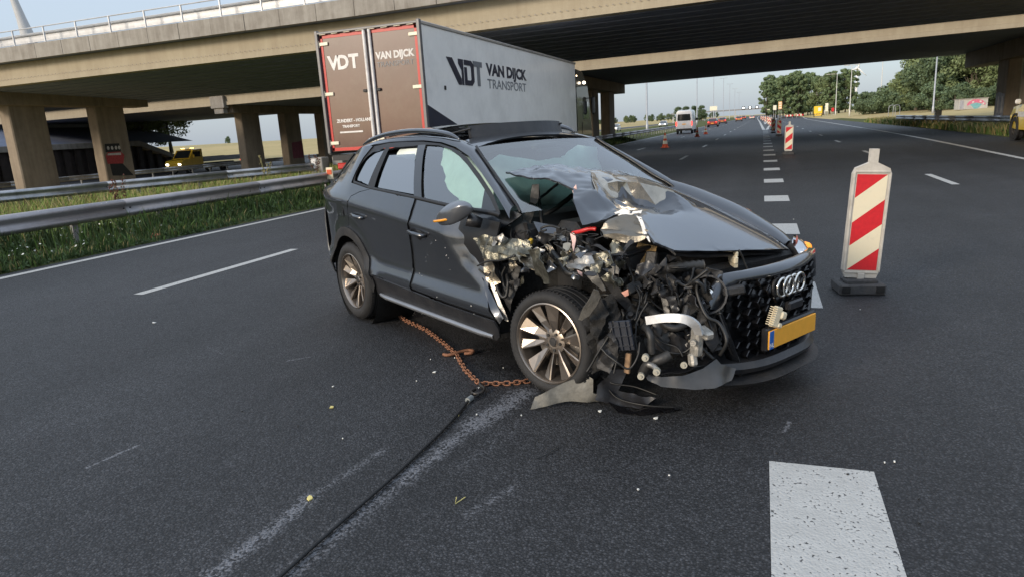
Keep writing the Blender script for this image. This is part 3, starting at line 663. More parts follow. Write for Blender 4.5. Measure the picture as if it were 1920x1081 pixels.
WRECK_SHEETS = [
  ('torn_fender', 'M_SCRAP', [(-0.806, -0.93, 0.941), (-0.694, -0.92, 0.987), (-0.541, -0.9, 0.971), (-0.42, -0.86, 0.985), (-0.335, -0.82, 0.95), (-0.246, -0.85, 0.914), (-0.281, -0.93, 0.881), (-0.454, -0.95, 0.845), (-0.699, -0.95, 0.832)], 0.035),
  ('torn_fender', 'M_BARE', [(-0.491, -0.82, 0.965), (-0.413, -0.78, 0.953), (-0.247, -0.8, 0.872), (-0.147, -0.86, 0.8), (-0.17, -0.9, 0.81), (-0.217, -0.94, 0.847), (-0.357, -0.9, 0.908)], 0.03),
  ('torn_fender', 'M_SCRAP', [(-0.237, -0.92, 0.925), (-0.13, -0.92, 0.951), (-0.048, -0.95, 0.872), (-0.04, -0.93, 0.755), (-0.169, -0.88, 0.733), (-0.18, -0.93, 0.807)], 0.03),
  ('torn_fender', 'M_BARE', [(-0.698, -0.93, 0.818), (-0.602, -0.93, 0.841), (-0.594, -0.92, 0.757), (-0.57, -0.9, 0.667), (-0.605, -0.92, 0.646), (-0.676, -0.94, 0.713)], 0.02),
  ('torn_fender', 'M_SCRAP', [(-0.703, -0.95, 0.904), (-0.475, -0.97, 0.946), (-0.263, -0.97, 0.93), (-0.187, -0.96, 0.904), (-0.338, -0.99, 0.897), (-0.555, -0.98, 0.897)], 0.02),
  ('crushed_strut_tower', 'M_DULL', [(-0.035, -0.78, 0.888), (0.007, -0.7, 0.914), (0.094, -0.68, 0.918), (0.198, -0.72, 0.883), (0.128, -0.8, 0.855), (0.032, -0.82, 0.848)], 0.03),
  ('crushed_strut_tower', 'M_BARE', [(-0.115, -0.72, 0.969), (-0.073, -0.7, 0.961), (-0.049, -0.75, 0.905), (0.002, -0.78, 0.867), (-0.055, -0.78, 0.892)], 0.025),
  ('crushed_bracket', 'M_BARE', [(-0.333, -0.7, 0.933), (-0.243, -0.7, 0.918), (-0.196, -0.72, 0.882), (-0.149, -0.74, 0.847), (-0.27, -0.74, 0.814), (-0.259, -0.72, 0.875)], 0.02),
  ('crushed_bracket', 'M_DULL', [(-0.53, -0.62, 0.954), (-0.444, -0.55, 0.982), (-0.239, -0.52, 0.976), (-0.221, -0.56, 0.942), (-0.388, -0.6, 0.923)], 0.02),
  ('torn_plastic_strap', 'M_BLACKP', [(0.065, -0.66, 0.96), (0.172, -0.68, 0.969), (0.287, -0.72, 0.95), (0.343, -0.7, 0.954), (0.361, -0.64, 1.008), (0.373, -0.6, 1.038), (0.383, -0.62, 0.996), (0.368, -0.7, 0.942), (0.315, -0.74, 0.938), (0.188, -0.7, 0.954)], 0.01),
  ('insulation_pad', 'M_TAN', [(0.271, -0.46, 0.963), (0.38, -0.42, 0.947), (0.399, -0.46, 0.873), (0.38, -0.48, 0.855), (0.27, -0.52, 0.856), (0.278, -0.5, 0.906)], 0.006),
  ('inner_apron', 'M_APRON', [(-0.033, -0.6, 0.809), (0.104, -0.55, 0.843), (0.203, -0.55, 0.843), (0.24, -0.6, 0.69), (0.198, -0.62, 0.697), (0.09, -0.62, 0.746)], 0.02),
  ('inner_apron', 'M_APRON', [(0.192, -0.48, 0.79), (0.282, -0.46, 0.819), (0.368, -0.48, 0.795), (0.395, -0.52, 0.717), (0.251, -0.52, 0.713)], 0.02),
  ('apron_flange', 'M_DULL', [(0.154, -0.6, 0.831), (0.208, -0.6, 0.832), (0.217, -0.62, 0.733), (0.19, -0.62, 0.735)], 0.004),
  ('apron_flange', 'M_DULL', [(0.202, -0.58, 0.854), (0.228, -0.58, 0.857), (0.242, -0.6, 0.788), (0.216, -0.6, 0.791)], 0.004),
  ('wheel_arch_liner', 'M_LINER', [(-0.862, -0.66, 0.742), (-0.622, -0.56, 0.711), (-0.329, -0.52, 0.745), (-0.192, -0.48, 0.685), (-0.31, -0.45, 0.514), (-0.573, -0.52, 0.403), (-0.672, -0.62, 0.246), (-0.72, -0.7, 0.142), (-0.79, -0.72, 0.284), (-0.761, -0.72, 0.526)], 0.02),
  ('liner_flap', 'M_FELT', [(0.47, -1.02, 0.814), (0.485, -1.0, 0.804), (0.48, -0.98, 0.764), (0.456, -0.99, 0.712), (0.41, -1.0, 0.654), (0.367, -1.02, 0.622), (0.341, -1.02, 0.626), (0.389, -1.03, 0.692), (0.442, -1.03, 0.756)], 0.01),
  ('torn_liner', 'M_LINER', [(0.309, -0.96, 0.594), (0.367, -0.93, 0.683), (0.435, -0.86, 0.751), (0.486, -0.82, 0.606), (0.47, -0.84, 0.436), (0.41, -0.9, 0.319), (0.327, -0.93, 0.279), (0.363, -0.95, 0.437)], 0.035),
  ('torn_liner', 'M_LINER', [(0.336, -0.95, 0.65), (0.392, -0.9, 0.727), (0.453, -0.9, 0.662), (0.407, -0.95, 0.495), (0.377, -0.96, 0.537)], 0.03),
  ('torn_liner', 'M_BLACKP', [(0.395, -0.93, 0.487), (0.471, -0.88, 0.555), (0.509, -0.88, 0.425), (0.474, -0.93, 0.319), (0.402, -0.95, 0.337)], 0.03),
  ('torn_liner', 'M_LINER', [(0.342, -0.84, 0.706), (0.396, -0.8, 0.733), (0.436, -0.78, 0.634), (0.432, -0.84, 0.584), (0.39, -0.86, 0.626)], 0.03),
  ('crash_strut', 'M_BLACKP', [(0.272, -0.8, 0.874), (0.315, -0.78, 0.852), (0.403, -0.68, 0.685), (0.444, -0.66, 0.594), (0.407, -0.66, 0.581), (0.335, -0.74, 0.701), (0.283, -0.82, 0.842)], 0.008),
  ('crash_strut', 'M_DULL', [(0.203, -0.84, 0.856), (0.283, -0.82, 0.842), (0.312, -0.78, 0.736), (0.281, -0.78, 0.728), (0.224, -0.84, 0.812)], 0.008),
  ('headlight_bracket', 'M_BLACKS', [(0.406, -0.44, 0.845), (0.448, -0.46, 0.804), (0.454, -0.44, 0.849), (0.487, -0.46, 0.809), (0.493, -0.43, 0.843), (0.503, -0.45, 0.785), (0.484, -0.46, 0.736), (0.55, -0.5, 0.587), (0.524, -0.52, 0.574), (0.483, -0.5, 0.664), (0.44, -0.47, 0.747)], 0.004),
  ('headlight_bracket', 'M_BLACKS', [(0.444, -0.4, 0.767), (0.49, -0.36, 0.799), (0.523, -0.38, 0.727), (0.501, -0.42, 0.651), (0.508, -0.46, 0.58), (0.479, -0.44, 0.651)], 0.008),
  ('headlight_bracket', 'M_BLACKP', [(0.464, -0.3, 0.768), (0.518, -0.26, 0.801), (0.62, -0.22, 0.777), (0.673, -0.24, 0.741), (0.664, -0.3, 0.704), (0.667, -0.36, 0.644), (0.632, -0.4, 0.608), (0.577, -0.38, 0.657)], 0.012),
  ('wing_bracket', 'M_BLACKP', [(0.656, -0.36, 0.62), (0.713, -0.34, 0.689), (0.764, -0.38, 0.567), (0.81, -0.4, 0.457), (0.795, -0.44, 0.401), (0.747, -0.44, 0.452), (0.7, -0.4, 0.558)], 0.012),
  ('door_edge_fold', 'M_PAINT', [(-0.729, -0.93, 0.703), (-0.712, -0.91, 0.653), (-0.637, -0.9, 0.545), (-0.524, -0.91, 0.434), (-0.562, -0.92, 0.391), (-0.625, -0.94, 0.48), (-0.686, -0.93, 0.572)], 0.006),
  ('hinge_strip', 'M_DULL', [(-0.706, -0.88, 0.642), (-0.67, -0.87, 0.634), (-0.541, -0.87, 0.445), (-0.526, -0.87, 0.403), (-0.555, -0.88, 0.406), (-0.627, -0.89, 0.537)], 0.004),
  ('door_inner_edge', 'M_BARE', [(-0.748, -0.9, 0.751), (-0.694, -0.88, 0.755), (-0.651, -0.88, 0.687), (-0.653, -0.9, 0.639), (-0.69, -0.92, 0.666)], 0.015),
  ('crushed_hinge_post', 'M_BLACKP', [(-0.707, -0.84, 0.754), (-0.602, -0.78, 0.78), (-0.511, -0.76, 0.76), (-0.53, -0.8, 0.618), (-0.55, -0.84, 0.455), (-0.606, -0.86, 0.542), (-0.658, -0.86, 0.645)], 0.025),
  ('windscreen_bracket', 'M_BLACKP', [(-0.543, -0.6, 1.288), (-0.494, -0.58, 1.291), (-0.511, -0.58, 1.21), (-0.532, -0.6, 1.125), (-0.554, -0.62, 1.025), (-0.594, -0.64, 0.933), (-0.618, -0.68, 0.954), (-0.6, -0.66, 1.055), (-0.574, -0.62, 1.15)], 0.012),
  ('windscreen_bracket', 'M_BLACKS', [(-0.59, -0.66, 1.027), (-0.543, -0.66, 1.038), (-0.501, -0.68, 0.948), (-0.543, -0.68, 0.933)], 0.004),
  ('torn_hood_flap', 'M_FLAP', [(0.137, -0.66, 1.089), (0.171, -0.6, 1.126), (0.212, -0.54, 1.15), (0.301, -0.5, 1.145), (0.373, -0.52, 1.116), (0.433, -0.56, 1.066), (0.437, -0.6, 1.026), (0.377, -0.64, 1.01), (0.304, -0.68, 1.033), (0.209, -0.7, 1.057)], 0.04),
  ('torn_paint_edge', 'M_WHITE', [(0.107, -0.5, 1.144), (0.144, -0.47, 1.156), (0.264, -0.46, 1.151), (0.28, -0.44, 1.168), (0.289, -0.46, 1.143), (0.24, -0.48, 1.129), (0.171, -0.52, 1.132)], 0.02),
  ('torn_paint_edge', 'M_WHITE', [(0.296, -0.49, 1.138), (0.343, -0.5, 1.124), (0.424, -0.55, 1.063), (0.5, -0.6, 1.008), (0.435, -0.58, 1.044), (0.371, -0.54, 1.094)], 0.02),
  ('torn_paint_edge', 'M_PINKW', [(-0.263, -0.5, 1.269), (-0.244, -0.48, 1.292), (-0.219, -0.49, 1.256), (-0.173, -0.52, 1.208), (-0.172, -0.54, 1.183), (-0.216, -0.53, 1.227)], 0.02),
  ('torn_paint_edge', 'M_PINKW', [(-0.111, -0.66, 1.015), (-0.076, -0.66, 1.015), (-0.041, -0.68, 0.978), (-0.014, -0.72, 0.914), (-0.054, -0.7, 0.946)], 0.012),
  ('torn_paint_edge', 'M_PINKW', [(0.144, -0.84, 0.844), (0.167, -0.82, 0.832), (0.171, -0.82, 0.807), (0.161, -0.84, 0.821)], 0.012),
  ('torn_paint_edge', 'M_PINK', [(0.399, -0.74, 0.734), (0.433, -0.72, 0.755), (0.437, -0.72, 0.724), (0.427, -0.74, 0.714)], 0.006),
  ('headlight_remnant', 'M_BLACKS', [(0.564, -0.66, 0.587), (0.654, -0.6, 0.531), (0.717, -0.55, 0.471), (0.724, -0.58, 0.418), (0.643, -0.64, 0.388), (0.585, -0.68, 0.44)], 0.03),
  ('bumper_lower', 'M_BUMPER', [(0.564, -0.74, 0.296), (0.648, -0.69, 0.283), (0.723, -0.6, 0.286), (0.766, -0.48, 0.309), (0.787, -0.39, 0.348), (0.805, -0.37, 0.316), (0.834, -0.27, 0.272), (0.843, -0.32, 0.217), (0.832, -0.46, 0.205), (0.773, -0.57, 0.21), (0.657, -0.7, 0.232), (0.591, -0.74, 0.265)], 0.003),
  ('bumper_ledge', 'M_BLACKS', [(0.564, -0.74, 0.302), (0.631, -0.67, 0.286), (0.698, -0.57, 0.29), (0.743, -0.45, 0.314), (0.765, -0.36, 0.348), (0.731, -0.33, 0.358), (0.674, -0.4, 0.309), (0.622, -0.5, 0.276), (0.57, -0.6, 0.279), (0.521, -0.68, 0.297)], 0.006),
  ('cowl_panel', 'M_BLACKS', [(-0.799, -0.45, 1.02), (-0.737, -0.2, 1.041), (-0.666, 0.0, 1.062), (-0.499, 0.0, 1.046), (-0.4, -0.15, 0.996), (-0.453, -0.4, 0.987), (-0.618, -0.55, 0.955)], 0.008),
  ('firewall_sheet', 'M_PAINT', [(-0.524, -0.62, 1.045), (-0.381, -0.5, 1.006), (-0.361, -0.52, 0.957), (-0.472, -0.62, 0.975)], 0.006),
]
WRECK_TUBES = [
  ('red_hose', 'M_REDH', 0.013, [(-0.136, -0.62, 1.003), (-0.052, -0.62, 1.022), (-0.001, -0.6, 1.04), (0.039, -0.58, 1.038)]),
  ('coolant_hose', 'M_RUBBER', 0.021, [(0.529, -0.7, 0.551), (0.597, -0.74, 0.562), (0.63, -0.76, 0.532), (0.637, -0.76, 0.479), (0.645, -0.76, 0.437)]),
  ('coolant_hose', 'M_RUBBER', 0.02, [(0.572, -0.62, 0.586), (0.642, -0.64, 0.568), (0.693, -0.62, 0.562), (0.722, -0.58, 0.584)]),
  ('coolant_hose', 'M_RUBBER', 0.024, [(0.43, -0.6, 0.627), (0.517, -0.62, 0.616), (0.604, -0.64, 0.603), (0.648, -0.62, 0.583)]),
  ('coolant_hose', 'M_RUBBER', 0.018, [(0.635, -0.45, 0.587), (0.685, -0.42, 0.597), (0.743, -0.4, 0.598)]),
  ('coolant_hose', 'M_RUBBER', 0.016, [(-0.221, -0.72, 0.89), (-0.1, -0.76, 0.85), (-0.007, -0.8, 0.81), (0.065, -0.8, 0.8), (0.092, -0.76, 0.81)]),
  ('pump_pipe', 'M_RUBBER', 0.03, [(0.593, -0.78, 0.311), (0.62, -0.78, 0.365), (0.652, -0.76, 0.39), (0.692, -0.74, 0.413), (0.717, -0.7, 0.434)]),
  ('pump_pipe', 'M_DULL', 0.016, [(0.654, -0.8, 0.389), (0.692, -0.8, 0.386), (0.727, -0.81, 0.374)]),
  ('wiper_arm', 'M_BLACKS', 0.01, [(-0.574, -0.35, 1.267), (-0.608, -0.45, 1.198), (-0.657, -0.58, 1.114), (-0.654, -0.7, 1.07), (-0.635, -0.74, 1.015)]),
  ('wiper_link', 'M_BLACKP', 0.017, [(-0.474, -0.3, 1.19), (-0.582, -0.38, 1.096), (-0.702, -0.48, 1.002), (-0.746, -0.52, 0.95)]),
  ('gas_strut', 'M_BLACKP', 0.012, [(-0.548, -0.56, 1.284), (-0.523, -0.56, 1.146), (-0.499, -0.56, 0.986), (-0.491, -0.56, 0.932)]),
  ('cable', 'M_CABLE', 0.005, [(0.656, -0.02, 0.899), (0.686, 0.02, 0.794), (0.718, 0.06, 0.645), (0.742, 0.1, 0.552)]),
  ('cable', 'M_CABLE', 0.006, [(0.355, -0.98, 0.31), (0.391, -0.95, 0.391), (0.418, -0.92, 0.459), (0.45, -0.88, 0.544), (0.452, -0.86, 0.608)]),
  ('cable', 'M_CABLE', 0.006, [(0.417, -0.92, 0.453), (0.467, -0.92, 0.424), (0.528, -0.9, 0.388), (0.569, -0.86, 0.357), (0.591, -0.82, 0.415), (0.575, -0.78, 0.493)]),
  ('cable', 'M_CABLE', 0.005, [(0.577, -0.8, 0.421), (0.525, -0.76, 0.508), (0.504, -0.72, 0.588), (0.525, -0.66, 0.688)]),
  ('cable', 'M_CABLE', 0.005, [(0.499, -0.74, 0.591), (0.466, -0.66, 0.693), (0.388, -0.62, 0.766), (0.31, -0.58, 0.843)]),
  ('cable', 'M_CABLE', 0.007, [(0.599, -0.7, 0.495), (0.641, -0.66, 0.433), (0.701, -0.62, 0.416), (0.742, -0.58, 0.438), (0.771, -0.55, 0.499)]),
  ('cable', 'M_CABLE', 0.005, [(0.561, -0.7, 0.533), (0.622, -0.66, 0.475), (0.694, -0.62, 0.452), (0.738, -0.62, 0.407)]),
  ('cable', 'M_CABLE', 0.006, [(-0.723, -0.96, 0.772), (-0.578, -0.97, 0.822), (-0.413, -0.98, 0.852), (-0.269, -0.98, 0.897)]),
  ('cable', 'M_CABLE', 0.006, [(-0.721, -0.95, 0.745), (-0.679, -0.95, 0.725), (-0.618, -0.95, 0.712), (-0.598, -0.94, 0.742)]),
  ('cable', 'M_CABLE', 0.005, [(0.485, -0.9, 0.314), (0.488, -0.88, 0.372), (0.498, -0.86, 0.448)]),
  ('cable', 'M_CABLE', 0.006, [(-0.618, -0.74, 0.999), (-0.569, -0.78, 0.955), (-0.486, -0.8, 0.931), (-0.439, -0.76, 0.948)]),
  ('cable', 'M_CABLE', 0.007, [(0.25, -0.78, 0.83), (0.339, -0.7, 0.726), (0.416, -0.66, 0.621), (0.481, -0.7, 0.547)]),
  ('door_harness', 'M_CABLE', 0.012, [(-0.655, -0.86, 0.683), (-0.604, -0.88, 0.602), (-0.564, -0.88, 0.568), (-0.542, -0.86, 0.583), (-0.544, -0.84, 0.66), (-0.585, -0.82, 0.705)]),
  ('door_harness', 'M_CABLE', 0.009, [(-0.564, -0.84, 0.766), (-0.592, -0.85, 0.709), (-0.567, -0.86, 0.641), (-0.538, -0.86, 0.628)]),
  ('door_harness', 'M_CABLE', 0.007, [(-0.68, -0.9, 0.797), (-0.618, -0.86, 0.744), (-0.606, -0.86, 0.672), (-0.649, -0.87, 0.593)]),
]
WP = {'bar0': (0.644, -0.8, 0.634), 'bar1': (0.762, -0.78, 0.668), 'bar2': (0.844, -0.74, 0.67), 'bar3': (0.865, -0.68, 0.63), 'bar4': (0.846, -0.62, 0.565), 'brk': (0.8, -0.6, 0.478), 'fin': (0.496, -0.84, 0.526), 'bolt1': (0.635, -0.8, 0.427), 'bolt2': (0.603, -0.8, 0.313), 'bolt3': (0.732, -0.82, 0.378), 'bolt4': (0.733, -0.6, 0.36), 'relay': (-0.435, -0.72, 0.932), 'conn': (0.838, 0.02, 0.527), 'conn2': (0.562, 0.0, 0.82), 'wood': (0.5, -0.8, 0.355)}
MIRROR = [(-1.009, -1.08, 1.064), (-0.917, -1.1, 1.128), (-0.811, -1.08, 1.193), (-0.765, -1.02, 1.221), (-0.739, -0.98, 1.197), (-0.73, -0.96, 1.153), (-0.779, -1.0, 1.097), (-0.923, -1.08, 1.023)]
FOLD_V = {'a': (-0.371, -0.18, 1.313), 'b': (-0.238, -0.24, 1.241), 'c': (-0.059, -0.3, 1.143), 'd': (-0.482, -0.04, 1.335), 'e': (-0.362, -0.05, 1.305), 'f': (-0.186, -0.16, 1.275), 'g': (-0.191, -0.15, 1.189), 'h': (-0.176, -0.2, 1.152), 'P': (-0.094, -0.05, 1.257), 'q': (-0.179, -0.08, 1.26), 'H': (-0.132, -0.05, 1.117), 'G': (-0.064, 0.0, 1.084), 'F': (-0.015, 0.04, 1.083), 'J': (-0.001, 0.16, 1.127), 'Lr': (-0.011, 0.19, 1.184), 'R1': (-0.21, 0.24, 1.229), 'R2': (-0.355, 0.18, 1.278), 'i': (-0.248, -0.19, 1.261), 's': (-0.517, -0.1, 1.335), 'u': (-0.253, -0.33, 1.305), 'w': (-0.112, -0.42, 1.234), 'x': (-0.122, -0.36, 1.194)}
# ------------------------------------------------------------------ the crashed car
car = empty('crashed_car', (-.66, 4.55, .02), 0, 'dark grey SUV with its front corner torn open, standing across the lanes', 'car')
car.rotation_euler = (0, .012, R(-33.4))
def paintmat(name, col):
    m = mat(name, col, .30, .8, .06, 3., coat=1., coatr=.02, dirt=(.13, .125, .115), dirt_amt=.16, dscale=4.5); t = m.node_tree; b = t.nodes['Principled BSDF']
    n = N(t, 'ShaderNodeTexNoise', Scale=2.2, Detail=8., Roughness=.75); n2 = N(t, 'ShaderNodeTexVoronoi', Scale=11.)
    tc = N(t, 'ShaderNodeTexCoord'); t.links.new(tc.outputs['Object'], n.inputs['Vector']); t.links.new(tc.outputs['Object'], n2.inputs['Vector'])
    mr = N(t, 'ShaderNodeMapRange'); mr.inputs[1].default_value = .4; mr.inputs[2].default_value = .75; mr.inputs[3].default_value = .01; mr.inputs[4].default_value = .07
    t.links.new(n.outputs[0], mr.inputs[0]); t.links.new(mr.outputs[0], b.inputs['Coat Roughness'])
    return m
PM = dict(
    M_PAINT=paintmat('car_paint_grey', (.070, .077, .090)),
    M_BLACKP=mat('black_plastic_rough', (.014, .014, .015), .55, 0, .3, 12., .35, 60., dirt=(.07, .06, .05), dirt_amt=.35, dscale=9.),
    M_BLACKS=mat('black_plastic_satin', (.016, .016, .018), .34, 0, .2, 12., .15, 50., dirt=(.08, .075, .07), dirt_amt=.25, dscale=8.),
    M_GLOSSB=mat('gloss_black', (.006, .006, .007), .12, 0, .1, coat=.8),
    M_SCRAP=mat('scraped_sheet_metal', (.16, .155, .125), .33, .75, .5, 14., .5, 45., dirt=(.03, .03, .028), dirt_amt=.85, dscale=13.),
    M_BARE=mat('bare_bent_metal', (.42, .37, .29), .30, .85, .4, 12., .5, 45., dirt=(.05, .045, .04), dirt_amt=.8, dscale=12.),
    M_DULL=mat('dull_aluminium', (.36, .35, .33), .42, .8, .3, 12., .3, 45., dirt=(.08, .075, .07), dirt_amt=.6, dscale=10.),
    M_APRON=mat('inner_body_paint', (.06, .055, .05), .25, .7, .3, 6., .2, 30., coat=.4, dirt=(.02, .02, .02), dirt_amt=.7, dscale=12.),
    M_FLAP=mat('scuffed_hood_metal', (.17, .155, .13), .35, .65, .45, 9., .4, 30., dirt=(.04, .04, .042), dirt_amt=.7, dscale=9.),
    M_TAN=mat('tan_insulation', (.42, .27, .11), .8, 0, .3, 12., .3, 50., dirt=(.16, .1, .05), dirt_amt=.6, dscale=9.),
    M_LINER=mat('felt_liner', (.014, .0135, .013), .95, 0, .4, 20., .8, 80., dirt=(.04, .036, .03), dirt_amt=.3, dscale=8.),
    M_FELT=mat('grey_felt', (.10, .095, .085), .95, 0, .3, 20., .8, 90.),
    M_RUBBER=mat('hose_rubber', (.018, .018, .018), .5, 0, .3, 14., .2, 60., dirt=(.08, .075, .07), dirt_amt=.3, dscale=12.),
    M_CABLE=mat('cable_black', (.012, .012, .012), .5),
    M_REDH=mat('red_hose', (.55, .03, .03), .4), M_WHITE=mat('flaked_white', (.72, .70, .66), .7, 0, .2, 30.), M_PINKW=mat('torn_pinkish_foam', (.62, .42, .38), .8, 0, .35, 25.), M_PINK=mat('salmon_plastic', (.55, .25, .18), .6),
    M_BUMPER=mat('bumper_grey', (.075, .072, .07), .36, .4, .2, 7., coat=.4, coatr=.15, dirt=(.03, .03, .03), dirt_amt=.5, dscale=6.))
PT = PM['M_PAINT']; BP = PM['M_BLACKP']; BS = PM['M_BLACKS']
SEAL = mat('rubber_seal', (.008, .008, .009), .45)
W0 = ([-3.95, -3.88, -3.8, -3.7, -3.5, -3.3, -2.9, -2.4, -1.5, -.6, 0, .4, .7], [.52, .66, .745, .805, .868, .902, .925, .925, .93, .93, .93, .88, .72])
def _smooth_table(t, s):
    x = np.linspace(t[0][0] - .3, t[0][-1] + .3, 1600); y = np.interp(x, *t); d = x[1] - x[0]; k = np.exp(-.5 * (np.arange(-200, 201) * d / s) ** 2); k /= k.sum()
    return x, np.convolve(np.pad(y, 200, mode='edge'), k, 'valid')
VB = ([.15, .30, .42, .47, .58, .75, .90, .95], [-.07, -.03, .0, .020, -.026, -.020, -.005, .010])
VA = ([0, .03, .08, .14, .20, .30, .45, .55, .62, .68], [.010, -.003, -.022, -.042, -.062, -.108, -.195, -.265, -.335, -.43])
W0 = _smooth_table(W0, .06)
_va = _smooth_table(([-.6] + VA[0], [-.004 + .6 * .10] + VA[1]), .035)
def va(t): return float(np.interp(t, *_va)) - (float(np.interp(0, *_va)) - .010) * math.exp(-t / .03)
def zcr(x): return .932 - .076 * (x + 1.2) if x < -1.2 else .932 - .03 * (x + 1.2)
def Yw(x, z):
    c = zcr(x); w_ = float(np.interp(x, *W0))
    if z >= c: return w_ + va(z - c) - float(np.interp(x, [-3.7, -3.5, -3.33, -3.1, -2.85], [1.15, .85, .45, .18, 0])) * (z - c)
    return w_ + float(np.interp(z + (.95 - c) * max(0, min(1, (z - .5) / (c - .5))), *VB))
def flare(x, z):
    d = math.hypot(x + 2.915, z - .33); return .022 * math.exp(-((d - .45) / .09) ** 2) * (1 if z < .95 else 0)
def RS(off=0.): return lambda x, z: (x, -(Yw(x, z) + flare(x, z) - off), z)
def LS(off=0.): return lambda x, z: (x, Yw(x, z) - off, z)
# ---- right side panels
rd_rear = [(-2.43, 1.195), (-2.617, 1.164), (-2.77, 1.119), (-2.815, 1.065), (-2.86, .96), (-2.86, .90)]
def arc(cx, cz, r, a0, a1, n=14): return [(cx + r * math.cos(R(a0 + (a1 - a0) * i / n)), cz + r * math.sin(R(a0 + (a1 - a0) * i / n))) for i in range(n + 1)]
AR = arc(-2.915, .33, .50, 78, 14, 10)      # outer edge of the cladding, towards the front
quarter = [(-2.83, 1.235), (-2.50, 1.200), (-2.437, 1.197)] + [(-2.623, 1.168), (-2.776, 1.123), (-2.822, 1.067), (-2.867, .96), (-2.867, .835)] + arc(-2.915, .33, .50, 92, 172, 12) + [(-3.45, .36), (-3.60, .36), (-3.74, .40), (-3.83, .55), (-3.86, .80), (-3.83, .96), (-3.71, 1.09), (-3.56, 1.22), (-3.42, 1.34), (-3.29, 1.44), (-3.2, 1.485), (-2.95, 1.54), (-2.68, 1.553), (-2.70, 1.525), (-2.76, 1.45), (-2.80, 1.34)]
panel('quarter_panel', quarter, RS(), PT, car, .05, rim=SEAL)
MB().box((-3.03, -.933, 1.0), (.13, .004, .15), bev=.002).build('fuel_flap', PT, car)
rdoor = rd_rear + [(-2.86, .83)] + AR[1:] + [(-2.40, .462), (-1.735, .437), (-1.728, .60), (-1.712, .90), (-1.68, 1.06), (-1.665, 1.155)]
panel('rear_door', rdoor, RS(), PT, car, .05, rim=SEAL)
def dent(x, z):
    # crumple of the door's leading edge, forward of a slanting ridge
    rx = np.interp(z, [.43, .54, .71, .744, .923, 1.0], [-.64, -.69, -.93, -1.02, -1.20, -1.22])
    d = max(0, x - rx)
    return .30 * d * (1 - .3 * d) * max(0, min(1, (z - .42) / .12)) + (.03 * math.sin(d * 22 + z * 9) * min(1, d * 3) * math.exp(-((z - .70) / .1) ** 2)) + .008 * noise.noise(Vector((x * 14, z * 14, 0))) * min(1, d * 6)
fdoor = [(-1.661, 1.153), (-1.676, 1.06), (-1.708, .90), (-1.724, .60), (-1.731, .436), (-1.2, .415), (-.60, .415), (-.66, .50), (-.70, .56), (-.73, .63), (-.76, .70), (-.78, .76), (-.785, .81), (-.755, .87), (-.79, .92), (-.83, .945), (-.76, .972), (-.68, 1.0), (-.60, 1.05), (-.535, 1.10), (-.60, 1.118), (-.9, 1.128)]
def fd(x, z):
    p = RS()(x, z); return (p[0], p[1] + dent(x, z), p[2] + .0)
panel('front_door', fdoor, fd, PT, car, .03, rim=SEAL)
# belt trim, cladding, sill
def strip3(name, pts, wd, th, m, off=0., parent=car):
    mb = MB()
    for i in range(len(pts) - 1): pass
    P3 = [Vector(RS(off)(*p)) for p in pts]; v = []; f = []
    for i, p in enumerate(P3):
        t = (P3[min(i + 1, len(P3) - 1)] - P3[max(i - 1, 0)]).normalized(); n = Vector((0, -1, .25)).normalized(); b = t.cross(n).normalized()
        for a, c in ((-.5, 0), (-.4, 1), (.4, 1), (.5, 0)): v.append(p + b * wd * a + n * th * c)
    for i in range(len(P3) - 1):
        for k in range(3): f.append((i * 4 + k, i * 4 + k + 1, i * 4 + 5 + k, i * 4 + 4 + k))
    return mesh(name, v, f, m, parent, smooth=True)
BELT = [(-2.80, 1.243), (-2.52, 1.21), (-2.40, 1.202), (-1.66, 1.164), (-1.2, 1.137), (-.66, 1.121), (-.56, 1.11)]
strip3('belt_trim', smoothpath([(x, z, 0) for x, z in BELT], 4) and [(p.x, p.y) for p in smoothpath([(x, z, 0) for x, z in BELT], 4)], .030, .007, SEAL)
clad = arc(-2.915, .33, .505, 172, 10, 24) + [(-2.40, .45), (-2.40, .36), (-2.455, .29)] + arc(-2.915, .33, .425, 2, 178, 24)
panel('wheel_arch_cladding', clad, lambda x, z: (x, RS()(x, z)[1] - .014, z), BP, car, .05)
sill = [(-2.42, .458), (-1.7, .432), (-1.2, .412), (-.58, .412), (-.55, .36), (-.56, .30), (-.62, .262), (-1.2, .268), (-1.9, .275), (-2.42, .28)]
panel('sill_cladding', sill, lambda x, z: (x, -(Yw(x, z) + .012 + .02 * max(0, (.33 - z) / .06) * 0), z), BS, car, .06)
sb = MB()
v = []; f = []
for i in range(13):
    x = -2.36 + i * (1.72 / 12); t = 0 if 0 < i < 12 else 1
    yy = -.925; v += [(x, yy + .01, .30), (x, yy - .025 + .02 * t, .292), (x, yy - .02 + .02 * t, .268), (x, yy + .06, .258)]
for i in range(12):
    for k in range(3): f.append((i * 4 + k, i * 4 + k + 1, i * 4 + 5 + k, i * 4 + 4 + k))
mesh('sill_strip', v, f, mat('satin_silver_trim', (.30, .31, .33), .35, .7, .1), car, smooth=True)
# door handles
for x, z in ((-2.64, .955), (-1.565, .905)):
    h = MB(); p = Vector(RS()(x, z)); h.tube([p + Vector((-.115, -.004, .006)), p + Vector((-.10, -.034, .006)), p + Vector((0, -.042, 0)), p + Vector((.10, -.034, -.006)), p + Vector((.115, -.004, -.008))], [.015, .017, .018, .017, .015], 8)
    ho = h.build('door_handle', PT, car, smooth=True)
    MB(Matrix.Translation(p + Vector((0, -.001, 0))) @ Matrix.Diagonal((1.15, .18, 1, 1))).lathe([(0, -.05), (.035, -.035), (.05, 0), (.052, .01)], 16).build('handle_cup', SEAL, ho, smooth=True)
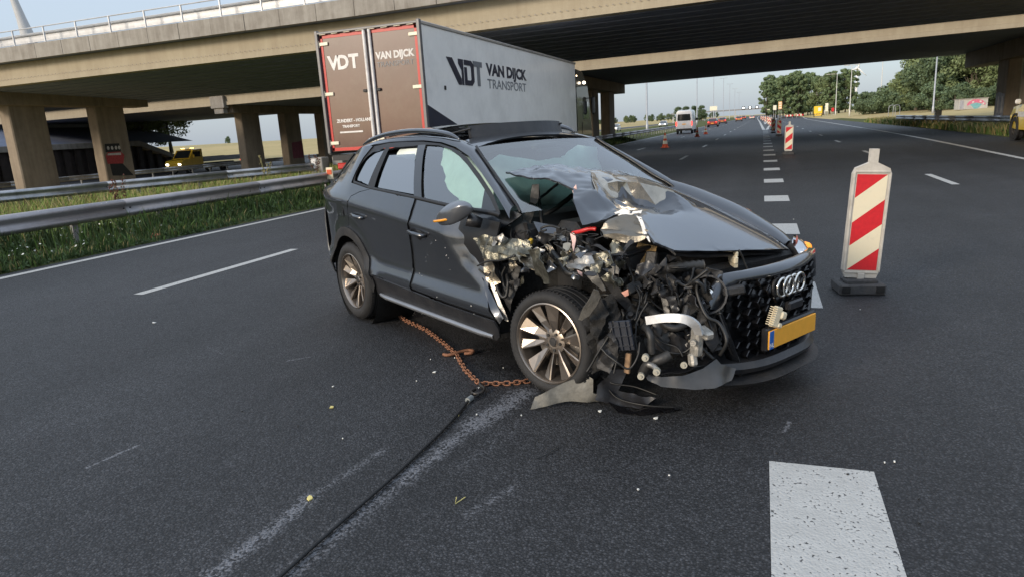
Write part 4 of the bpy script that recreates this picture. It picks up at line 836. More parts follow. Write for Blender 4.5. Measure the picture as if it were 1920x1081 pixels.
# ---- glass, pillars and roof
GL = glassmat('tinted_glass', (.66, .84, .78), .0, 1.0, .20)
GLD = glassmat('privacy_glass', (.12, .14, .145), .0, 1.2, .28)
GLW = glassmat('windscreen_glass', (.66, .84, .78), .005, .9, .16)
qg = [(-2.775, 1.262), (-2.765, 1.34), (-2.725, 1.445), (-2.64, 1.497), (-2.485, 1.53), (-2.46, 1.53), (-2.515, 1.225)]
panel('quarter_glass', qg, RS(.012), GLD, car, .06, 0)
rg = [(-2.365, 1.475), (-1.955, 1.488), (-1.700, 1.185), (-2.385, 1.214)]
panel('rear_door_glass', rg, RS(.016), GLD, car, .06, 0)
fg = [(-1.842, 1.555), (-1.648, 1.547), (-1.465, 1.516), (-1.30, 1.471), (-1.124, 1.405), (-.949, 1.327), (-.83, 1.268), (-.79, 1.133), (-1.177, 1.146), (-1.563, 1.167)]
panel('front_door_glass', fg, RS(.012), GL, car, .05, 0)
panel('mirror_sail', [(-.83, 1.268), (-.735, 1.215), (-.61, 1.135), (-.79, 1.130)], RS(.008), PM['M_GLOSSB'], car, .05)
RL = [(-3.2, 1.485), (-2.95, 1.535), (-2.7, 1.566), (-2.44, 1.585), (-2.17, 1.590), (-1.93, 1.590), (-1.65, 1.572), (-1.42, 1.536), (-1.19, 1.476), (-.92, 1.361), (-.674, 1.238), (-.53, 1.155), (-.45, 1.10)]
DT = [(-2.80, 1.30), (-2.775, 1.40), (-2.72, 1.46), (-2.64, 1.502), (-2.47, 1.534), (-2.17, 1.543), (-1.85, 1.557), (-1.648, 1.549), (-1.465, 1.518), (-1.30, 1.473), (-1.124, 1.407), (-.949, 1.329), (-.83, 1.27), (-.725, 1.215), (-.60, 1.13)]
TO = [(-2.84, 1.25), (-2.84, 1.34), (-2.80, 1.46), (-2.68, 1.548), (-2.44, 1.575), (-2.17, 1.580), (-1.93, 1.580), (-1.655, 1.563), (-1.43, 1.528), (-1.20, 1.468), (-.93, 1.354), (-.69, 1.232), (-.56, 1.13)]
DT = [(-2.785, 1.25)] + DT
def resample(L, n):
    P_ = [Vector((*q, 0)) for q in L]; d = [0]
    for a, b in zip(P_, P_[1:]): d.append(d[-1] + (b - a).length)
    return [(float(np.interp(t, d, [q.x for q in P_])), float(np.interp(t, d, [q.y for q in P_]))) for t in np.linspace(0, d[-1], n)]
def ribbon(name, A, B, fn, m, n=70, th=.006):
    v = []; f = []
    for a, b in zip(resample(A, n), resample(B, n)):
        for t in (0, .5, 1): v.append(fn(a[0] + (b[0] - a[0]) * t, a[1] + (b[1] - a[1]) * t))
    for i in range(n - 1):
        for k in range(2): f.append((i * 3 + k, i * 3 + k + 1, i * 3 + 4 + k, i * 3 + 3 + k))
    return mesh(name, v, f, m, car, smooth=True)
ribbon('window_trim', DT, TO, RS(-.003), SEAL)
ribbon('window_pillar', [(-2.46, 1.537), (-2.515, 1.22)], [(-2.39, 1.54), (-2.388, 1.206)], RS(-.002), SEAL, 20)
ribbon('window_pillar', [(-1.955, 1.555), (-1.695, 1.172)], [(-1.85, 1.558), (-1.572, 1.16)], RS(-.003), PM['M_GLOSSB'], 24)
def zroof(x): return float(np.interp(x, [-3.55, -3.35, -3.1, -2.7, -2.3, -1.9, -1.5, -1.3, -1.12], [1.47, 1.53, 1.585, 1.643, 1.665, 1.66, 1.632, 1.602, 1.563]))
def roof3(x, y): return (x, y, zroof(x) - .055 * min(1.3, abs(y) / .62) ** 2.4)
inner = []
for (x, z) in RL:
    if x <= -1.25: inner.append(Vector(roof3(x - .0, -.555)))
WSR = [(-1.192, -.60, 1.531), (-1.064, -.63, 1.453), (-.87, -.675, 1.348), (-.664, -.72, 1.227), (-.541, -.75, 1.166), (-.483, -.765, 1.119)]
pairs = []
for (x, z) in RL:
    o_ = Vector(RS(-.001)(x, z))
    if x <= -1.4: i_ = Vector(roof3(x, -.545))
    else: i_ = Vector((np.interp(x, [-1.19, -1.0, -.80, -.60, -.47], [a[0] for a in WSR[:5]]), np.interp(x, [-1.19, -1.0, -.80, -.60, -.47], [a[1] for a in WSR[:5]]), np.interp(x, [-1.19, -1.0, -.80, -.60, -.47], [a[2] for a in WSR[:5]])))
    pairs.append((o_, i_))
def frame_loft(mir=1):
    v = []; f = []; n = 6
    for o_, i_ in pairs:
        for k in range(n):
            t = k / (n - 1); p = o_.lerp(i_, t); p = p + Vector((0, -.03, .035)) * (4 * t * (1 - t)) * .5
            v.append((p.x, p.y * mir, p.z))
    for i in range(len(pairs) - 1):
        for k in range(n - 1):
            q = (i * n + k, i * n + k + 1, (i + 1) * n + k + 1, (i + 1) * n + k); f.append(q if mir > 0 else q[::-1])
    return v, f
mesh('roof_frame', *frame_loft(1), PT, car, smooth=True)
mesh('roof_frame', *frame_loft(-1), PT, car, smooth=True)
for s in (1, -1):   # screen seals
    MB().tube([(a[0] + .012, s * (-a[1] - .0), a[2] + .006) for a in smoothpath(WSR, 4)], .011, 6).build('screen_seal', SEAL, car, smooth=True)
hdr = [(-1.19, -.60), (-1.235, -.3), (-1.25, 0), (-1.235, .3), (-1.19, .60), (-1.42, .56), (-1.44, 0), (-1.42, -.56)]
panel('roof_header', hdr, roof3, PT, car, .05)
panel('roof_glass', [(-1.46, -.53), (-1.46, .53), (-2.25, .53), (-2.25, -.53)], lambda x, y: (x, y, roof3(x, y)[2] - .055), PM['M_GLOSSB'], car, .1)
panel('roof_rear', [(-2.55, -.55), (-2.55, .55), (-3.3, .57), (-3.3, -.57)], roof3, PM['M_GLOSSB'], car, .08)
panel('sliding_glass', [(-1.95, -.50), (-1.95, .50), (-2.75, .50), (-2.75, -.50)], lambda x, y: (x, y, roof3(x, y)[2] + .028 + .012 * (x + 2.75) / .8), PM['M_GLOSSB'], car, .08)
v = []; f = []
for i in range(15):
    y = -.46 + .92 * i / 14; xx = -1.40 - .085 * (1 - (y / .46) ** 2) * -1 - .06; zb = roof3(xx, y)[2]
    v += [(xx + .02, y, zb - .005), (xx - .015, y, zb + .085), (xx - .035, y, zb + .082), (xx - .02, y, zb - .005)]
for i in range(14):
    for k in range(3): f.append((i * 4 + k, i * 4 + k + 1, i * 4 + 5 + k, i * 4 + 4 + k))
f += [(0, 1, 2, 3)[::-1], (56, 57, 58, 59)]
mesh('wind_deflector', v, f, PM['M_BLACKS'], car, smooth=False)
for s in (-1, 1):
    MB().cyl((-1.45, s * .46, zroof(-1.45) + .04), (-1.75, s * .47, zroof(-1.75) - .02), .008).build('deflector_arm', BP, car)
    rl = smoothpath([(-1.42, s * .585, 1.588), (-1.56, s * .59, 1.630), (-1.85, s * .59, 1.660), (-2.2, s * .595, 1.668), (-2.6, s * .60, 1.648), (-2.9, s * .605, 1.606), (-3.1, s * .60, 1.56)], 5)
    MB().tube(rl, [.006 + .014 * min(1, min(i, len(rl) - 1 - i) / 5) for i in range(len(rl))], 8).build('roof_rail', PT, car, smooth=True)
# windscreen
v = []; f = []; nu, nv = 17, 13
for j in range(nv):
    t = j / (nv - 1); e = smoothpath(WSR, 4)
    k = t * (len(e) - 1); a = e[int(k)].lerp(e[min(int(k) + 1, len(e) - 1)], k - int(k))
    for i in range(nu):
        u = -1 + 2 * i / (nu - 1)
        v.append((a.x + .13 * (1 - u * u) * (.45 + .75 * t), a.y * -u * -1 * (1 if True else 1), a.z + .022 * (1 - u * u)))
for j in range(nv - 1):
    for i in range(nu - 1): f.append((j * nu + i, j * nu + i + 1, (j + 1) * nu + i + 1, (j + 1) * nu + i))
mesh('windscreen', v, f, GLW, car, smooth=True)
MB().box((-1.16, .02, 1.50), (.10, .20, .05), bev=.015).box((-1.10, .02, 1.44), (.05, .26, .10), (0, .3, 0), bev=.02).build('rear_view_mirror', BP, car)
# ---- far side, tail, floor
lside = [(-3.83, .45), (-3.86, .8), (-3.71, 1.10), (-3.56, 1.22), (-2.85, 1.24), (-1.66, 1.165), (-.56, 1.11), (-.50, 1.10), (-.52, .40), (-.58, .28), (-2.42, .28)] + arc(-2.915, .33, .45, 0, 172, 12)
panel('far_side_panel', lside, LS(), PT, car, .08)
panel('far_side_glass', [(-2.83, 1.24), (-2.7, 1.49), (-2.44, 1.55), (-1.85, 1.56), (-1.42, 1.51), (-1.12, 1.40), (-.73, 1.22), (-.6, 1.13), (-1.66, 1.168)], LS(.01), GLD, car, .1, 0)
ribbon('far_window_trim', DT, TO, LS(-.003), SEAL)
panel('far_quarter', [(-2.83, 1.235), (-2.80, 1.34), (-2.70, 1.525), (-2.68, 1.553), (-3.2, 1.485), (-3.29, 1.44), (-3.56, 1.22)], LS(), PT, car, .06)
def tail(y, z):
    hw = 1.0; x0 = float(np.interp(z, [.35, .55, .85, 1.0, 1.12, 1.25, 1.4, 1.5], [-3.86, -3.92, -3.94, -3.90, -3.80, -3.63, -3.44, -3.30]))
    return (x0 + .16 * (abs(y) / .8) ** 3.5, y, z)
panel('tailgate', [(-.80, .36), (.80, .36), (.785, .80), (.775, 1.0), (.735, 1.2), (.63, 1.48), (-.63, 1.48), (-.735, 1.2), (-.775, 1.0), (-.785, .80)], tail, PT, car, .08)
MB().box((-3.84, -.52, 1.0), (.10, .34, .10), (0, 0, .25), bev=.02).build('tail_lamp', mat('car_tail_lamp', (.30, .015, .015), .15, coat=1.), car)
MB().box((-1.5, 0, .36), (1.75, 1.72, .14)).box((-2.9, 0, .40), (1.2, 1.1, .2)).box((-.35, 0, .36), (.6, .9, .14)).build('floor_pan', BP, car)
panel('inner_side', [(-3.7, .4), (-3.6, 1.15), (-1.66, 1.12), (-.60, 1.06), (-.62, .40), (-2.36, .36)] + arc(-2.915, .33, .47, 0, 170, 10), RS(.045), SEAL, car, .1)
mb = MB(Matrix.Translation((-2.915, -.70, .33))); mb.lathe([(.46, -.20), (.47, .22), (0.05, .24)], 28); mb.build('rear_wheel_well', PM['M_LINER'], car, smooth=True)
INT = mat('interior_grey', (.03, .03, .032), .8, 0, .2)
for y in (-.38, .38):
    MB().box((-1.75, y, .72), (.52, .52, .22), bev=.06).box((-2.02, y, 1.02), (.16, .50, .62), (0, -.2, 0), bev=.06).box((-2.10, y, 1.40), (.10, .27, .18), (0, -.15, 0), bev=.04).build('front_seat', INT, car)
MB().box((-2.75, 0, .72), (.5, 1.3, .22), bev=.06).box((-3.05, 0, 1.02), (.16, 1.3, .62), (0, -.25, 0), bev=.05).build('rear_bench', INT, car)
MB().box((-.80, 0, .93), (.55, 1.42, .26), bev=.07).build('dashboard', INT, car)
BAG = mat('airbag_fabric', (.68, .74, .70), .9, 0, .1, 7., .5, 18.)
def bag(name, out, fn, amp):
    o = panel(name, out, fn, BAG, car, .035, .01)
    for vv in o.data.vertices:
        p = Vector(vv.co); vv.co.y += amp * noise.noise(p * 6) + amp * .5 * noise.noise(p * 15)
    return o
bag('curtain_airbag', [(-1.66, 1.53), (-1.47, 1.505), (-1.25, 1.44), (-1.05, 1.36), (-.86, 1.26), (-.80, 1.13), (-1.02, 1.13), (-1.22, 1.16), (-1.40, 1.22), (-1.56, 1.30), (-1.66, 1.40)], lambda x, z: (x, -(Yw(x, z) - .10 + .04 * math.sin(x * 11) * math.sin(z * 13)), z), .035)
bag('curtain_airbag', [(-2.32, 1.52), (-1.98, 1.53), (-1.98, 1.44), (-2.32, 1.46)], lambda x, z: (x, -(Yw(x, z) - .06), z), .02)
def fbag(y, z): return (-1.16 + .16 * math.cos(y * 2.4) * (1 - ((z - 1.2) / .3) ** 2) + .03 * noise.noise(Vector((y * 7, z * 7, 0))), y, z)
bag('front_airbag', [(-.70, 1.0), (-.69, 1.22), (-.62, 1.38), (-.42, 1.47), (-.1, 1.40), (.15, 1.42), (.38, 1.49), (.57, 1.46), (.66, 1.25), (.70, 1.0)], fbag, .03)
panel('headliner', [(-1.25, -.58), (-1.25, .58), (-3.2, .58), (-3.2, -.58)], lambda x, y: (x, y, roof3(x, y)[2] - .085), INT, car, .15)
# ---- door mirror
mv = [Vector(p) for p in MIRROR]; cc = sum(mv, Vector()) / len(mv)
bm = bmesh.new(); pts = []
for d, s in ((-.085, .80), (-.05, .97), (.0, 1.0), (.05, .93), (.085, .72)):
    for p in mv:
        q = cc + (p - cc) * s; pts.append(bm.verts.new(q + Vector((d, -d * .15, 0))))
bmesh.ops.convex_hull(bm, input=bm.verts)
me = bpy.data.meshes.new('door_mirror'); bm.to_mesh(me); bm.free(); me.materials.append(mat('mirror_cap_grey', (.17, .18, .20), .3, .7, .08, 4., coat=.8))
dm = link(bpy.data.objects.new('door_mirror', me), car); md = dm.modifiers.new('s', 'SUBSURF'); md.levels = md.render_levels = 2
me.polygons.foreach_set('use_smooth', [True] * len(me.polygons))
AMB = mat('amber_lens', (.75, .32, .02), .2, 0, .1, coat=.8)
lo, hi = mv[0], mv[5]
MB().tube(smoothpath([lo + Vector((.015, -.03, .004)), lo.lerp(hi, .25) + Vector((.045, -.045, -.004)), lo.lerp(hi, .48) + Vector((.07, -.045, -.004)), lo.lerp(hi, .66) + Vector((.078, -.035, -.002))], 4), .0095, 6).build('indicator_lens', AMB, dm, smooth=True)
MB().tube([cc + Vector((.05, .06, -.05)), cc + Vector((.10, .14, -.085))], [.05, .035], 10).build('mirror_foot', BS, dm, smooth=True)

# ---- wheels
RIM = mat('bronze_grey_alloy', (.31, .265, .225), .30, .85, .12, 9., coat=.3, dirt=(.14, .12, .10), dirt_amt=.35, dscale=10.)
DISC = mat('brake_disc', (.30, .28, .26), .35, .9, .3, 25.)
def wheel(name, M, flat=0.):
    root = empty(name); root.parent = car; root.matrix_local = M @ Matrix.Scale(.97, 4)
    prof = [(.262, -.105), (.270, -.118), (.30, -.132), (.335, -.128), (.358, -.112), (.372, -.085)]
    ty = [(r, h) for r, h in prof]
    for h in (-.062, -.058, -.052, -.048, -.012, -.008, .008, .012, .048, .052, .058, .062): ty.append((.3755 if h not in (-.058, -.052, -.008, .008, .052, .058) else .366, h))
    ty += [(.372, .085), (.358, .112), (.32, .128), (.27, .112), (.262, .10)]
    ty = [(r if r < .285 else .285 + (r - .285) * (1 - flat), h) for r, h in ty]
    t = MB().lathe(ty, 64).build('tyre', RUB, root, auto=40)
    mb = MB()
    for k in range(72):                      # tread sipes on the shoulders
        a = 2 * math.pi * k / 72
        for h in (-.084, .084): rt_ = .285 + .0885 * (1 - flat); mb.box((rt_ * math.cos(a), h, rt_ * math.sin(a)), (.005, .034, .012), (0, -a, 0))
    mb.build('tread_blocks', RUB, t)['kind'] = 'stuff'
    rp = [(.268, -.112), (.270, -.122), (.262, -.125), (.255, -.116), (.250, -.09), (.235, -.02), (.235, .09), (.262, .11)]
    rim = MB().lathe(rp, 64).build('rim', RIM, root, auto=35)
    for k in range(5):
        for a0, sp, sh, off in ((0, 38, 17, 0.), (34, 25, 13, .006)):
            mb = MB(); a = R(k * 72 + a0)
            def pt(r, da, h): return (r * math.cos(a + R(da)), h, r * math.sin(a + R(da)))
            hub, mid_, out = .062, .15, .256
            L = []
            for r, wd, hf in ((hub, sh * 1.5, -.062), (mid_, (sh + sp) * .42, -.088), (out, sp * .62, -.110)):
                L += [pt(r, -wd * .5, hf + .022 + off), pt(r, wd * .36, hf + off), pt(r, wd * .5, hf + .004 + off), pt(r, wd * .5, hf + .045), pt(r, -wd * .5, hf + .050)]
            F = []
            for s_ in range(2):
                for q in range(5):
                    q2 = (q + 1) % 5; F.append((s_ * 5 + q, s_ * 5 + q2, (s_ + 1) * 5 + q2, (s_ + 1) * 5 + q))
            F.append((0, 1, 2, 3, 4)[::-1]); F.append((10, 11, 12, 13, 14))
            mb.add(L, F); mb.build('spoke', RIM, root)
    MB().lathe([(0, -.066), (.032, -.066), (.036, -.06), (.05, -.062), (.085, -.05), (.088, .0)], 28).build('hub', RIM, root, auto=35)
    MB().lathe([(0, -.071), (.026, -.071), (.030, -.066)], 20).build('hub_cap', BP, root)
    for k in range(5):
        a = R(k * 72 + 52); MB().lathe([(0, -.066), (.010, -.066), (.011, -.05)], 8, Matrix.Translation((.056 * math.cos(a), -.002, .056 * math.sin(a)))).build('wheel_bolt', BP, root)
    MB().lathe([(.07, .0), (.175, .0), (.175, .025), (.07, .025)], 36, closed=True).build('brake_disc', DISC, root, auto=35)
    MB().box((.135, .01, .06), (.09, .09, .16), (0, .4, 0), bev=.02).build('brake_caliper', BP, root)
    return root
wheel('wheel', Matrix.Translation((-2.915, -.815, .322)) @ Matrix.Rotation(R(20), 4, 'Y'))
wheel('wheel', Matrix.Translation((-2.915, .80, .322)) @ Matrix.Rotation(R(180), 4, 'Z'))
wheel('wheel', Matrix.Translation((-.165, -.735, .325)) @ Matrix.Rotation(R(11), 4, 'Z') @ Matrix.Rotation(R(-3), 4, 'X') @ Matrix.Rotation(R(-14), 4, 'Y'), .30)
wheel('wheel', Matrix.Translation((.0, .84, .345)) @ Matrix.Rotation(R(190), 4, 'Z'))

# ---- hood: buckled sheet
smooth_pts = [(.588, .05, .884), (.611, .35, .845), (-.237, .62, 1.083), (-.474, .66, 1.148), (-.013, .64, 1.025), (.196, .66, .954), (.408, .66, .87), (.609, .58, .82), (.567, -.3, .916), (.578, -.5, .978), (.3, .3, .985), (.3, 0, 1.012), (.3, -.25, 1.03), (.12, .38, 1.045), (.45, .3, .925), (.45, -.05, .96), (.15, .1, 1.06), (.1, -.15, 1.10), (.42, -.38, 1.01), (-.25, .45, 1.14)]
HP = HOODPTS + smooth_pts
outline = [(-.81, -.62), (-.53, -.60), (-.424, -.55), (-.249, -.50), (-.14, -.60), (.003, -.66), (.079, -.60), (.191, -.45), (.334, -.50), (.437, -.56), (.523, -.60), (.578, -.50), (.575, -.30), (.60, .05), (.622, .35), (.615, .58), (.408, .66), (.196, .66), (-.013, .64), (-.237, .62), (-.474, .66), (-.678, .72), (-.735, .35), (-.742, 0), (-.777, -.15), (-.775, -.40)]
vo, eo, fo, *_ = geometry.delaunay_2d_cdt([Vector(p[:2]) for p in HP], [], [], 0, 1e-5)
zs = []
for q in vo: zs.append(min(HP, key=lambda p: (p[0] - q.x) ** 2 + (p[1] - q.y) ** 2)[2])
def hoodz(x, y):
    best = None
    for t_ in fo:
        a, b, c = (vo[i] for i in t_[:3])
        d = (b.y - c.y) * (a.x - c.x) + (c.x - b.x) * (a.y - c.y)
        if abs(d) < 1e-9: continue
        l1 = ((b.y - c.y) * (x - c.x) + (c.x - b.x) * (y - c.y)) / d; l2 = ((c.y - a.y) * (x - c.x) + (a.x - c.x) * (y - c.y)) / d; l3 = 1 - l1 - l2
        m_ = min(l1, l2, l3)
        if best is None or m_ > best[0]: best = (m_, l1 * zs[t_[0]] + l2 * zs[t_[1]] + l3 * zs[t_[2]])
        if m_ >= -1e-6: break
    return best[1]
_sp = [q for q in HP if not (q[0] < .30 and q[1] < .12)]
_A = np.array([[1, q[0], q[1], q[0] ** 2, q[0] * q[1], q[1] ** 2, q[0] ** 3, q[1] ** 3] for q in _sp]); _c = np.linalg.lstsq(_A, np.array([q[2] for q in _sp]), rcond=None)[0]
def hoods(x, y): return float(np.dot(_c, [1, x, y, x * x, x * y, y * y, x ** 3, y ** 3]))
def hz(x, y):
    k = crump(x, y); k = k * k * (3 - 2 * k); return hoods(x, y) * (1 - k) + hoodz(x, y) * k
def crump(x, y):
    return max(0, min(1, (.20 - x + .5 * max(0, -.25 - y)) / .14)) * max(0, min(1, (.40 - y) / .2))
hood = panel('hood', outline, lambda x, y: (x, y, hz(x, y)), PT, car, .018, 0)
bm = bmesh.new(); bm.from_mesh(hood.data)
bmesh.ops.triangulate(bm, faces=bm.faces)
for it in range(9):
    vs_ = [v_ for v_ in bm.verts if not v_.is_boundary and (it < 1 and crump(v_.co.x, v_.co.y) < .9 or crump(v_.co.x, v_.co.y) < .35)]
    bmesh.ops.smooth_vert(bm, verts=vs_, factor=.5, use_axis_x=False, use_axis_y=False, use_axis_z=True)
for v_ in bm.verts:
    k = crump(v_.co.x, v_.co.y)
    if k > 0:
        p = Vector((v_.co.x, v_.co.y, 0)); vd = noise.voronoi(p * 5.2 + Vector((2.3, .9, 0)))[0]; n1 = vd[1] - vd[0]; n2 = 1 - abs(noise.noise(p * 12 + Vector((5, 2, 0)))) * 2
        v_.co.z += k * (.012 - .022 * n1 + .005 * n2)
bmesh.ops.smooth_vert(bm, verts=[v_ for v_ in bm.verts if not v_.is_boundary], factor=.5, use_axis_x=False, use_axis_y=False, use_axis_z=True)
bmesh.ops.recalc_face_normals(bm, faces=bm.faces)
if sum(f_.normal.z for f_ in bm.faces) < 0: bmesh.ops.reverse_faces(bm, faces=bm.faces)
bm.to_mesh(hood.data); bm.free()
thicken(hood, .012, None, 28)
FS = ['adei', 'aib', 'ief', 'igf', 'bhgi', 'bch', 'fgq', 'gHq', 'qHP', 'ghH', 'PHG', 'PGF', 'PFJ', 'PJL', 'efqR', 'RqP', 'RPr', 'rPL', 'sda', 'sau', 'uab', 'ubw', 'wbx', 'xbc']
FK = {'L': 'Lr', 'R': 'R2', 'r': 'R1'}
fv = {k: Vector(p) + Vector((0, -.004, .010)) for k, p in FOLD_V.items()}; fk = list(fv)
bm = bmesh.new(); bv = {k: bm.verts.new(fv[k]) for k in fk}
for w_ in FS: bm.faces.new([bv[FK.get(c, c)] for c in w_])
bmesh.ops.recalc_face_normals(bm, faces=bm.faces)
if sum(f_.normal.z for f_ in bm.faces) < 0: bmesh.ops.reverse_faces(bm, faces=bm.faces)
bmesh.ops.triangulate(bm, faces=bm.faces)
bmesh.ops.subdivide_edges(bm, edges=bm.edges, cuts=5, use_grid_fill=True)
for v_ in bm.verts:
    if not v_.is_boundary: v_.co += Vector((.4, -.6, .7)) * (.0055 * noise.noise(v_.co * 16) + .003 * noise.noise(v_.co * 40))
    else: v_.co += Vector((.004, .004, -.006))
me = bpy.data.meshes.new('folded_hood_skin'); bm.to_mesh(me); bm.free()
me.materials.append(mat('sun_gleam_hood_skin', (.44, .40, .335), .24, .85, .12, 5., .12, 14., coat=.6, coatr=.06, dirt=(.09, .085, .085), dirt_amt=.45, dscale=6.))  # pale gold base colour paints the low sun's reflection onto the grey hood fold
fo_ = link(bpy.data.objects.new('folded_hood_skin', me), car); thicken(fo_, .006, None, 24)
fo_['label'] = 'sharply creased fold of hood sheet, sun gleam painted into its colour'
hood['label'] = 'buckled hood pushed up against the windscreen'
# inner side of the hood's front edge
panel('hood_liner', [(.54, -.45), (.56, -.2), (.575, .1), (.59, .4), (.57, .56), (.1, .56), (.1, -.4)], lambda x, y: (x, y, hz(x, y) - .055), BP, car, .08)
# far-side fender with the hood's shut line
FO = smoothpath([(-.684, .84, 1.202), (-.432, .86, 1.155), (-.245, .88, 1.104), (.027, .90, 1.017), (.25, .90, .917), (.424, .86, .843), (.52, .80, .80)], 4)
FI = smoothpath([(-.60, .745, 1.18), (-.40, .74, 1.126), (-.20, .735, 1.073), (.04, .735, 1.005), (.24, .735, .942), (.41, .72, .88), (.53, .68, .835)], 4)
v = []; f = []
for a, b in zip(FI, FO):
    for t_, dz in ((0, -.09), (0, -.015), (.25, .006), (.6, .016), (.85, .008), (1, 0)): v.append(a.lerp(b, t_) + Vector((0, 0, dz)))
    v += [b + Vector((.0, .025, -.06)), b + Vector((0, .035, -.25)), b + Vector((0, .02, -.42))]
for i in range(len(FI) - 1):
    for k in range(8): f.append((i * 9 + k, i * 9 + k + 1, i * 9 + 10 + k, i * 9 + 9 + k))
mesh('far_fender', v, f, PT, car, smooth=True)
# ---- front end: frame F carries the grille, badge, plate, lip
FM = Matrix.Translation((.845, .20, -.05)) @ Matrix.Rotation(R(2.), 4, 'Z')
def cf(y): return -.125 * (y / .5) ** 2
HEX = [(-.40, .805), (.40, .805), (.50, .66), (.375, .325), (-.375, .325), (-.50, .665)]
def ring_pts(s, dx): return [FM @ Vector((cf(y) + dx, y * s, .58 + (z - .58) * s)) for y, z in HEX]
hexi, hexo = ring_pts(1.0, 0), ring_pts(1.085, -.012)
def surround(seg, wscale, m, name, d0=-.01, d1=.012):
    a = []; 
    H2 = []
    for i in seg:
        p, q = HEX[i], HEX[(i + 1) % 6]
        for k in range(6): H2.append((p[0] + (q[0] - p[0]) * k / 6, p[1] + (q[1] - p[1]) * k / 6))
    H2.append(HEX[(seg[-1] + 1) % 6]); v = []; f = []
    for y, z in H2:
        for s, dx in ((1.0, d0 - .03), (1.0, d1), (1 + wscale * .4, d1 + .004), (1 + wscale, d0 - .01), (1 + wscale, d0 - .05)): v.append(FM @ Vector((cf(y) + dx, y * s, .58 + (z - .58) * s)))
    for i in range(len(H2) - 1):
        for k in range(4): f.append((i * 5 + k, i * 5 + k + 1, i * 5 + 6 + k, i * 5 + 5 + k))
    return mesh(name, v, f, m, car, smooth=True)
surround([5, 0, 1], .24, PT, 'grille_surround'); surround([2, 3, 4], .06, PM['M_GLOSSB'], 'grille_surround')
# recessed honeycomb of the grille
gb = MB()
v = [FM @ Vector((cf(y) - .055, y, z)) for y, z in HEX]; gback = mesh('grille_backing', v, [tuple(range(6))], SEAL, car)
def inhex(y, z):
    hw = np.interp(z, [.32, .66, .805], [.375, .50, .40]); return abs(y) < hw - .03 and .345 < z < .80
GRM = mat('grille_black', (.007, .007, .008), .28, 0, .2, 12., coat=.3)
cw, chh = .138, .062
for r in range(9):
    for c_ in range(-4, 5):
        y = c_ * cw + (cw / 2 if r % 2 else 0); z = .36 + r * chh
        if not inhex(y, z): continue
        P6 = [(y + cw * .50 * a, z + chh * .62 * b) for a, b in ((-.62, -.75), (.62, -.75), (1.0, 0), (.62, .75), (-.62, .75), (-1.0, 0))]
        v = []; f = []
        for s, dx in ((1.03, -.045), (1.03, -.004), (.97, .0), (.86, -.008), (.82, -.05)):
            for (py, pz) in P6: v.append(FM @ Vector((cf(y) + dx, y + (py - y) * s, z + (pz - z) * s)))
        for q in range(4):
            for k in range(6): f.append((q * 6 + k, q * 6 + (k + 1) % 6, (q + 1) * 6 + (k + 1) % 6, (q + 1) * 6 + k))
        mesh('grille_cell', v, f, GRM, car)
CHR = mat('chrome', (.82, .80, .76), .08, 1., .05)
for k in range(4):
    mb = MB(); yc = -.093 + k * .062
    cpt = Vector((.02, yc, .732))
    mb.tube([FM @ (cpt + Vector((.004 * (k % 2),   .054 * math.cos(t_), .054 * math.sin(t_)))) for t_ in [2 * math.pi * i / 28 for i in range(28)]], .0085, 8, closed=True); mb.build('badge_ring', CHR, car, smooth=True)
    mb = MB(); mb.tube([FM @ (cpt + Vector((-.03, .052 * math.cos(t_), .052 * math.sin(t_)))) for t_ in [2 * math.pi * i / 20 for i in range(20)]], .012, 6, closed=True); mb.build('badge_socket', BP, car, smooth=True)
# number plate
PLY = mat('plate_orange', (.88, .41, .045), .5, 0, .06, 20.); PLB = mat('plate_blue', (.02, .14, .5), .5)
def fbox(c, d, m, name, bev=.002, parent=car):
    mb = MB(FM); mb.box(c, d, bev=bev); return mb.build(name, m, parent)
plate = fbox((.045, .0, .452), (.012, .52, .11), PLY, 'number_plate')
fbox((.0515, -.238, .452), (.003, .042, .108), PLB, 'plate_band', .0005, plate)
text('plate_letters', 'NL', .034, mat('plate_white', (.8, .8, .8), .5), plate, FM @ Matrix.Translation((.0535, -.238, .41)) @ Matrix.Rotation(R(90), 4, 'Z') @ Matrix.Rotation(R(90), 4, 'X'), .001, .0005, 1.0, 'CENTER')
MB(FM).box((.02, .0, .452), (.04, .55, .14), bev=.01).build('plate_holder', BS, car)
fbox((.012, .06, .60), (.04, .16, .055), BS, 'sensor_cover', .01)
# lower bumper and lip
def lip(name, z0, z1, out, m, y0=-.60, y1=.74):
    v = []; f = []; n = 16
    for i in range(n + 1):
        y = y0 + (y1 - y0) * i / n; x = .02 - .34 * (abs(y) / .65) ** 3.2
        for dx, zz in ((-.14, z1 + .02), (.0, z1), (.018 + out, (z0 + z1) / 2), (out, z0), (-.2, z0 - .005)): v.append(FM @ Vector((x + dx, y, zz)))
    for i in range(n):
        for k in range(4): f.append((i * 5 + k, i * 5 + k + 1, i * 5 + 6 + k, i * 5 + 5 + k))
    return mesh(name, v, f, m, car, auto=28)
lip('bumper_bar', .265, .33, .01, BS, -.60, .54); lip('splitter_lip', .20, .235, .045, BP, -.56, .53)
MB(FM).box((-.16, .0, .26), (.2, .74, .12)).build('bumper_core', SEAL, car)
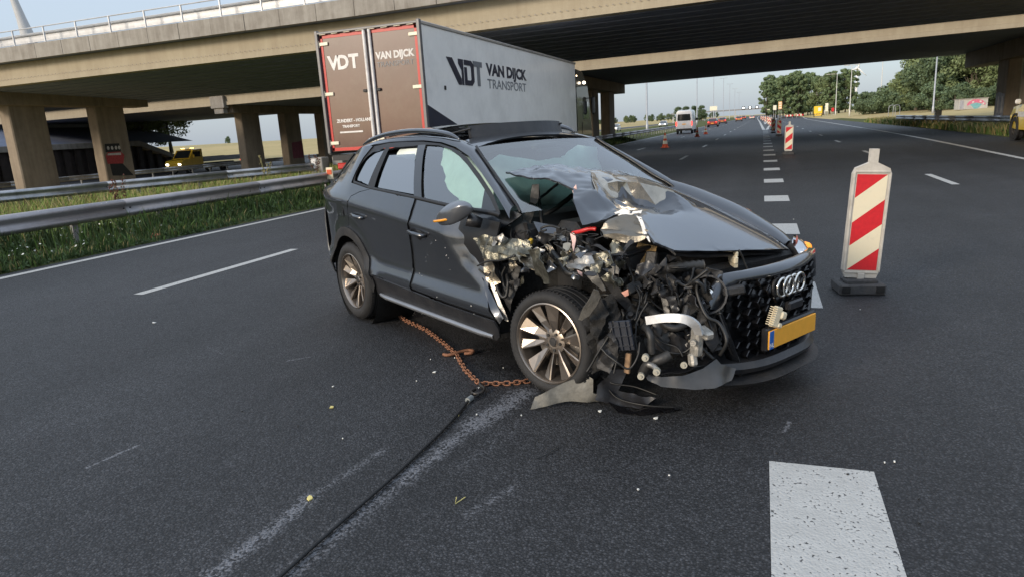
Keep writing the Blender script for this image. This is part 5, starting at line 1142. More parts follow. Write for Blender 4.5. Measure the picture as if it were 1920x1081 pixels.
# far-side bumper corner and lamp
v = []; f = []
for z, o in ((.24, .02), (.40, .0), (.55, .0), (.66, -.01), (.72, -.03)):
    for y, x in ((.50, .735), (.60, .70), (.70, .64), (.80, .53), (.86, .40)): v.append((x + o + .03, y + .02, z))
for j in range(4):
    for i in range(4): f.append((j * 5 + i, j * 5 + i + 1, j * 5 + 6 + i, j * 5 + 5 + i))
mesh('bumper_corner', v, f, PT, car, smooth=True)
LENS = glassmat('lamp_lens', (.5, .52, .55), .02, .6, .02)
HLo = [(.585, .66, .835), (.52, .79, .86), (.49, .86, .845), (.55, .85, .79), (.63, .81, .70), (.695, .74, .655), (.705, .66, .69), (.65, .64, .77)]
hl = [Vector(p) for p in HLo]; c0 = sum(hl, Vector()) / len(hl)
def fan(name, pts, bulge, m, parent=car):
    c_ = sum(pts, Vector()) / len(pts); v = [c_ + bulge]; f = []
    for s in (.5, 1.): v += [c_ + (p - c_) * s + bulge * (1 - s * s) for p in pts]
    n = len(pts)
    for i in range(n): f += [(0, 1 + i, 1 + (i + 1) % n), (1 + i, 1 + n + i, 1 + n + (i + 1) % n, 1 + (i + 1) % n)]
    return mesh(name, v, f, m, parent, smooth=True)
HLN = fan('headlight', hl, Vector((.03, .03, .02)), LENS)
fan('headlight_bowl', [p * 1 + (c0 - p) * .03 for p in hl], Vector((-.08, -.07, -.02)), PM['M_BLACKS'], HLN)
for k in range(3): MB().cyl((.60 + k * .025, .70 + .025 * k, .76 - .02 * k), (.64 + k * .022, .72 + .025 * k, .765 - .02 * k), .026, .03).build('lamp_projector', CHR, HLN)
fan('indicator_lens', [c0 + (p - c0) * .32 + Vector((.0, .065, .02)) for p in hl], Vector((.02, .02, .01)), mat('lit_amber', (.9, .35, .02), .3, emit=(1., .30, .01), estr=.5), HLN)
fan('marker_strip', [Vector(p) for p in ((.60, .68, .85), (.55, .77, .868), (.57, .75, .845), (.615, .67, .82))], Vector((.01, .0, .01)), mat('reflector_red', (.5, .1, .05), .3), HLN)
# ------------------------------------------------------------------ torn corner of the car: crumpled sheets, hoses, cables, loose components
def crumple(name, pts, m, amp, seed, parent=car, step=.022, fr=11., an=.38):
    P3 = [Vector(p) for p in pts]; c = sum(P3, Vector()) / len(P3)
    nrm = Vector()
    for i in range(len(P3)): nrm += (P3[i] - c).cross(P3[(i + 1) % len(P3)] - c)
    nrm = nrm.normalized()
    a = (P3[0] - c); a = (a - nrm * a.dot(nrm)).normalized(); b = nrm.cross(a)
    out = [((p - c).dot(a), (p - c).dot(b)) for p in P3]; hs = [(p - c).dot(nrm) for p in P3]
    sd = Vector((seed * 3.7, seed * 1.3, 0))
    def fn(u, w):
        ws = hz = 0
        for (x, y), h in zip(out, hs):
            k = 1 / ((x - u) ** 2 + (y - w) ** 2 + 1e-4) ** 1.5; ws += k; hz += k * h
        q = Vector((u, w, 0))
        qa = Vector((u * math.cos(seed) + w * math.sin(seed), (w * math.cos(seed) - u * math.sin(seed)) * an, 0)); n1 = (1 - abs(noise.noise(qa * fr + sd)) * 2.2); n2 = (1 - abs(noise.noise(qa * fr * 2.3 + sd)) * 2.2)
        h = hz / ws + amp * (n1 * .8 + n2 * .35)
        uu = u + amp * .6 * noise.noise(q * 8 + sd + Vector((9, 0, 0))); w2 = w + amp * .6 * noise.noise(q * 8 + sd + Vector((0, 9, 0)))
        return c + a * uu + b * w2 + nrm * h
    o = panel(name, out, fn, m, parent, step, 0); thicken(o, .004, None, 42)
    return o
for i, (nm, mt, pts, amp) in enumerate(WRECK_SHEETS):
    if 'liner' in nm and 'flap' not in nm: crumple(nm, pts, PM[mt], amp, i, car, .018, 17., .75)
    else: crumple(nm, pts, PM[mt], amp, i)
for nm, mt, r, pts in WRECK_TUBES:
    p = smoothpath(pts, 7); p = [q + Vector((.006 * noise.noise(q * 20), .006 * noise.noise(q * 20 + Vector((3, 0, 0))), 0)) for q in p]
    MB().tube(p, r, 8).build(nm, PM[mt], car, smooth=True)
V3 = lambda k: Vector(WP[k])
# pale aluminium crash rail, bent down into its cast bracket
pts = smoothpath([V3('bar0'), V3('bar1'), V3('bar2'), V3('bar3'), V3('bar4')], 6); v = []; f = []
for i, p in enumerate(pts):
    t_ = (pts[min(i + 1, len(pts) - 1)] - pts[max(i - 1, 0)]).normalized(); s_ = Vector((.35, -.9, .2)); s_ = (s_ - t_ * s_.dot(t_)).normalized(); u_ = t_.cross(s_).normalized()
    for a, b in ((-1, -1), (1, -1), (1, 1), (-1, 1)): v.append(p + u_ * .022 * a + s_ * .012 * b)
for i in range(len(pts) - 1):
    for k in range(4): f.append((i * 4 + k, i * 4 + (k + 1) % 4, i * 4 + 4 + (k + 1) % 4, i * 4 + 4 + k))
f.append((0, 1, 2, 3)); n = len(pts) * 4; f.append((n - 1, n - 2, n - 3, n - 4))
mesh('crash_rail', v, f, mat('white_aluminium', (.72, .72, .72), .45, .35, .12, 30., dirt=(.4, .38, .35), dirt_amt=.4, dscale=16.), car, auto=50)
CAST = mat('cast_aluminium', (.42, .40, .36), .5, .6, .3, 25., .4, 70., dirt=(.12, .11, .10), dirt_amt=.6, dscale=18.)
b0 = V3('brk')
br_ = MB(); br_.box(b0 + Vector((.0, .02, .02)), (.07, .05, .16), (.0, .1, -.3), bev=.012).box(b0 + Vector((.03, .05, .07)), (.10, .06, .05), (0, .2, -.3), bev=.012).box(b0 + Vector((-.01, .0, -.08)), (.05, .04, .07), (0, -.2, -.3), bev=.01); br_.build('cast_bracket', CAST, car)
MB().cyl(b0 + Vector((.01, -.02, .03)), b0 + Vector((.03, -.05, .035)), .018, .016, 10).build('bracket_bolt', CAST, car, smooth=False)
# finned shutter cover
c_ = V3('fin'); mb = MB(Matrix.Translation(c_) @ Matrix.Rotation(R(22), 4, 'Z') @ Matrix.Rotation(R(-10), 4, 'Y'))
mb.box((0, 0, 0), (.13, .02, .17), bev=.004)
for x in (-.04, 0, .04): mb.box((x, -.014, 0), (.004, .014, .165))
for z in (-.055, 0, .055): mb.box((0, -.014, z), (.128, .014, .004))
mb.build('finned_cover', mat('blue_black_plastic', (.016, .020, .030), .4, 0, .2), car)
CAPM = mat('pale_plastic_cap', (.36, .34, .28), .5, 0, .15, 30.)
for k in ('bolt1', 'bolt2', 'bolt3', 'bolt4'): MB().cyl(V3(k), V3(k) + Vector((.02, -.028, .004)), .020 if k != 'bolt4' else .014, .019, 12).cyl(V3(k) + Vector((.02, -.028, .004)), V3(k) + Vector((.023, -.034, .004)), .009, .008, 8).build('bolt_cap', CAPM, car)
MB().box(V3('wood'), (.035, .02, .12), (0, .1, .2), bev=.004).build('lamp_adjuster', mat('brown_plastic', (.30, .19, .11), .6), car)
MB().box(V3('relay'), (.025, .03, .035), (.3, .2, .4), bev=.004).build('relay', mat('yellow_relay', (.7, .45, .05), .5), car)
# connector hanging in front of the grille and a second on the hood liner
def connector(name, c, rz, s, tilt):
    M = Matrix.Translation(c) @ Matrix.Rotation(rz, 4, 'Z') @ Matrix.Rotation(tilt, 4, 'X') @ Matrix.Scale(s, 4)
    mb = MB(M); mb.box((0, 0, 0), (.035, .06, .13), bev=.008)
    mb.box((.012, .045, .02), (.03, .05, .05), bev=.01); mb.box((.01, .04, -.045), (.025, .045, .035), bev=.01)
    for k in range(9): mb.box((.004, -.042, -.055 + k * .0135), (.03, .035, .005))
    return mb.build(name, mat('cream_plastic', (.66, .58, .42), .55, 0, .15, 20.), car)
connector('loose_connector', V3('conn') + Vector((.05, .0, .0)), R(-8), .95, R(-22))
connector('loose_connector', V3('conn2') + Vector((.0, .06, .0)), R(60), .75, R(95))
# dark mass of the engine and radiator pack behind it, with components on its open faces
rnd0 = random.Random(21)
eng = MB()
eng.box((.10, .15, .58), (.75, .95, .58), bev=.08); eng.box((.48, .18, .52), (.16, 1.0, .55), (0, 0, -.1), bev=.03); eng.box((-.30, .1, .70), (.25, 1.3, .7), bev=.05)
eng.build('engine_block', BP, car)
MB().box((-.05, -.40, .70), (.30, .28, .34), (0, .1, .1), bev=.05).build('strut_housing', PM['M_APRON'], car)
MB().box((-.10, -.42, .34), (.10, .36, .06), (0, 0, .15), bev=.02).box((-.14, -.40, .48), (.06, .32, .05), (.2, 0, -.2), bev=.02).build('suspension_arm', CAST, car)
MB().cyl((-.14, -.50, .45), (-.12, -.46, .95), .05, .045, 14).build('damper', BP, car, smooth=True)
MB().tube([(-.13 + .065 * math.cos(t_ * 1.0), -.48 + .02 * t_ / 12 + .065 * math.sin(t_), .52 + .021 * t_) for t_ in [i * .35 for i in range(50)]], .008, 6).build('coil_spring', PM['M_BLACKS'], car, smooth=True)
# readable remains: radiator pack, lamp housing, fuse box, corrugated intake hose, fan shroud
M_ = Matrix.Translation((.56, -.30, .56)) @ Matrix.Rotation(R(-52), 4, 'Z') @ Matrix.Rotation(R(6), 4, 'Y')
rad = MB(M_).box((0, 0, 0), (.03, .34, .36), bev=.006).build('radiator_core', mat('radiator_fins', (.10, .10, .10), .5, .6, .3, 60.), car)
fn_ = MB(M_)
for k in range(17): fn_.box((.018, 0, -.168 + k * .021), (.012, .32, .006))
fn_.build('radiator_tube', PM['M_DULL'], rad)['kind'] = 'stuff'
for y in (-.185, .185): MB(M_).box((.0, y, 0), (.05, .04, .39), bev=.012).build('radiator_tank', BS, rad)
M2 = Matrix.Translation((.70, -.36, .70)) @ Matrix.Rotation(R(-58), 4, 'Z') @ Matrix.Rotation(R(-14), 4, 'Y')
hs_ = MB(M2); hs_.lathe([(.03, .10), (.085, .06), (.105, -.02), (.11, -.05), (.10, -.05), (.095, -.02), (.075, .05)], 18, Matrix.Rotation(R(90), 4, 'Z')); lh = hs_.build('lamp_housing', BS, car, auto=40)
MB(M2).lathe([(0, -.03), (.04, -.025), (.05, 0), (.05, .06)], 18, Matrix.Rotation(R(90), 4, 'Z')).build('lamp_projector', CHR, lh, smooth=True)
MB(M2).box((-.02, .13, .03), (.10, .12, .05), (.2, .1, .3), bev=.01).build('housing_lug', BP, lh)
MB(Matrix.Translation((.22, -.46, .87)) @ Matrix.Rotation(R(-20), 4, 'Z') @ Matrix.Rotation(R(12), 4, 'X')).box((0, 0, 0), (.22, .16, .10), bev=.015).box((0, 0, .055), (.235, .175, .025), bev=.01).box((.06, -.088, -.01), (.04, .02, .06), bev=.005).box((-.05, -.088, -.01), (.04, .02, .06), bev=.005).build('fuse_box', BS, car)
hp_ = smoothpath([(.30, -.52, .74), (.40, -.50, .80), (.52, -.42, .84), (.60, -.28, .84)], 9); MB().tube(hp_, [.034 if i % 2 else .027 for i in range(len(hp_))], 12).build('intake_hose', PM['M_RUBBER'], car, auto=60)
MB(Matrix.Translation((.42, -.18, .60)) @ Matrix.Rotation(R(-52), 4, 'Z')).lathe([(.17, .02), (.17, -.03), (.15, -.03), (.15, .01), (.05, .01), (.05, -.03), (0, -.03)], 26, Matrix.Rotation(R(90), 4, 'Z')).build('fan_shroud', BP, car, auto=40)
for k in range(9):
    q0 = Vector((rnd0.uniform(.25, .75), rnd0.uniform(-.62, -.40), rnd0.uniform(.55, .85))); q = [q0]
    for i in range(5): q.append(q[-1] + Vector((rnd0.uniform(-.10, .10), rnd0.uniform(-.03, .05), rnd0.uniform(-.12, .05))))
    sp_ = smoothpath(q, 6); MB().tube(sp_, .010, 7).build('wiring_loom', PM['M_CABLE'], car, smooth=True)
rnd = random.Random(11)
comp_m = [BP, BS, BP, PM['M_RUBBER'], BP, BS, CAST, PM['M_RUBBER']]
for k in range(60):
    x = rnd.uniform(.12, .74); y = rnd.uniform(-.72, -.30); z = rnd.uniform(.40, .92)
    if x < .36 and z < .70: continue
    if z > 1.02 - .12 * (x + .3) - .02: continue
    s = Vector((rnd.uniform(.03, .11), rnd.uniform(.03, .10), rnd.uniform(.03, .13)))
    rot = (rnd.uniform(-.7, .7), rnd.uniform(-.7, .7), rnd.uniform(-1.5, 1.5)); mm = rnd.choice(comp_m); kind = rnd.random()
    y = max(y, -.74 + max(0, x - .45) * .95)
    if kind < .14: MB().box((x, y, z), s, rot, bev=.008).box(Vector((x, y, z)) + Vector((rnd.uniform(-.02, .02), -.02, rnd.uniform(-.03, .03))), s * .55, rot, bev=.006).build('loose_bracket', mm, car)
    elif kind < .34:
        d = Vector((rnd.uniform(-1, 1), rnd.uniform(-.6, .6), rnd.uniform(-1, 1))).normalized() * rnd.uniform(.04, .09)
        MB().tube([Vector((x, y, z)) - d, Vector((x, y, z)) - d * .5, Vector((x, y, z)) - d * .48, Vector((x, y, z)) + d * .6, Vector((x, y, z)) + d * .62, Vector((x, y, z)) + d], [.016, .016, .026, .026, .014, .014], 10).build('hose_fitting', mm, car, smooth=False)
    else:
        q = [Vector((x, y, z))]
        for i in range(4): q.append(q[-1] + Vector((rnd.uniform(-.09, .09), rnd.uniform(-.04, .04), rnd.uniform(-.09, .07))))
        MB().tube(smoothpath(q, 6), rnd.choice((.004, .006, .009)), 6).build('loose_cable', PM['M_CABLE'], car, smooth=True)
for k in range(125):
    x = rnd.uniform(.15, .78); y = rnd.uniform(-.70, -.30) ; z = rnd.uniform(.38, .95); y = max(y, -.74 + max(0, x - .45) * .95)
    if z > 1.0 - .14 * (x + .3) or (x < .36 and z < .62): continue
    c_ = Vector((x, y, z)); n_ = rnd.randint(4, 7); r0 = rnd.uniform(.018, .062); ax = rnd.uniform(-.8, .8)
    pl_ = [c_ + Vector((r0 * math.cos(2 * math.pi * i / n_) * rnd.uniform(.4, 1.4), rnd.uniform(-.04, .04), r0 * math.sin(2 * math.pi * i / n_ + ax) * rnd.uniform(.5, 1.5))) for i in range(n_)]
    crumple('broken_part', pl_, PM[rnd.choice(('M_BLACKP', 'M_BLACKP', 'M_BLACKP', 'M_BLACKS', 'M_LINER'))], .012, 150 + k, car, .014, 30., .6)
for k in range(46):
    x = rnd.uniform(-.60, .42); y = rnd.uniform(-.93, -.62); z = rnd.uniform(.80, .98) if x > -.35 else rnd.uniform(.62, .98)
    c_ = Vector((x, y, z)); n_ = rnd.randint(4, 6); r0 = rnd.uniform(.025, .06)
    pl_ = [c_ + Vector((r0 * math.cos(2 * math.pi * i / n_) * rnd.uniform(.5, 1.5), rnd.uniform(-.03, .03), r0 * math.sin(2 * math.pi * i / n_) * rnd.uniform(.35, 1.1))) for i in range(n_)]
    crumple('metal_shred', pl_, PM[rnd.choice(('M_SCRAP', 'M_BARE', 'M_BLACKP', 'M_DULL', 'M_SCRAP', 'M_BLACKS', 'M_PAINT'))], .017, 50 + k, car, .014, 30.)
for k in range(16):
    q = [Vector((rnd.uniform(-.58, .3), rnd.uniform(-.88, -.6), rnd.uniform(.9, 1.03)))]
    for i in range(4): q.append(q[-1] + Vector((rnd.uniform(-.10, .10), rnd.uniform(-.03, .04), rnd.uniform(-.05, .04))))
    MB().tube(smoothpath(q, 6), rnd.choice((.003, .005, .008)), 6).build('loose_cable', PM['M_CABLE'], car, smooth=True)
# paint chips and dust specks stuck on the doors
for k in range(30):
    x = rnd.uniform(-2.4, -.75); z = rnd.uniform(.30, .92); p = Vector(RS()(x, z)); s = rnd.uniform(.002, .006)
    if z < .46: p.y -= .014
    if x > -1.15 and z > .5: continue
    MB().box(p + Vector((0, -.0015, 0)), (s * rnd.uniform(.8, 1.8), .002, s), (0, rnd.uniform(0, 3), 0)).build('paint_chip', PM['M_WHITE'], car)
# ------------------------------------------------------------------ delineator boards
HOUS = mat('board_housing', (.50, .47, .42), .6, 0, .12, 8., dirt=(.28, .25, .21), dirt_amt=.5, dscale=9.)
SRED = mat('reflective_red', (.56, .018, .025), .42, 0, .1, 30.); SCRM = mat('reflective_white', (.76, .68, .50), .5, 0, .10, 14., dirt=(.5, .42, .28), dirt_amt=.45, dscale=14.)
BASEM = mat('recycled_rubber_base', (.05, .05, .052), .85, 0, .3, 30., .5, 90., dirt=(.11, .10, .09), dirt_amt=.5, dscale=9.)
def board(label, loc, rz=0., lean=0., mirror=1, detail=True):
    t = empty('delineator_board', loc, rz, label, 'traffic board', 'striped delineator boards beside the block marks')
    M = Matrix.Translation((0, 0, .10)) @ Matrix.Rotation(lean, 4, 'Y')
    MX = M @ Matrix(((1, 0, 0, 0), (0, 0, 1, 0), (0, 1, 0, 0), (0, 0, 0, 1)))
    w_, h0, h1 = .162, .08, 1.03
    o = [(-w_ + .03, h0 - .04), (w_ - .03, h0 - .04), (w_, h0 + .03), (w_, h1 - .03), (w_ - .02, h1 + .02), (.035, h1 + .07), (.035, h1 + .19), (-.035, h1 + .19), (-.035, h1 + .07), (-w_ + .02, h1 + .02), (-w_, h1 - .03), (-w_, h0 + .03)]
    hs = MB().prism(o, -.03, .03, MX).build('housing', HOUS, t)
    rim = MB(M)
    for x in (-w_ + .012, w_ - .012): rim.box((x, -.034, (h0 + h1) / 2), (.018, .012, h1 - h0 - .04), bev=.003)
    rim.box((0, -.034, h1 - .012), (w_ * 2 - .03, .012, .018), bev=.003).box((0, -.034, h0 + .012), (w_ * 2 - .03, .012, .018), bev=.003); rim.build('housing_rim', HOUS, hs)
    pw, pz0, pz1 = .128, h0 + .035, h1 - .035; H_ = pz1 - pz0
    Lf, Rf = [0, .245, .5, .745, 1.0, 1.0], [0, 0, .255, .51, .765, 1.0]
    for k in range(5):
        q = [(-pw, pz1 - Lf[k] * H_), (-pw, pz1 - Lf[k + 1] * H_), (pw, pz1 - Rf[k + 1] * H_), (pw, pz1 - Rf[k] * H_)]
        q = [(x * mirror, z) for x, z in q]
        dd = []
        for c in q:
            if not dd or (abs(c[0] - dd[-1][0]) + abs(c[1] - dd[-1][1])) > 1e-6: dd.append(c)
        mesh('stripe', [M @ Vector((x, -.0335, z)) for x, z in dd], [tuple(range(len(dd)))], SRED if k % 2 == 0 else SCRM, t)
    if detail:
        b = MB(); b.box((0, .02, .05), (.40, .34, .10), bev=.015, taper=1).build('base', BASEM, t)
        for x in (-.145, .145): MB().box((x, -.152, .055), (.07, .02, .06), bev=.004).build('base_recess', mat('recess_black', (.01, .01, .01), .9), t)
        MB().box((0, .0, .115), (.28, .20, .04), bev=.01).build('base_socket', BASEM, t)
        MB(M).box((0, -.036, .055), (.06, .02, .06), bev=.004).build('foot_tab', HOUS, t)
    else: MB().box((0, 0, .05), (.42, .36, .10), bev=.012).build('base', BASEM, t)
    return t
board('large red and white striped board on a black rubber foot, nearest the crashed car', (.885, 6.95, 0), R(9), R(3.2))
board('second striped board, standing alone ahead of the far cluster', (1.02, 30.6, 0), R(4), R(1), 1, False)
fars = [(1.2, 57, -1, 'far striped board, third along the block marks, stripes falling the other way'), (.92, 66, 1, 'far striped board, fourth along the block marks'), (1.0, 78, 1, 'far striped board, fifth along the block marks'), (1.0, 92, -1, None), (.9, 108, 1, None), (.8, 126, 1, None), (.5, 150, -1, None), (.1, 178, 1, None), (-.4, 215, 1, None)]
for x, y, mi, lb in fars: board(lb or 'tiny striped board in the far row along the gore', (x, y, 0), R(random.uniform(-6, 6)), R(random.uniform(-1, 1)), mi, False)
# ------------------------------------------------------------------ cones
COR = mat('cone_orange', (.62, .085, .02), .5, 0, .12, 12.)
def cone(label, loc, h=.75):
    t = empty('traffic_cone', loc, 0, label, 'traffic cone', 'orange traffic cones')
    k = h / .75; Mz = Matrix.Rotation(R(90), 4, 'X') @ Matrix.Scale(k, 4)
    MB().box((0, 0, .02 * k), (.40 * k, .40 * k, .04 * k), bev=.01).build('base', COR, t)
    segs = [(.04, .20, .150, COR, 'cone_body'), (.20, .36, .118, SCRM, 'reflective_band'), (.36, .47, .086, COR, 'cone_body'), (.47, .62, .064, SCRM, 'reflective_band'), (.62, .75, .035, COR, 'cone_body')]
    rad = lambda z: .155 - (z - .04) * .175
    for a, b, r, m, nm in segs: MB(Mz).lathe([(rad(a) + (.004 if m is SCRM else 0), a), (rad(b) + (.004 if m is SCRM else 0), b)] + ([(0, b)] if b > .7 else []), 20).build(nm, m, t, auto=40)
    return t
cone('orange and white cone nearest, in the lane left of the windscreen', (-5.62, 43.6, 0), .9)
cone('second cone, standing just behind the white van', (-5.55, 65.4, 0), .9)
cone('third and farthest cone, right of the white van', (-5.45, 74.1, 0), .9)

# ------------------------------------------------------------------ other vehicles
GLK = mat('vehicle_glass', (.015, .018, .02), .06, 0, 0, coat=1.)
TL = mat('brake_light', (.7, .03, .02), .3, emit=(1., .06, .04), estr=2.2); HLM = mat('headlight_on', (1, .95, .85), .3, emit=(1., .93, .78), estr=9.)
def veh_wheel(parent, x, y, r, wd=.22, s=1):
    M = Matrix.Translation((x, y, r)) @ Matrix.Rotation(R(-90 * s), 4, 'Z')
    wl = MB(M).lathe([(r * .62, -wd / 2), (r * .9, -wd / 2), (r, -wd * .36), (r, wd * .36), (r * .9, wd / 2), (r * .62, wd / 2)], 22, closed=True).build('wheel', RUB, parent, auto=40)
    MB(M).lathe([(0, -wd * .38), (r * .3, -wd * .42), (r * .62, -wd * .46), (r * .62, wd * .3)], 22).build('rim', T_ALU, wl, auto=40)
def car_far(name, label, loc, rz, paint, group, lights='tail', H=1.48, L=4.4, hatch=True):
    t = empty(name, loc, rz, label, 'car', group)     # local +Y is forward
    hl_ = L / 2; W_ = .89
    def loft(rows, nm, m):
        v = []; f = []
        for y, z0, z1, w0, w1 in rows: v += [(-w0, y, z0), (-w0 * 1.0, y, (z0 + z1) / 2), (-w1, y, z1), (w1, y, z1), (w0, y, (z0 + z1) / 2), (w0, y, z0)]
        for i in range(len(rows) - 1):
            for k in range(6): f.append((i * 6 + k, i * 6 + (k + 1) % 6, i * 6 + 6 + (k + 1) % 6, i * 6 + 6 + k))
        n = (len(rows) - 1) * 6; f += [(0, 1, 2, 3, 4, 5)[::-1], tuple(range(n, n + 6))]
        return mesh(nm, v, f, m, t, auto=30)
    loft([(-hl_, .42, .80, .72, .70), (-hl_ + .08, .30, .92, .82, .78), (-hl_ + .6, .24, .97, .89, .82), (0, .22, .95, W_, .84), (hl_ - 1.3, .22, .92, .89, .82), (hl_ - .5, .24, .84, .87, .76), (hl_ - .08, .30, .70, .78, .68), (hl_, .40, .60, .66, .6)], 'body', paint)
    gh = [(-hl_ + .12, .90, .95, .76, .74), (-hl_ + .55, .92, H - .06, .78, .60), (-.1, .93, H - .02, .80, .62), (.25, .92, H - .06, .80, .60), (hl_ - 1.2, .90, .95, .78, .74)]
    loft(gh, 'glasshouse', GLK)
    v = [(-.60, -hl_ + .5, H - .055), (.60, -hl_ + .5, H - .055), (.64, -.3, H + .004), (-.64, -.3, H + .004), (.61, .28, H - .045), (-.61, .28, H - .045)]
    MB().add(v + [Vector(p) - Vector((0, 0, .05)) for p in v], [(0, 1, 2, 3), (3, 2, 4, 5), (0, 6, 7, 1), (1, 7, 8, 2), (2, 8, 10, 4), (4, 10, 11, 5), (5, 11, 9, 3), (3, 9, 6, 0)]).build('roof', paint, t)
    for s in (-1, 1):
        for y in (-hl_ + .85, hl_ - .85): veh_wheel(t, s * .80, y, .32, .21, s)
        MB().box((s * .66, -hl_ + .03, .82), (.24, .08, .13), (0, 0, s * .2), bev=.02).build('tail_light', TL if lights == 'tail' else mat('tail_off', (.3, .02, .02), .3), t)
        MB().box((s * .62, hl_ - .07, .64), (.26, .10, .12), (0, 0, -s * .3), bev=.02).build('headlight', HLM if lights == 'head' else mat('lamp_off', (.5, .5, .5), .2), t)
        MB().box((s * .97, .75, .98), (.16, .08, .11), bev=.03).build('side_mirror', paint, t)
    MB().box((0, -hl_ - .005, .62), (.5, .02, .11)).build('number_plate', PLY, t)
    MB().box((0, -hl_ + .05, .40), (1.5, .12, .18), bev=.03).build('bumper', BP, t)
    return t
def cp(n, c, mt=.3): return mat(n, c, .35, mt, .05, coat=.8)
RED = cp('car_red', (.30, .03, .025)); SIL = cp('car_silver', (.42, .43, .45), .6); ORG = cp('car_orange', (.42, .17, .08)); WHT = cp('car_white', (.62, .60, .57), 0.)
G1 = 'cars driving away ahead'
car_far('car', 'dark red car braking, right beside the white van', (-8.15, 128, 0), 0, RED, G1)
car_far('car', 'red hatchback, second ahead of the white van', (-8.6, 168, 0), 0, cp('car_red_b', (.26, .06, .05)), G1)
car_far('car', 'pale orange-tinted car in the middle lane ahead', (-6.3, 210, 0), 0, ORG, G1)
car_far('car', 'white and red-lit car far ahead near the gantry', (-3.6, 270, 0), 0, WHT, G1)
car_far('car', 'small red car, farthest ahead to the left', (-7.2, 300, 0), 0, RED, G1)
G2 = 'cars coming the other way with headlights on'
car_far('car', 'silver oncoming car with bright headlights beyond the guard rail', (-23.6, 180, 0), math.pi, SIL, G2, 'head')
car_far('car', 'pale oncoming car half hidden by the bridge column', (-27.6, 138, 0), math.pi, WHT, G2, 'head')
# white van
vn = empty('van', (-8.35, 84, 0), 0, 'white high-roof van with dark rear window parked at the left edge', 'van')
VW = mat('van_white', (.60, .60, .61), .4, 0, .05, 2., coat=.5, dirt=(.35, .34, .33), dirt_amt=.2)
v = []; f = []
rows = [(-2.9, .96, 2.55), (-2.85, .98, 2.72), (-1.5, .99, 2.80), (1.2, .99, 2.78), (1.75, .97, 2.45), (2.35, .95, 1.45), (2.9, .90, 1.15), (3.0, .86, .9)]
for y, w_, h in rows: v += [(-w_, y, .45), (-w_, y, min(h * .5, 1.3)), (-w_ * .93, y, h - .25), (-w_ * .78, y, h), (w_ * .78, y, h), (w_ * .93, y, h - .25), (w_, y, min(h * .5, 1.3)), (w_, y, .45)]
for i in range(len(rows) - 1):
    for k in range(8): f.append((i * 8 + k, i * 8 + (k + 1) % 8, i * 8 + 8 + (k + 1) % 8, i * 8 + 8 + k))
n = (len(rows) - 1) * 8; f += [tuple(range(8))[::-1], tuple(range(n, n + 8))]
mesh('body', v, f, VW, vn, auto=30); vn.scale = (.94, .94, .94)
MB().prism([(-.74, 1.55), (.74, 1.55), (.78, 1.75), (.70, 2.32), (-.70, 2.32), (-.78, 1.75)], 2.9, 2.925, Matrix(((1, 0, 0, 0), (0, 0, -1, 0), (0, 1, 0, 0), (0, 0, 0, 1)))).build('rear_window', GLK, vn)
MB().box((0, -2.93, .5), (1.86, .14, .26), bev=.03).build('bumper', BP, vn)
MB().box((0, -2.915, 1.15), (.45, .02, .11)).build('number_plate', PLY, vn); MB().box((0, -2.91, 1.0), (.012, .012, 1.0)).build('door_seam', SEAL, vn)
MB().box((0, -2.7, 2.83), (.3, .12, .10), bev=.03).build('brake_lamp', BP, vn)
for s in (-1, 1):
    MB().box((s * .91, -2.91, 1.2), (.13, .06, .5), bev=.02).build('tail_light', TL, vn)
    for y in (-1.9, 1.9): veh_wheel(vn, s * .86, y, .36, .24, s)
    MB().box((s * 1.12, 1.75, 1.65), (.2, .12, .34), bev=.04).build('side_mirror', BP, vn)
    MB().box((s * .985, 1.3, 1.75), (.02, .9, .55), bev=.005).build('side_window', GLK, vn)
# yellow recovery truck on the far carriageway, coming towards us
yt = empty('recovery_truck', (-50.6, 52.0, -.6), math.pi, 'yellow recovery truck with a grey flatbed passing behind the median columns', 'truck')
YEL = mat('recovery_yellow', (.62, .38, .02), .4, 0, .08, 2., coat=.5)
prof = [(.3, .55), (2.9, .55), (2.95, 1.05), (2.75, 1.25), (1.95, 1.38), (1.35, 2.15), (.3, 2.2)]
Mx = Matrix(((0, 0, 1, 0), (1, 0, 0, 0), (0, 1, 0, 0), (0, 0, 0, 1)))
MB().prism(prof, -1.0, 1.0, Mx).build('cab', YEL, yt)
MB().add([(-.88, 1.93, 1.42), (.88, 1.93, 1.42), (.82, 1.40, 2.08), (-.82, 1.40, 2.08)], [(0, 1, 2, 3)]).build('windscreen', GLK, yt).location = (0, .03, .02)
for s in (-1, 1):
    MB().box((s * 1.005, 1.0, 1.75), (.015, .9, .5), bev=.004).build('side_window', GLK, yt)
    MB().box((s * .72, 2.93, .92), (.30, .06, .16), bev=.02).build('headlight', HLM, yt)
    MB().box((s * .55, 1.0, 2.27), (.32, .22, .11), bev=.03).build('beacon', mat('beacon_amber', (1, .6, .1), .4, emit=(1, .62, .15), estr=5.), yt)
    MB().box((s * 1.12, 1.5, 1.55), (.16, .1, .3), bev=.03).build('side_mirror', YEL, yt)
    for y in (2.1, -2.2): veh_wheel(yt, s * .9, y, .38, .24, s)
MB().box((0, 1.0, 2.23), (1.5, .26, .06), bev=.02).build('light_bar', YEL, yt)
FB = mat('flatbed_grey', (.30, .31, .36), .5, .3, .1)
MB().box((0, -2.3, 1.05), (2.1, 5.0, .12), bev=.02).build('flatbed', FB, yt)
for s in (-1, 1): MB().box((s * 1.04, -2.3, 1.26), (.05, 5.0, .34), bev=.01).build('side_board', FB, yt)
MB().box((0, -1.2, .7), (.8, 6.4, .3)).build('chassis', T_DARK, yt)
MB().box((-1.0, -4.7, .88), (.1, .12, .12), bev=.02).build('tail_light', TL, yt)
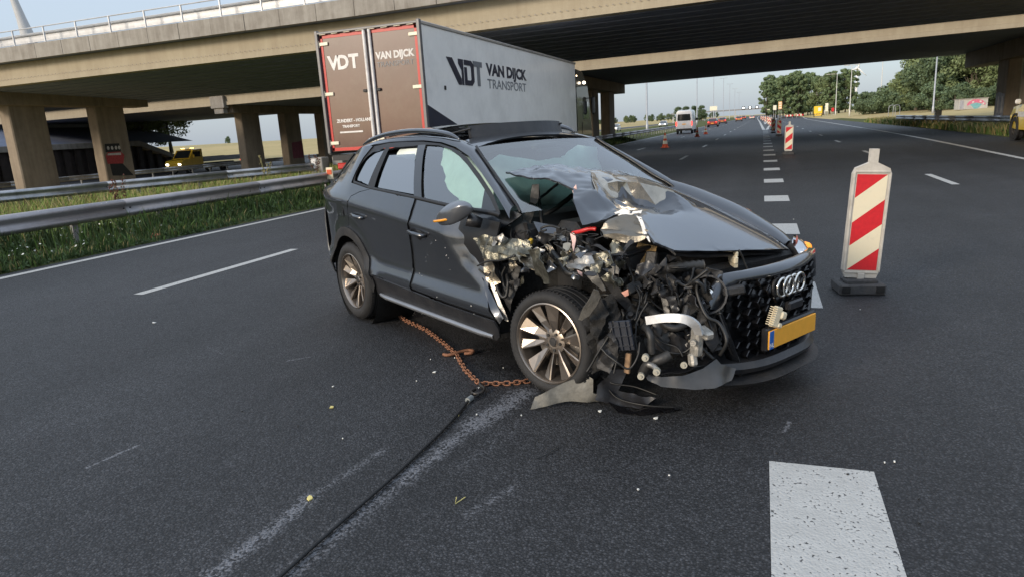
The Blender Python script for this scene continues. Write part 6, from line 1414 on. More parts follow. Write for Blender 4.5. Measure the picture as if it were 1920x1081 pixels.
# yellow road-inspection vehicle at the right edge
yv = empty('inspection_vehicle', (11.0, 32.6, 0), 0, 'yellow service vehicle on the hard shoulder, cut by the right picture edge', 'vehicle')
YV = mat('service_yellow', (.70, .50, .02), .35, 0, .06, coat=.7)
v = []; f = []
rows = [(-2.35, .50, 1.0, .86, .84), (-2.2, .40, 1.12, .95, .90), (-.8, .36, 1.18, .97, .92), (1.2, .36, 1.15, .97, .92), (2.1, .42, 1.08, .94, .86), (2.35, .50, .85, .84, .8)]
for y, z0, z1, w0, w1 in rows: v += [(-w0, y, z0), (-w0, y, z0 + .4), (-w1, y, z1), (w1, y, z1), (w0, y, z0 + .4), (w0, y, z0)]
for i in range(len(rows) - 1):
    for k in range(6): f.append((i * 6 + k, i * 6 + (k + 1) % 6, i * 6 + 6 + (k + 1) % 6, i * 6 + 6 + k))
n = (len(rows) - 1) * 6; f += [(5, 4, 3, 2, 1, 0), tuple(range(n, n + 6))]
mesh('body', v, f, YV, yv, auto=30); yv.scale = (1.2, 1.2, 1.25)
MB().prism([(-2.15, 1.1), (1.15, 1.1), (.45, 1.72), (-1.95, 1.75)], -.80, .80, Mx).build('glasshouse', GLK, yv)
MB().prism([(-1.98, 1.72), (.40, 1.70), (.25, 1.80), (-1.85, 1.82)], -.78, .78, Mx).build('roof', YV, yv)
for s in (-1, 1):
    for y in (-1.5, 1.5):
        veh_wheel(yv, s * .86, y, .39, .26, s)
        MB(Matrix.Translation((s * .955, y, .42)) @ Matrix.Rotation(R(90), 4, 'Z')).lathe([(.40, -.02), (.46, -.02), (.46, .03), (.40, .03)], 24, closed=True).build('wheel_arch', BP, yv)
    MB().box((s * .80, -2.33, .95), (.2, .06, .34), bev=.02).build('tail_light', mat('tail_off', (.3, .02, .02), .3), yv)
    MB().box((s * .978, .1, .85), (.012, 2.2, .16)).build('stripe', mat('service_white', (.7, .7, .7), .4), yv)
MB().box((-1.08, .95, 1.25), (.18, .1, .16), bev=.04).build('side_mirror', mat('service_white', (.7, .7, .7), .4), yv)

# ------------------------------------------------------------------ lamp posts, signs, gantry, small furniture
POLE = mat('lamp_post_steel', (.40, .41, .42), .5, .5, .1, 3.)
POLEW = mat('lamp_post_pale', (.60, .58, .52), .55, .2, .1, 3.)
def lamp(label, loc, h, arm=0., m=POLE, grp='lamp posts', r=.09):
    t = empty('lamp_post', loc, 0, label, 'lamp post', grp)
    MB().tube([(0, 0, -.3), (0, 0, 1.2), (0, 0, 1.25), (0, 0, h)], [r * 1.35, r * 1.35, r, r * .55], 8).build('post', m, t, smooth=True)
    if arm:
        MB().tube([(0, 0, h - .05), (arm * .12, 0, h + .06), (arm, 0, h + .1)], r * .45, 6).build('arm', m, t, smooth=True)
        MB().box((arm * 1.0 + math.copysign(.35, arm), 0, h + .1), (.8, .26, .12), bev=.04).build('lamp_head', m, t)
    else:
        for s in (-1, 1): MB().box((s * .9, 0, h), (.9, .3, .12), bev=.04).tube([(0, 0, h - .1), (s * .5, 0, h)], .04, 6).build('lamp_head', m, t)
    return t
for i, y in enumerate((91, 164, 221, 277, 330, 390, 460)):
    lamp(['tall lamp post nearest, seen left of the white van under the deck', 'tall lamp post rising just behind the white van', 'tall lamp post above the braking red cars', 'tall lamp post fourth along the median', 'tall thin lamp post fifth along the median', 'faint lamp post sixth along the median', 'faint lamp post farthest along the median'][i], (-14.0, y, 0), 15.5, 0, POLE, 'tall median lamp posts', .13)
for (x, y, h, a, lb) in ((19.9, 100, 13., 0, 'dark lamp post before the big trees, near the graffiti block'), (22.0, 157, 13., 0, 'lamp post standing before the dark hedge'), (15.7, 149, 9.6, 0, 'slim lamp post left of the dark hedge'), (16.6, 187, 9.8, -1.6, 'lamp post with arm, second left of the hedge'),
                         (18.6, 246, 11.2, -1.8, 'lamp post with arm behind the yellow trailer'), (17.2, 262, 10.3, -1.8, 'lamp post with arm just left of the yellow trailer'), (16.3, 275, 9.8, -1.8, 'shorter lamp post with arm over the yellow trailer'), (9.4, 300, 7.6, 1.6, 'small lamp post before the poplars, nearest the boards'), (14.0, 320, 7.4, 1.6, 'small lamp post before the poplars, middle one'), (19.2, 340, 7.2, 1.6, 'small lamp post before the poplars, farthest one')):
    lamp(lb, (x, y, .1), h, a, POLE if y == 100 else POLEW, 'lamp posts along the exit lane', .10)
lamp('curved lamp head peeking over the overpass railing', (-31.0, 33.0, 6.9), 1.25, -.9, RAILP, 'lamp posts', .05)
def sign(name, label, loc, w_, h, z, m, cat='road sign', extra=None, grp=None):
    t = empty(name, loc, 0, label, cat, grp)
    MB().box((0, 0, z), (w_, .06, h), bev=.02).build('panel', m, t)
    MB().box((-w_ * .3, .05, z / 2), (.07, .06, z)).box((w_ * .3, .05, z / 2), (.07, .06, z)).build('posts', POLE, t)
    if extra: extra(t)
    return t
SY = mat('sign_yellow', (.80, .52, .03), .5, 0, .08); SW = mat('sign_cream', (.75, .72, .58), .5); SO = mat('sign_orange', (.75, .40, .16), .5)
ys_ = sign('arrow_trailer', 'bright yellow warning trailer at the start of the exit verge', (13.6, 200, .1), 2.0, 1.9, 1.75, SY, 'warning trailer')
MB().box((0, .3, .45), (1.7, 1.6, .3), bev=.04).build('trailer_bed', SY, ys_); MB().box((.35, -.04, 1.9), (.7, .02, .9)).build('lamp_matrix', SW, ys_)
for s in (-1, 1): veh_wheel(ys_, s * .9, .5, .3, .18, s)
def chev(t):
    for z in (3.1, 3.75, 4.4): MB().box((0, -.045, z), (.75, .02, .34)).build('sign_face', SW, t)
sign('road_sign', 'tall narrow orange sign with three pale faces before the poplars', (4.65, 215, 0), .95, 2.1, 3.75, SO, 'road sign', chev, 'temporary signs on the gore')
sign('road_sign', 'pale arrow sign, middle of the three before the poplars', (3.6, 240, 0), 1.0, 1.5, 3.4, SW, 'road sign', None, 'temporary signs on the gore')
sign('road_sign', 'small pale round-topped sign, leftmost before the poplars', (1.9, 270, 0), 1.0, 1.0, 2.7, SW, 'road sign', None, 'temporary signs on the gore')
sign('road_sign', 'stacked cream and red sign right of the yellow trailer', (15.4, 197, .1), .7, 2.0, 2.3, SW, 'road sign', None, 'temporary signs on the gore')
sign('road_sign', 'small red and white sign at the foot of the exit lane lamps', (16.5, 193, .1), .6, .9, 1.6, SRED, 'road sign', None, 'temporary signs on the gore')
for k, (x, lb) in enumerate(((7.2, 'low red and white barrier board, left one across the closed exit'), (9.9, 'low red and white barrier board, right one across the closed exit'))):
    t = empty('barrier_board', (x, 216, 0), 0, lb, 'barrier', 'barrier boards across the exit')
    MB().box((0, 0, .75), (2.0, .05, .45), bev=.01).build('panel', SRED, t)
    for xx in (-.55, .35): MB().box((xx, -.03, .75), (.4, .02, .44)).build('white_panel', SW, t)
    MB().box((-.8, .05, .3), (.06, .4, .6)).box((.8, .05, .3), (.06, .4, .6)).build('feet', POLE, t)
sign('road_sign', 'cream information panel standing beyond the left guard rail, behind the van', (-13.0, 205, 0), 2.0, 1.2, 4.0, SW, 'road sign')
gn = empty('sign_gantry', (-16, 400, 0), 0, 'distant sign gantry with lit white signals spanning the motorway', 'gantry')
MB().box((0, 0, 4.6), (64, .8, .7)).build('beam', mat('gantry_grey', (.22, .22, .23), .6), gn)
for x in (-31, -14, 2, 31): MB().box((x, 0, 2.1), (.5, .5, 5.0)).build('gantry_leg', POLE, gn)
for x in (6.2, 9.5, 13): MB().box((x, -.5, 5.4), (1.6, .3, 1.5)).build('signal_box', BP, gn); MB().box((x, -.68, 5.4), (.7, .05, .7)).build('signal_lamp', mat('signal_white', (1, 1, 1), .5, emit=(1, 1, 1), estr=3.), gn)
# graffiti-covered concrete block, cabinet, hoop
gb_ = empty('concrete_block', (24.4, 101, .74), R(4), 'low concrete block with pink and teal mushroom graffiti on the dry grass', 'block')
MB().box((0, .9, .62), (3.1, 1.8, 1.24), bev=.02).build('block', mat('block_grey', (.42, .40, .37), .8, 0, .2, 2.), gb_)
MB().box((0, .9, 1.27), (3.25, 1.95, .08), bev=.01).build('cap_slab', C_FASC, gb_)
gm = lambda a, b, d: (a, -.006 - d, b)
decal('graffiti_patch', [(-.62, .42), (-.72, .62), (-.5, .92), (-.1, 1.14), (.5, 1.16), (1.0, .98), (1.32, .62), (1.25, .42), (.9, .62), (.3, .78), (-.2, .68)], gb_, gm, G_PK, .0)
decal('graffiti_patch', [(-.35, .58), (.3, .76), (.95, .58), (.7, .25), (.45, .04), (.1, .04), (-.1, .3)], gb_, gm, G_TL, .004)
for a, b in ((-.05, .86), (.75, .88), (1.08, .64)): decal('graffiti_patch', [(a + .13 * math.cos(i * math.pi / 4), b + .10 * math.sin(i * math.pi / 4)) for i in range(8)], gb_, gm, G_WH, .005)
decal('graffiti_patch', [(-1.5, .1), (-1.0, .1), (-1.05, 1.1), (-1.45, 1.15)], gb_, gm, G_GY, .0)
cbx = empty('utility_cabinet', (12.9, 63, .1), 0, 'small pale utility cabinet behind the right guard rail', 'cabinet')
MB().box((0, 0, .5), (.45, .35, 1.0), bev=.02).build('cabinet_body', HOUS, cbx); MB().box((0, 0, 1.03), (.52, .42, .06), bev=.01).build('cabinet_lid', HOUS, cbx)
hp = empty('steel_hoop', (13.6, 88, .25), 0, 'thin steel hoop standing in the dry grass', 'hoop')
for dx in (0, .45): MB().tube(smoothpath([(dx - .4, 0, 0), (dx - .4, 0, 1.2), (dx - .25, 0, 1.5), (dx + .1, 0, 1.5), (dx + .25, 0, 1.2), (dx + .25, 0, 0)], 4), .03, 6).build('hoop_tube', POLE, hp, smooth=True)
# crash-barrier end of the median rail, amber reflector board
cb_ = empty('barrier_terminal', (-17.4, 24.4, 0), R(17), 'grey block-shaped barrier terminal at the end of the median rail', 'barrier')
MB().box((0, .3, .5), (.5, .9, 1.0), bev=.03).build('terminal_block', C_FASC, cb_); MB().box((.75, 2.2, .82), (.45, 3.8, .36), bev=.03).build('terminal_beam', C_FASC, cb_); MB().box((-.12, -.16, .75), (.22, .03, .4), bev=.005).build('reflector_plate', T_LITE, cb_)
rb = empty('reflector_board', (-11.72, 16.95, 0), R(8), 'orange and white reflector board fixed to the guard rail behind the crashed car', 'reflector')
MB().box((0, 0, .74), (.20, .05, .34), bev=.01).build('board_panel', SCRM, rb); MB().box((.0, -.03, .78), (.15, .02, .14), bev=.005).build('reflector', COR, rb); MB().box((0, .05, .35), (.05, .05, .7)).build('post', POLE, rb)
# far skyline: wind turbine, pylon
wt = empty('wind_turbine', (100.5, 900, 0), 0, 'white wind turbine above the trees on the right', 'wind turbine')
WTM = mat('turbine_white', (.72, .73, .75), .5)
MB().tube([(0, 0, 0), (0, 0, 45)], [1.6, 1.0], 14).build('tower', WTM, wt, smooth=True); MB().box((0, -1.0, 46), (4.2, 7, 3.4), bev=.8).build('nacelle', WTM, wt)
for a in (75, 195, 315):
    d = Vector((math.cos(R(a)), 0, math.sin(R(a)))); MB().tube([Vector((0, -5, 46)) + d * q for q in (0, 2, 6, 13)], [.6, .9, .7, .2], 6).build('blade', WTM, wt, smooth=True)
py = empty('concrete_pylon', (-166, 124, 0), 0, 'tall tapering grey pylon behind the overpass railing', 'pylon')
MB().tube([(0, 0, 0), (0, 0, 26), (.0, 0, 30), (-1.0, 0, 34), (-2.6, 0, 40), (-4.2, 0, 52)], [3.0, 2.0, 1.5, 1.05, .7, .35], 10).build('shaft', mat('pylon_grey', (.40, .41, .43), .7), py, smooth=True)

# ------------------------------------------------------------------ chain, hook, winch cable, debris on the road
RUST = mat('rusty_chain', (.27, .125, .07), .75, .3, .4, 40., .4, 120., dirt=(.12, .05, .03), dirt_amt=.5, dscale=40.)
STEEL = mat('dark_steel', (.06, .055, .05), .5, .7, .3, 20.); CABLE = mat('winch_cable', (.022, .022, .023), .55, .4, .3, 60.)
def link_mesh(L_, w_, r):
    pts = []
    for i in range(18):
        t_ = 2 * math.pi * i / 18; pts.append((math.copysign(max(0, L_ / 2 - w_ / 2), math.cos(t_)) + w_ / 2 * math.cos(t_), w_ / 2 * math.sin(t_), 0))
    return MB().tube(pts, r, 6, closed=True)
ch_ = empty('tow_chain', (-2.2, 4.57, 0), 0, 'rusty orange tow chain lying from the rear wheel to the front wheel', 'chain')
proto = link_mesh(.046, .029, .0052).build('chain_link', RUST, ch_, smooth=True)
first = True
for pts in ([(-3.456, 5.712), (-3.087, 5.382), (-2.722, 5.097), (-2.425, 4.798), (-2.201, 4.565)], [(-2.17, 4.52), (-1.984, 4.244), (-1.823, 4.059), (-1.775, 4.01)], [(-1.758, 4.003), (-1.622, 4.028), (-1.52, 4.068), (-1.40, 4.145)]):
    sp = smoothpath([(x, y, .016) for x, y in pts], 24); acc = 0.; nxt = 0.; k = 0
    for a, b in zip(sp, sp[1:]):
        acc += (b - a).length
        if acc >= nxt:
            nxt += .036; d = b - a
            o = proto if first else share('chain_link', proto, ch_); first = False
            o.location = a + Vector((random.uniform(-.003, .003), random.uniform(-.003, .003), 0)) - ch_.location
            o.rotation_euler = (R(50 if k % 2 else -40) + random.uniform(-.2, .2), 0, math.atan2(d.y, d.x) + random.uniform(-.12, .12)); k += 1
c0 = Vector((-2.19, 4.565, .015)) - ch_.location
MB().tube(smoothpath([c0 + Vector(p) for p in ((-.10, -.035, 0), (-.06, -.05, 0), (-.01, -.02, .005), (.03, .03, .01), (.08, .06, .012), (.12, .045, .01), (.11, .015, .005), (.06, .01, 0))], 5), .0125, 8).build('chain_hook', RUST, ch_, smooth=True)
hk = empty('winch_hook', (-1.74, 3.9, 0), 0, 'dark steel hook joining the chain to the winch cable', 'hook')
MB().tube(smoothpath([(-.03, .11, .02), (.0, .05, .025), (.05, -.0, .025), (.055, -.06, .022), (.02, -.09, .02), (-.02, -.06, .018), (-.015, -.01, .015)], 5), [.010] * 31, 8).build('hook_body', STEEL, hk, smooth=True)
MB().tube(smoothpath([(.02, -.06, .02), (.05, -.10, .02), (.035, -.15, .02), (.0, -.14, .018), (.0, -.09, .018)], 4), .007, 6).build('cable_eye', CABLE, hk, smooth=True)
MB().cyl((.02, -.15, .018), (.012, -.20, .017), .019, .019, 10).build('ferrule', mat('grey_ferrule', (.28, .30, .30), .5, .4), hk)
wc = smoothpath([(-1.728, 3.72, .014), (-1.709, 3.532, .013), (-1.699, 3.265, .013), (-1.703, 3.0, .013), (-1.711, 2.723, .013), (-1.743, 2.21, .013), (-1.757, 1.9, .013), (-1.772, 1.647, .013), (-1.80, 1.1, .013), (-1.86, .4, .013), (-1.9, -1., .013)], 10)
mb = MB(); mb.tube(wc, .0085, 8); tag(mb.build('winch_cable', CABLE, None, smooth=True), 'thin black winch cable running over the asphalt towards the viewer', 'cable')
def scrap_on_road(name, pts, m, amp, seed, label, cat, th=.004):
    o = crumple(name, [(p[0], p[1], max(.012, p[2])) for p in pts], m, amp, seed, None, .025, 9.)
    return tag(o, label, cat)
CLR = mat('scuffed_grey_plastic', (.20, .19, .165), .45, 0, .35, 9., .3, 40., dirt=(.07, .065, .055), dirt_amt=.6, dscale=12.)
scrap_on_road('bumper_trim', [(-1.292, 3.66, .002), (-1.273, 3.7, .077), (-1.105, 3.8, .148), (-.978, 3.84, .191), (-.931, 3.82, .174), (-.937, 3.82, .077), (-.863, 3.9, .03), (-.905, 3.86, .01), (-1.104, 3.78, .03), (-1.218, 3.7, .018)], CLR, .012, 201, 'torn grey plastic bumper strip lying before the front wheel', 'car debris')
scrap_on_road('bumper_cover', [(-.918, 3.86, .125), (-.842, 3.98, .191), (-.752, 4.0, .183), (-.799, 3.92, .076), (-.661, 3.88, .061), (-.556, 3.86, .068), (-.649, 3.8, .016), (-.818, 3.84, .012), (-.928, 3.82, .042)], BS, .014, 202, 'black broken bumper cover under the torn front corner', 'car debris')
scrap_on_road('splitter_blade', [(-.85, 3.84, .03), (-.725, 3.78, .018), (-.554, 3.8, .035), (-.406, 3.86, .012), (-.477, 3.8, .012), (-.636, 3.72, .012), (-.766, 3.74, .012)], PM['M_GLOSSB'], .006, 203, 'curved black splitter blade lying flat below the bumper', 'car debris')
for k, pts in enumerate(([(-.90, 3.95, .12), (-.80, 3.86, .05), (-.62, 3.80, .04), (-.45, 3.83, .03)], [(-.98, 3.99, .2), (-.86, 3.93, .12), (-.70, 3.93, .10), (-.56, 3.90, .07)], [(-1.0, 3.95, .19), (-.80, 4.06, .24), (-.74, 3.98, .20)])):
    mb = MB(); mb.tube(smoothpath(pts, 8), .005, 6); tag(mb.build('torn_wire', PM['M_CABLE'], None, smooth=True), ['thin black wire trailing over the splitter blade', 'black wire sagging across the broken bumper cover', 'short wire bridging wheel and bumper debris'][k], 'wire')
crumpled = crumple('strap_end', [(-3.50, 5.74, .015), (-3.44, 5.68, .02), (-3.40, 5.74, .03), (-3.41, 5.86, .12), (-3.48, 5.88, .13), (-3.53, 5.82, .08)], mat('pink_strap', (.26, .10, .13), .9, 0, .3, 20.), .02, 204, None, .03, 9.); tag(crumpled, 'pinkish strap end tied to the chain by the rear wheel', 'strap')
rs = random.Random(5)
SH = mat('shard_white', (.72, .72, .68), .5, 0, .1); SHY = mat('shard_yellow', (.65, .55, .2), .6); SHB = mat('shard_black', (.02, .02, .02), .4)
spots = [(-3.039, 5.649, .04, SH, 'white plastic shard beside the sill shadow'), (-2.192, 4.171, .02, SH, 'small white chip left of the chain'), (-2.571, 3.443, .025, SHY, 'yellowish leaf-like scrap on bare asphalt'), (-.877, 3.733, .02, SH, 'white round cap in front of the bumper debris'), (-.541, 3.704, .025, SH, 'small silver chip right of the splitter blade'), (-2.019, 2.437, .03, SHY, 'pale yellow scrap beside the left scrape mark'), (-5.7, 4.95, .03, SH, 'lone white chip far left on the lane'), (-1.705, 3.50, .015, SHY, 'tiny pale scrap next to the cable')]
def shard(x, y, s, m):
    n_ = rs.randint(4, 6); o = [(s * rs.uniform(.5, 1.1) * math.cos(2 * math.pi * i / n_), s * rs.uniform(.4, .9) * math.sin(2 * math.pi * i / n_)) for i in range(n_)]
    return MB(Matrix.Translation((x, y, .004)) @ Matrix.Rotation(rs.uniform(0, 6), 4, 'Z') @ Matrix.Rotation(rs.uniform(-.25, .25), 4, 'X')).prism(o, 0, .006).build('plastic_shard', m)
for x, y, s, m, lb in spots: tag(shard(x, y, s * .8, m), lb, 'shard', 'loose shards on the road')
for k in range(44):
    a = rs.random()
    x, y = (rs.uniform(-3.4, .8), rs.uniform(2.6, 5.4)) if a < .75 else (rs.uniform(-5, 3), rs.uniform(2.2, 12))
    if abs(x + 1.0) < 1.2 and y > 4.6: continue
    tag(shard(x, y, rs.uniform(.005, .010), rs.choice((SH, SH, SHB, SHB))), 'tiny crash fragment scattered on the asphalt', 'fragment', 'tiny fragments around the car')
mb = MB(); mb.tube(smoothpath([(-1.075, 3.07, .008), (-1.03, 3.12, .012), (-.99, 3.22, .01)], 6), .004, 5); tag(mb.build('rubber_strip', SHB, None), 'thin curved black rubber strip on open asphalt', 'strip')
mb = MB(); mb.tube([(-1.32, 2.62, .006), (-1.30, 2.56, .008), (-1.28, 2.63, .006)], .0025, 5); tag(mb.build('straw', SHY, None), 'small forked straw on the asphalt near the cable', 'straw')
tag(MB().box((-11.0, 9.95, .06), (.16, .10, .10), (.3, .2, .6), bev=.02).box((-10.96, 9.9, .05), (.10, .08, .07), (0, .5, .2), bev=.02).build('litter', mat('litter_orange', (.5, .14, .07), .7)), 'orange scrap of litter on the verge beside the edge line', 'litter')
# ------------------------------------------------------------------ vegetation
def leafmat(name, c, v=.35, tr=.25):
    m = bpy.data.materials.new(name); m.use_nodes = True; t = m.node_tree; b = t.nodes['Principled BSDF']
    geo = N(t, 'ShaderNodeNewGeometry'); oi = N(t, 'ShaderNodeObjectInfo')
    nz = N(t, 'ShaderNodeTexNoise', Scale=.9, Detail=4.); t.links.new(geo.outputs['Position'], nz.inputs['Vector'])
    k = math_node(t, 'MULTIPLY_ADD', geo.outputs['Random Per Island'], v * 1.2, math_node(t, 'MULTIPLY_ADD', nz.outputs[0], v, math_node(t, 'MULTIPLY_ADD', oi.outputs['Random'], v * .6, 1 - v * 1.3)))
    mx = N(t, 'ShaderNodeMix', data_type='RGBA', blend_type='MULTIPLY'); mx.inputs[0].default_value = 1; mx.inputs[6].default_value = (*c, 1); t.links.new(k, mx.inputs[7])
    t.links.new(mx.outputs[2], b.inputs['Base Color']); b.inputs['Roughness'].default_value = .6; b.inputs['Specular IOR Level'].default_value = .25
    b.inputs['Transmission Weight'].default_value = 0
    return m
LF = [leafmat('leaf_green', (.15, .19, .085)), leafmat('leaf_dark', (.095, .135, .07)), leafmat('leaf_poplar', (.135, .185, .09))]
BARK = mat('bark', (.09, .075, .055), .9, 0, .3, 6., .5, 25.)
def crown_mesh(name, seed, h, rx, trunk_h, nclump, nleaf, ls, m, poplar=False):
    r_ = np.random.default_rng(seed); C = []
    for k in range(nclump):
        t_ = r_.random(); z = trunk_h + (h - trunk_h) * (t_ ** .85)
        prof = math.sin(math.pi * min(1, max(.04, (z - trunk_h) / (h - trunk_h))) ** .75) ** .6 if not poplar else (math.sin(math.pi * (.12 + .80 * (z - trunk_h) / (h - trunk_h)))) ** .5
        a = r_.random() * 2 * math.pi; q = math.sqrt(r_.random()) * rx * prof
        C.append((q * math.cos(a), q * math.sin(a), z, rx * (.20 + .20 * r_.random()) * (.7 if poplar else 1)))
    C = np.array(C); idx = r_.integers(0, nclump, nleaf); d = r_.normal(size=(nleaf, 3)); d /= np.linalg.norm(d, axis=1)[:, None]
    rad = C[idx, 3] * (.55 + .5 * r_.random(nleaf)); P_ = C[idx, :3] + d * rad[:, None] * np.array([1, 1, .8])
    n_ = d + r_.normal(size=(nleaf, 3)) * .55; n_ /= np.linalg.norm(n_, axis=1)[:, None]
    a_ = np.cross(n_, r_.normal(size=(nleaf, 3))); a_ /= np.linalg.norm(a_, axis=1)[:, None]; b_ = np.cross(n_, a_)
    s = ls * (.6 + .8 * r_.random(nleaf))[:, None]
    V = np.stack([P_ - a_ * s, P_ - b_ * s * .62 , P_ + a_ * s, P_ + b_ * s * .62], 1).reshape(-1, 3)
    me = bpy.data.meshes.new(name); me.vertices.add(len(V)); me.vertices.foreach_set('co', V.ravel())
    F = np.arange(nleaf * 4).astype(np.int32); me.loops.add(nleaf * 4); me.loops.foreach_set('vertex_index', F); me.polygons.add(nleaf)
    me.polygons.foreach_set('loop_start', np.arange(0, nleaf * 4, 4, dtype=np.int32)); me.polygons.foreach_set('loop_total', np.full(nleaf, 4, dtype=np.int32)); me.update(); me.validate()
    me.materials.append(m)
    tb = MB(); tb.tube([(0, 0, -.5), (.03, 0, trunk_h * .6), (.1, .05, h * .45), (0, 0, h * .8)], [rx * .075 + .05, rx * .06 + .04, rx * .035, .02], 8)
    for k in range(9):
        c = C[(k * 7) % nclump]; z0 = trunk_h * .6 + k * h * .05; tb.tube([(.03, 0, z0), (c[0] * .5, c[1] * .5, (z0 + c[2]) / 2 + .2), (c[0], c[1], c[2])], [.09, .05, .015], 5)
    tm = bpy.data.meshes.new(name + '_trunk'); tm.from_pydata([tuple(v) for v in tb.v], [], tb.f); tm.materials.append(BARK)
    return me, tm
KINDS = {}
for i in range(3): KINDS['broad%d' % i] = crown_mesh('crown', 20 + i, 11, 4.2, 1.6, 54, 9500, .20, LF[0])
for i in range(2): KINDS['dark%d' % i] = crown_mesh('crown', 30 + i, 10, 4.0, .8, 54, 9500, .20, LF[1])
for i in range(2): KINDS['poplar%d' % i] = crown_mesh('crown', 40 + i, 15, 3.2, 1.0, 70, 9000, .26, LF[2], True)
for i in range(2): KINDS['shrub%d' % i] = crown_mesh('crown', 50 + i, 3.6, 2.6, .2, 30, 4500, .16, LF[1])
def tree(name, kind, label, loc, sc, group, sz=1.):
    t = empty(name, loc, random.uniform(0, 6.28), label, 'tree' if 'shrub' not in name else 'shrub', group); cm, tm = KINDS[kind]
    c = link(bpy.data.objects.new('crown', cm), t); k = link(bpy.data.objects.new('trunk', tm), t)
    t.scale = (sc, sc, sc * sz); return t
rt = random.Random(3)
ORD = ['first', 'second', 'third', 'fourth', 'fifth', 'sixth', 'seventh', 'eighth', 'ninth', 'tenth', 'eleventh', 'twelfth']
G = 'broad trees behind the dry grass on the right'
lbl = ['big broad tree at the left end of the right-hand wood, beside the sky gap', 'broad tree second from the sky gap', 'broad tree above the hedge end', 'rounded tree rising behind the tall dark lamp post', 'broad tree above the graffiti block, left of it', 'broad tree directly behind the graffiti block', 'paler tree just left of the right bridge pier', 'tree seen behind the right bridge pier', 'tree right of the right bridge pier']
for i, (x, y, s) in enumerate(((23.4, 130, .80), (24.6, 122, 1.02), (26.8, 130, 1.15), (28.6, 120, 1.0), (31, 128, 1.2), (33, 120, 1.05), (34, 112, .95), (37.5, 124, 1.2), (41, 118, 1.2))):
    tree('broad_tree', ['broad0', 'dark0', 'broad1', 'broad2', 'dark1'][i % 5], lbl[i], (x, y, .7), s, G)
for i in range(14): tree('background_tree', rt.choice(['broad0', 'broad1', 'dark0', 'dark1']), 'tree deeper in the wood on the right, mostly hidden by nearer crowns', (29.5 + i * 1.9 + rt.uniform(-.8, .8), 152 + rt.uniform(-6, 14), .6), rt.uniform(.95, 1.3), 'deeper trees of the right-hand wood')
for i in range(8): tree('hedge_shrub', rt.choice(['shrub0', 'shrub1']), 'dark dense shrub, %s from the left in the hedge at the foot of the wood' % ORD[i], (18.6 + i * 1.15, 152 - i * 2.6 + rt.uniform(-1, 1), .5), rt.uniform(.95, 1.35), 'dark hedge before the wood')
for i in range(11): tree('understorey_shrub', rt.choice(['shrub0', 'shrub1']), 'low dark shrub under the wood, %s from the hedge towards the pier' % ORD[i], (22.5 + i * 1.9, 112 + rt.uniform(-2, 3), .75), rt.uniform(.6, .95), 'low shrubs under the right-hand trees')
for i in range(10): tree('poplar_tree', ['poplar0', 'poplar1'][i % 2], 'poplar, %s from the left in the dense clump at the motorway bend' % ORD[i], (1.3 + i * 1.75 + rt.uniform(-.4, .4), 262 + rt.uniform(-8, 12), 0), rt.uniform(.86, 1.02) * (.93 if i in (0, 1) else 1), 'poplar clump at the bend')
for i in range(8): tree('poplar_tree', ['poplar1', 'poplar0'][i % 2], 'poplar deeper in the clump at the motorway bend', (2.2 + i * 2.1, 290 + rt.uniform(-6, 12), 0), rt.uniform(.9, 1.08), 'deeper poplars at the bend')
for i in range(7): tree('exit_tree', ['poplar0', 'broad1', 'poplar1'][i % 3], 'tree, %s from the left in the clump behind the exit lane lamps' % ORD[i], (15.6 + i * 1.55, 226 + rt.uniform(-6, 10), .2), rt.uniform(.78, .92) * (1 if i % 3 != 1 else 1.2), 'tree clump behind the exit lane lamps')
for i in range(7): tree('exit_tree', ['broad0', 'dark1'][i % 2], 'lower tree, %s from the left between the exit clump and the hedge' % ORD[i], (25 + i * 1.7, 208 + rt.uniform(-10, 10), .3), rt.uniform(.40, .52), 'lower trees between the clumps')
for i in range(60): tree('distant_tree', rt.choice(['dark0', 'dark1', 'broad2']), 'tiny tree on the skyline beyond the left field', (-130 + i * 1.75 + rt.uniform(-.8, .8), 420 + rt.uniform(-20, 30), 1.2), rt.uniform(.26, .42), 'tree line beyond the left field')
for i in range(4): tree('distant_tree', 'dark0', 'small distant tree group left of the gantry', (-42 + i * 4, 380, 0), .75, 'distant trees by the gantry')
for x, y, s, lb in ((-66.5, 61, .62, 'smaller bushy tree at the edge of the sheet-pile abutment'), (-68, 66, .7, 'bushy tree beside the sky gap above the abutment'), (-71, 63, .75, 'bushy tree farther back on the abutment top')): tree('embankment_tree', 'broad1', lb, (x, y, 1.6), s, 'trees on the abutment')
for x, y, s in ((-215, 240, .35), (-208, 240, .3), (-150, 232, .5), (-146, 235, .45)): tree('distant_tree', 'dark1', 'lone distant tree seen between the median columns', (x, y, 2.0), s, 'distant trees seen between the columns')

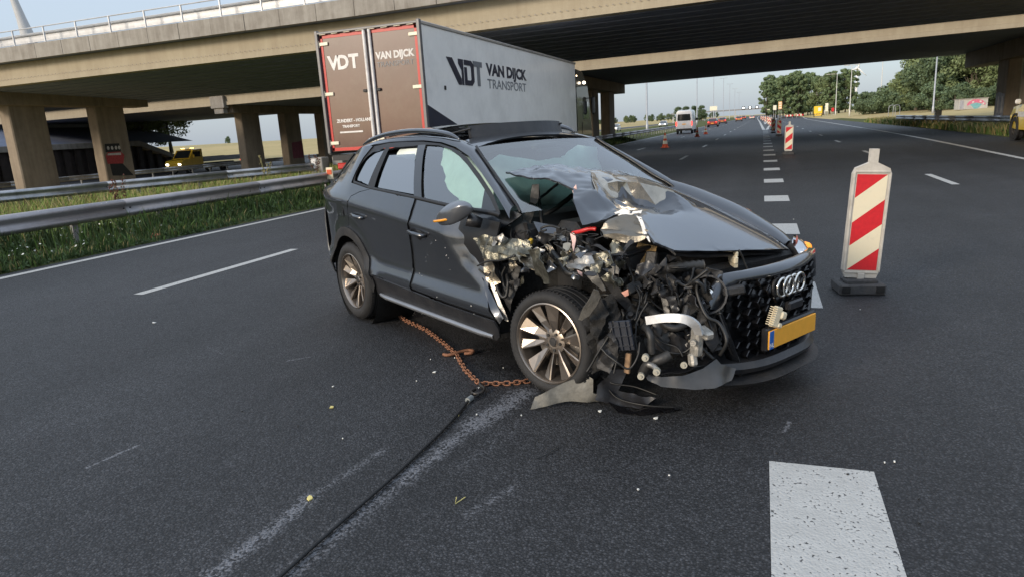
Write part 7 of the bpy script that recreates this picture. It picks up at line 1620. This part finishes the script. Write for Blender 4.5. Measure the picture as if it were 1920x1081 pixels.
# grass: too many blades to count, one object per strip
def grass(name, n, fx, hgt, m, seed, label, wd=.012):
    r_ = np.random.default_rng(seed); X, Y, Z = fx(r_, n); n = len(X); h = hgt(r_, X, Y)
    a = r_.random(n) * 2 * np.pi; lean = r_.normal(size=(n, 2)) * .28 * h[:, None]; w_ = wd * (.6 + .9 * r_.random(n)) * (1 + np.clip(np.hypot(X, Y) - 12, 0, 60) * .035)
    dx, dy = np.cos(a) * w_, np.sin(a) * w_
    b0 = np.stack([X - dx, Y - dy, Z - .03], 1); b1 = np.stack([X + dx, Y + dy, Z - .03], 1)
    m0 = np.stack([X - dx * .7 + lean[:, 0] * .4, Y - dy * .7 + lean[:, 1] * .4, Z + h * .6], 1); m1 = np.stack([X + dx * .7 + lean[:, 0] * .4, Y + dy * .7 + lean[:, 1] * .4, Z + h * .6], 1)
    tp = np.stack([X + lean[:, 0], Y + lean[:, 1], Z + h], 1)
    V = np.stack([b0, b1, m1, m0, tp], 1).reshape(-1, 3)
    k = np.arange(n) * 5; q = np.stack([k, k + 1, k + 2, k + 3], 1); tr_ = np.stack([k + 3, k + 2, k + 4], 1)
    me = bpy.data.meshes.new(name); me.vertices.add(len(V)); me.vertices.foreach_set('co', V.ravel())
    lv = np.concatenate([np.concatenate([q, tr_], 1).ravel()]).astype(np.int32)
    me.loops.add(len(lv)); me.loops.foreach_set('vertex_index', lv); me.polygons.add(2 * n)
    st = np.stack([np.arange(n) * 7, np.arange(n) * 7 + 4], 1).ravel().astype(np.int32); tot = np.tile(np.array([4, 3], dtype=np.int32), n)
    me.polygons.foreach_set('loop_start', st); me.polygons.foreach_set('loop_total', tot); me.update(); me.validate(); me.materials.append(m)
    o = link(bpy.data.objects.new(name, me)); return tag(o, label, 'grass', None, 'stuff')
GA = leafmat('grass_green', (.075, .125, .028), .45); GB = leafmat('grass_deep', (.05, .08, .026), .5); GC = leafmat('grass_straw', (.24, .20, .085), .4); GD = leafmat('grass_bright', (.19, .26, .055), .4)
def clumpmask(r_, X, Y, s=.8, thr=.5):
    v = np.array([noise.noise(Vector((x * s, y * s, 4.))) for x, y in zip(X, Y)]); return r_.random(len(X)) < np.clip(.5 + v * 1.1, .06, 1)
def fverge(r_, n):
    Y = 3.5 + 60 * r_.random(n) ** 2.0; X = -12.9 + 2.15 * r_.random(n) ** .9; k = clumpmask(r_, X, Y); X, Y = X[k], Y[k]
    return X, Y, np.array([vh(x, y) for x, y in zip(X, Y)])
grass('verge_grass', 44000, fverge, lambda r_, X, Y: np.clip(.10 + .34 * np.clip((-10.72 - X) / 1.0, 0, 1) * (.35 + .8 * r_.random(len(X))), .05, .55), GB, 1, 'tangled dark green weeds under the left guard rail')
grass('verge_grass', 14000, fverge, lambda r_, X, Y: np.clip(.10 + .42 * np.clip((-10.72 - X) / 1.0, 0, 1) * (.35 + .8 * r_.random(len(X))), .05, .6), GA, 2, 'lighter grass stems among the verge weeds')
grass('verge_grass', 5000, fverge, lambda r_, X, Y: .12 + .4 * np.clip((-10.72 - X) / 1.0, 0, 1) * r_.random(len(X)), GC, 3, 'dry straw stems in the left verge')
def fmed(r_, n):
    Y = 4 + 42 * r_.random(n) ** 1.5; X = -22 + 8.6 * r_.random(n); return X, Y, np.array([vh(x, y) if x > -20 else -.03 for x, y in zip(X, Y)])
grass('median_grass', 42000, fmed, lambda r_, X, Y: .22 + .34 * r_.random(len(X)), GD, 4, 'bright sunlit grass of the median between the guard rails')
grass('median_grass', 12000, fmed, lambda r_, X, Y: .25 + .45 * r_.random(len(X)), GC, 5, 'dry seed stems in the median grass')
def fright(r_, n):
    Y = 18 + 75 * r_.random(n) ** 1.2; X = np.array([right_edge(y) for y in Y]) + 3.0 + 2.4 * r_.random(n); return X, Y, .03 + (X - np.array([right_edge(y) for y in Y]) - 3) * .05
grass('shoulder_grass', 12000, fright, lambda r_, X, Y: .12 + .35 * r_.random(len(X)), GA, 6, 'green grass below the right guard rail', .016)
grass('shoulder_grass', 9000, fright, lambda r_, X, Y: .15 + .40 * r_.random(len(X)), GC, 7, 'yellowed grass below the right guard rail', .016)
# leafy ground weeds and the tall docks that stand out of the grass
def leaves(name, n, fx, m, seed, label, s0):
    r_ = np.random.default_rng(seed); X, Y, Z = fx(r_, n); n = len(X); P_ = np.stack([X, Y, Z + .02 + .28 * r_.random(n) * np.clip((-10.7 - X) / .9, .1, 1)], 1)
    n_ = r_.normal(size=(n, 3)) * .6 + np.array([.3, -.3, 1]); n_ /= np.linalg.norm(n_, axis=1)[:, None]; a_ = np.cross(n_, r_.normal(size=(n, 3))); a_ /= np.linalg.norm(a_, axis=1)[:, None]; b_ = np.cross(n_, a_)
    s = s0 * (.5 + r_.random(n))[:, None]; V = np.stack([P_ - a_ * s, P_ - b_ * s * .5, P_ + a_ * s, P_ + b_ * s * .5], 1).reshape(-1, 3)
    me = bpy.data.meshes.new(name); me.from_pydata(V.tolist(), [], [(i * 4, i * 4 + 1, i * 4 + 2, i * 4 + 3) for i in range(n)]); me.materials.append(m)
    return tag(link(bpy.data.objects.new(name, me)), label, 'weeds', None, 'stuff')
leaves('verge_weeds', 52000, fverge, leafmat('weed_leaf', (.055, .09, .03), .5), 8, 'low leafy weeds creeping towards the edge line', .03)
leaves('verge_flowers', 90, lambda r_, n: (-12.1 + 1.2 * r_.random(n), 5.2 + 5 * r_.random(n) ** 1.5, np.full(n, .15)), mat('white_petal', (.7, .7, .62), .7), 9, 'small white daisies in the verge weeds', .022)
DOCK = mat('dock_brown', (.11, .038, .025), .9, 0, .4, 30.); STEM = mat('weed_stem', (.10, .12, .04), .9)
def dock(label, loc, h, m, sd):
    t = empty('tall_weed', loc, 0, label, 'weed', 'tall weeds standing in the median'); q = random.Random(sd); mb = MB(); fl = MB()
    for k in range(4):
        a = q.uniform(0, 6.28); tip = Vector((.16 * math.cos(a) * h, .16 * math.sin(a) * h, h * q.uniform(.75, 1.))); mb.tube([(0, 0, 0), tip * .5 + Vector((0, 0, .05)), tip], [.009, .007, .003], 5)
        for j in range(26):
            c = tip * q.uniform(.5, 1.) + Vector((q.uniform(-.04, .04), q.uniform(-.04, .04), q.uniform(-.02, .04))); fl.box(c, (.022, .02, .032), (q.uniform(-1, 1), q.uniform(-1, 1), q.uniform(0, 3)))
    mb.build('stem', STEM, t); fl.build('seed_heads', m, t)['kind'] = 'stuff'; return t
dock('rust-brown dock plant in the median, nearest the second column', (-15.6, 13.2, 0), 1.15, DOCK, 1)
dock('tall pale weed at the far left of the median', (-16.6, 8.4, 0), 1.35, leafmat('weed_head', (.20, .22, .09)), 2)
dock('brown dock plant left of the pale weed', (-15.2, 8.9, 0), 1.0, DOCK, 3)
dock('reddish weed by the barrier terminal', (-16.4, 22.8, 0), 1.3, DOCK, 4)
dock('pale seeding weed before the third column', (-16.9, 20.6, 0), 1.35, leafmat('weed_head2', (.24, .21, .10)), 5)
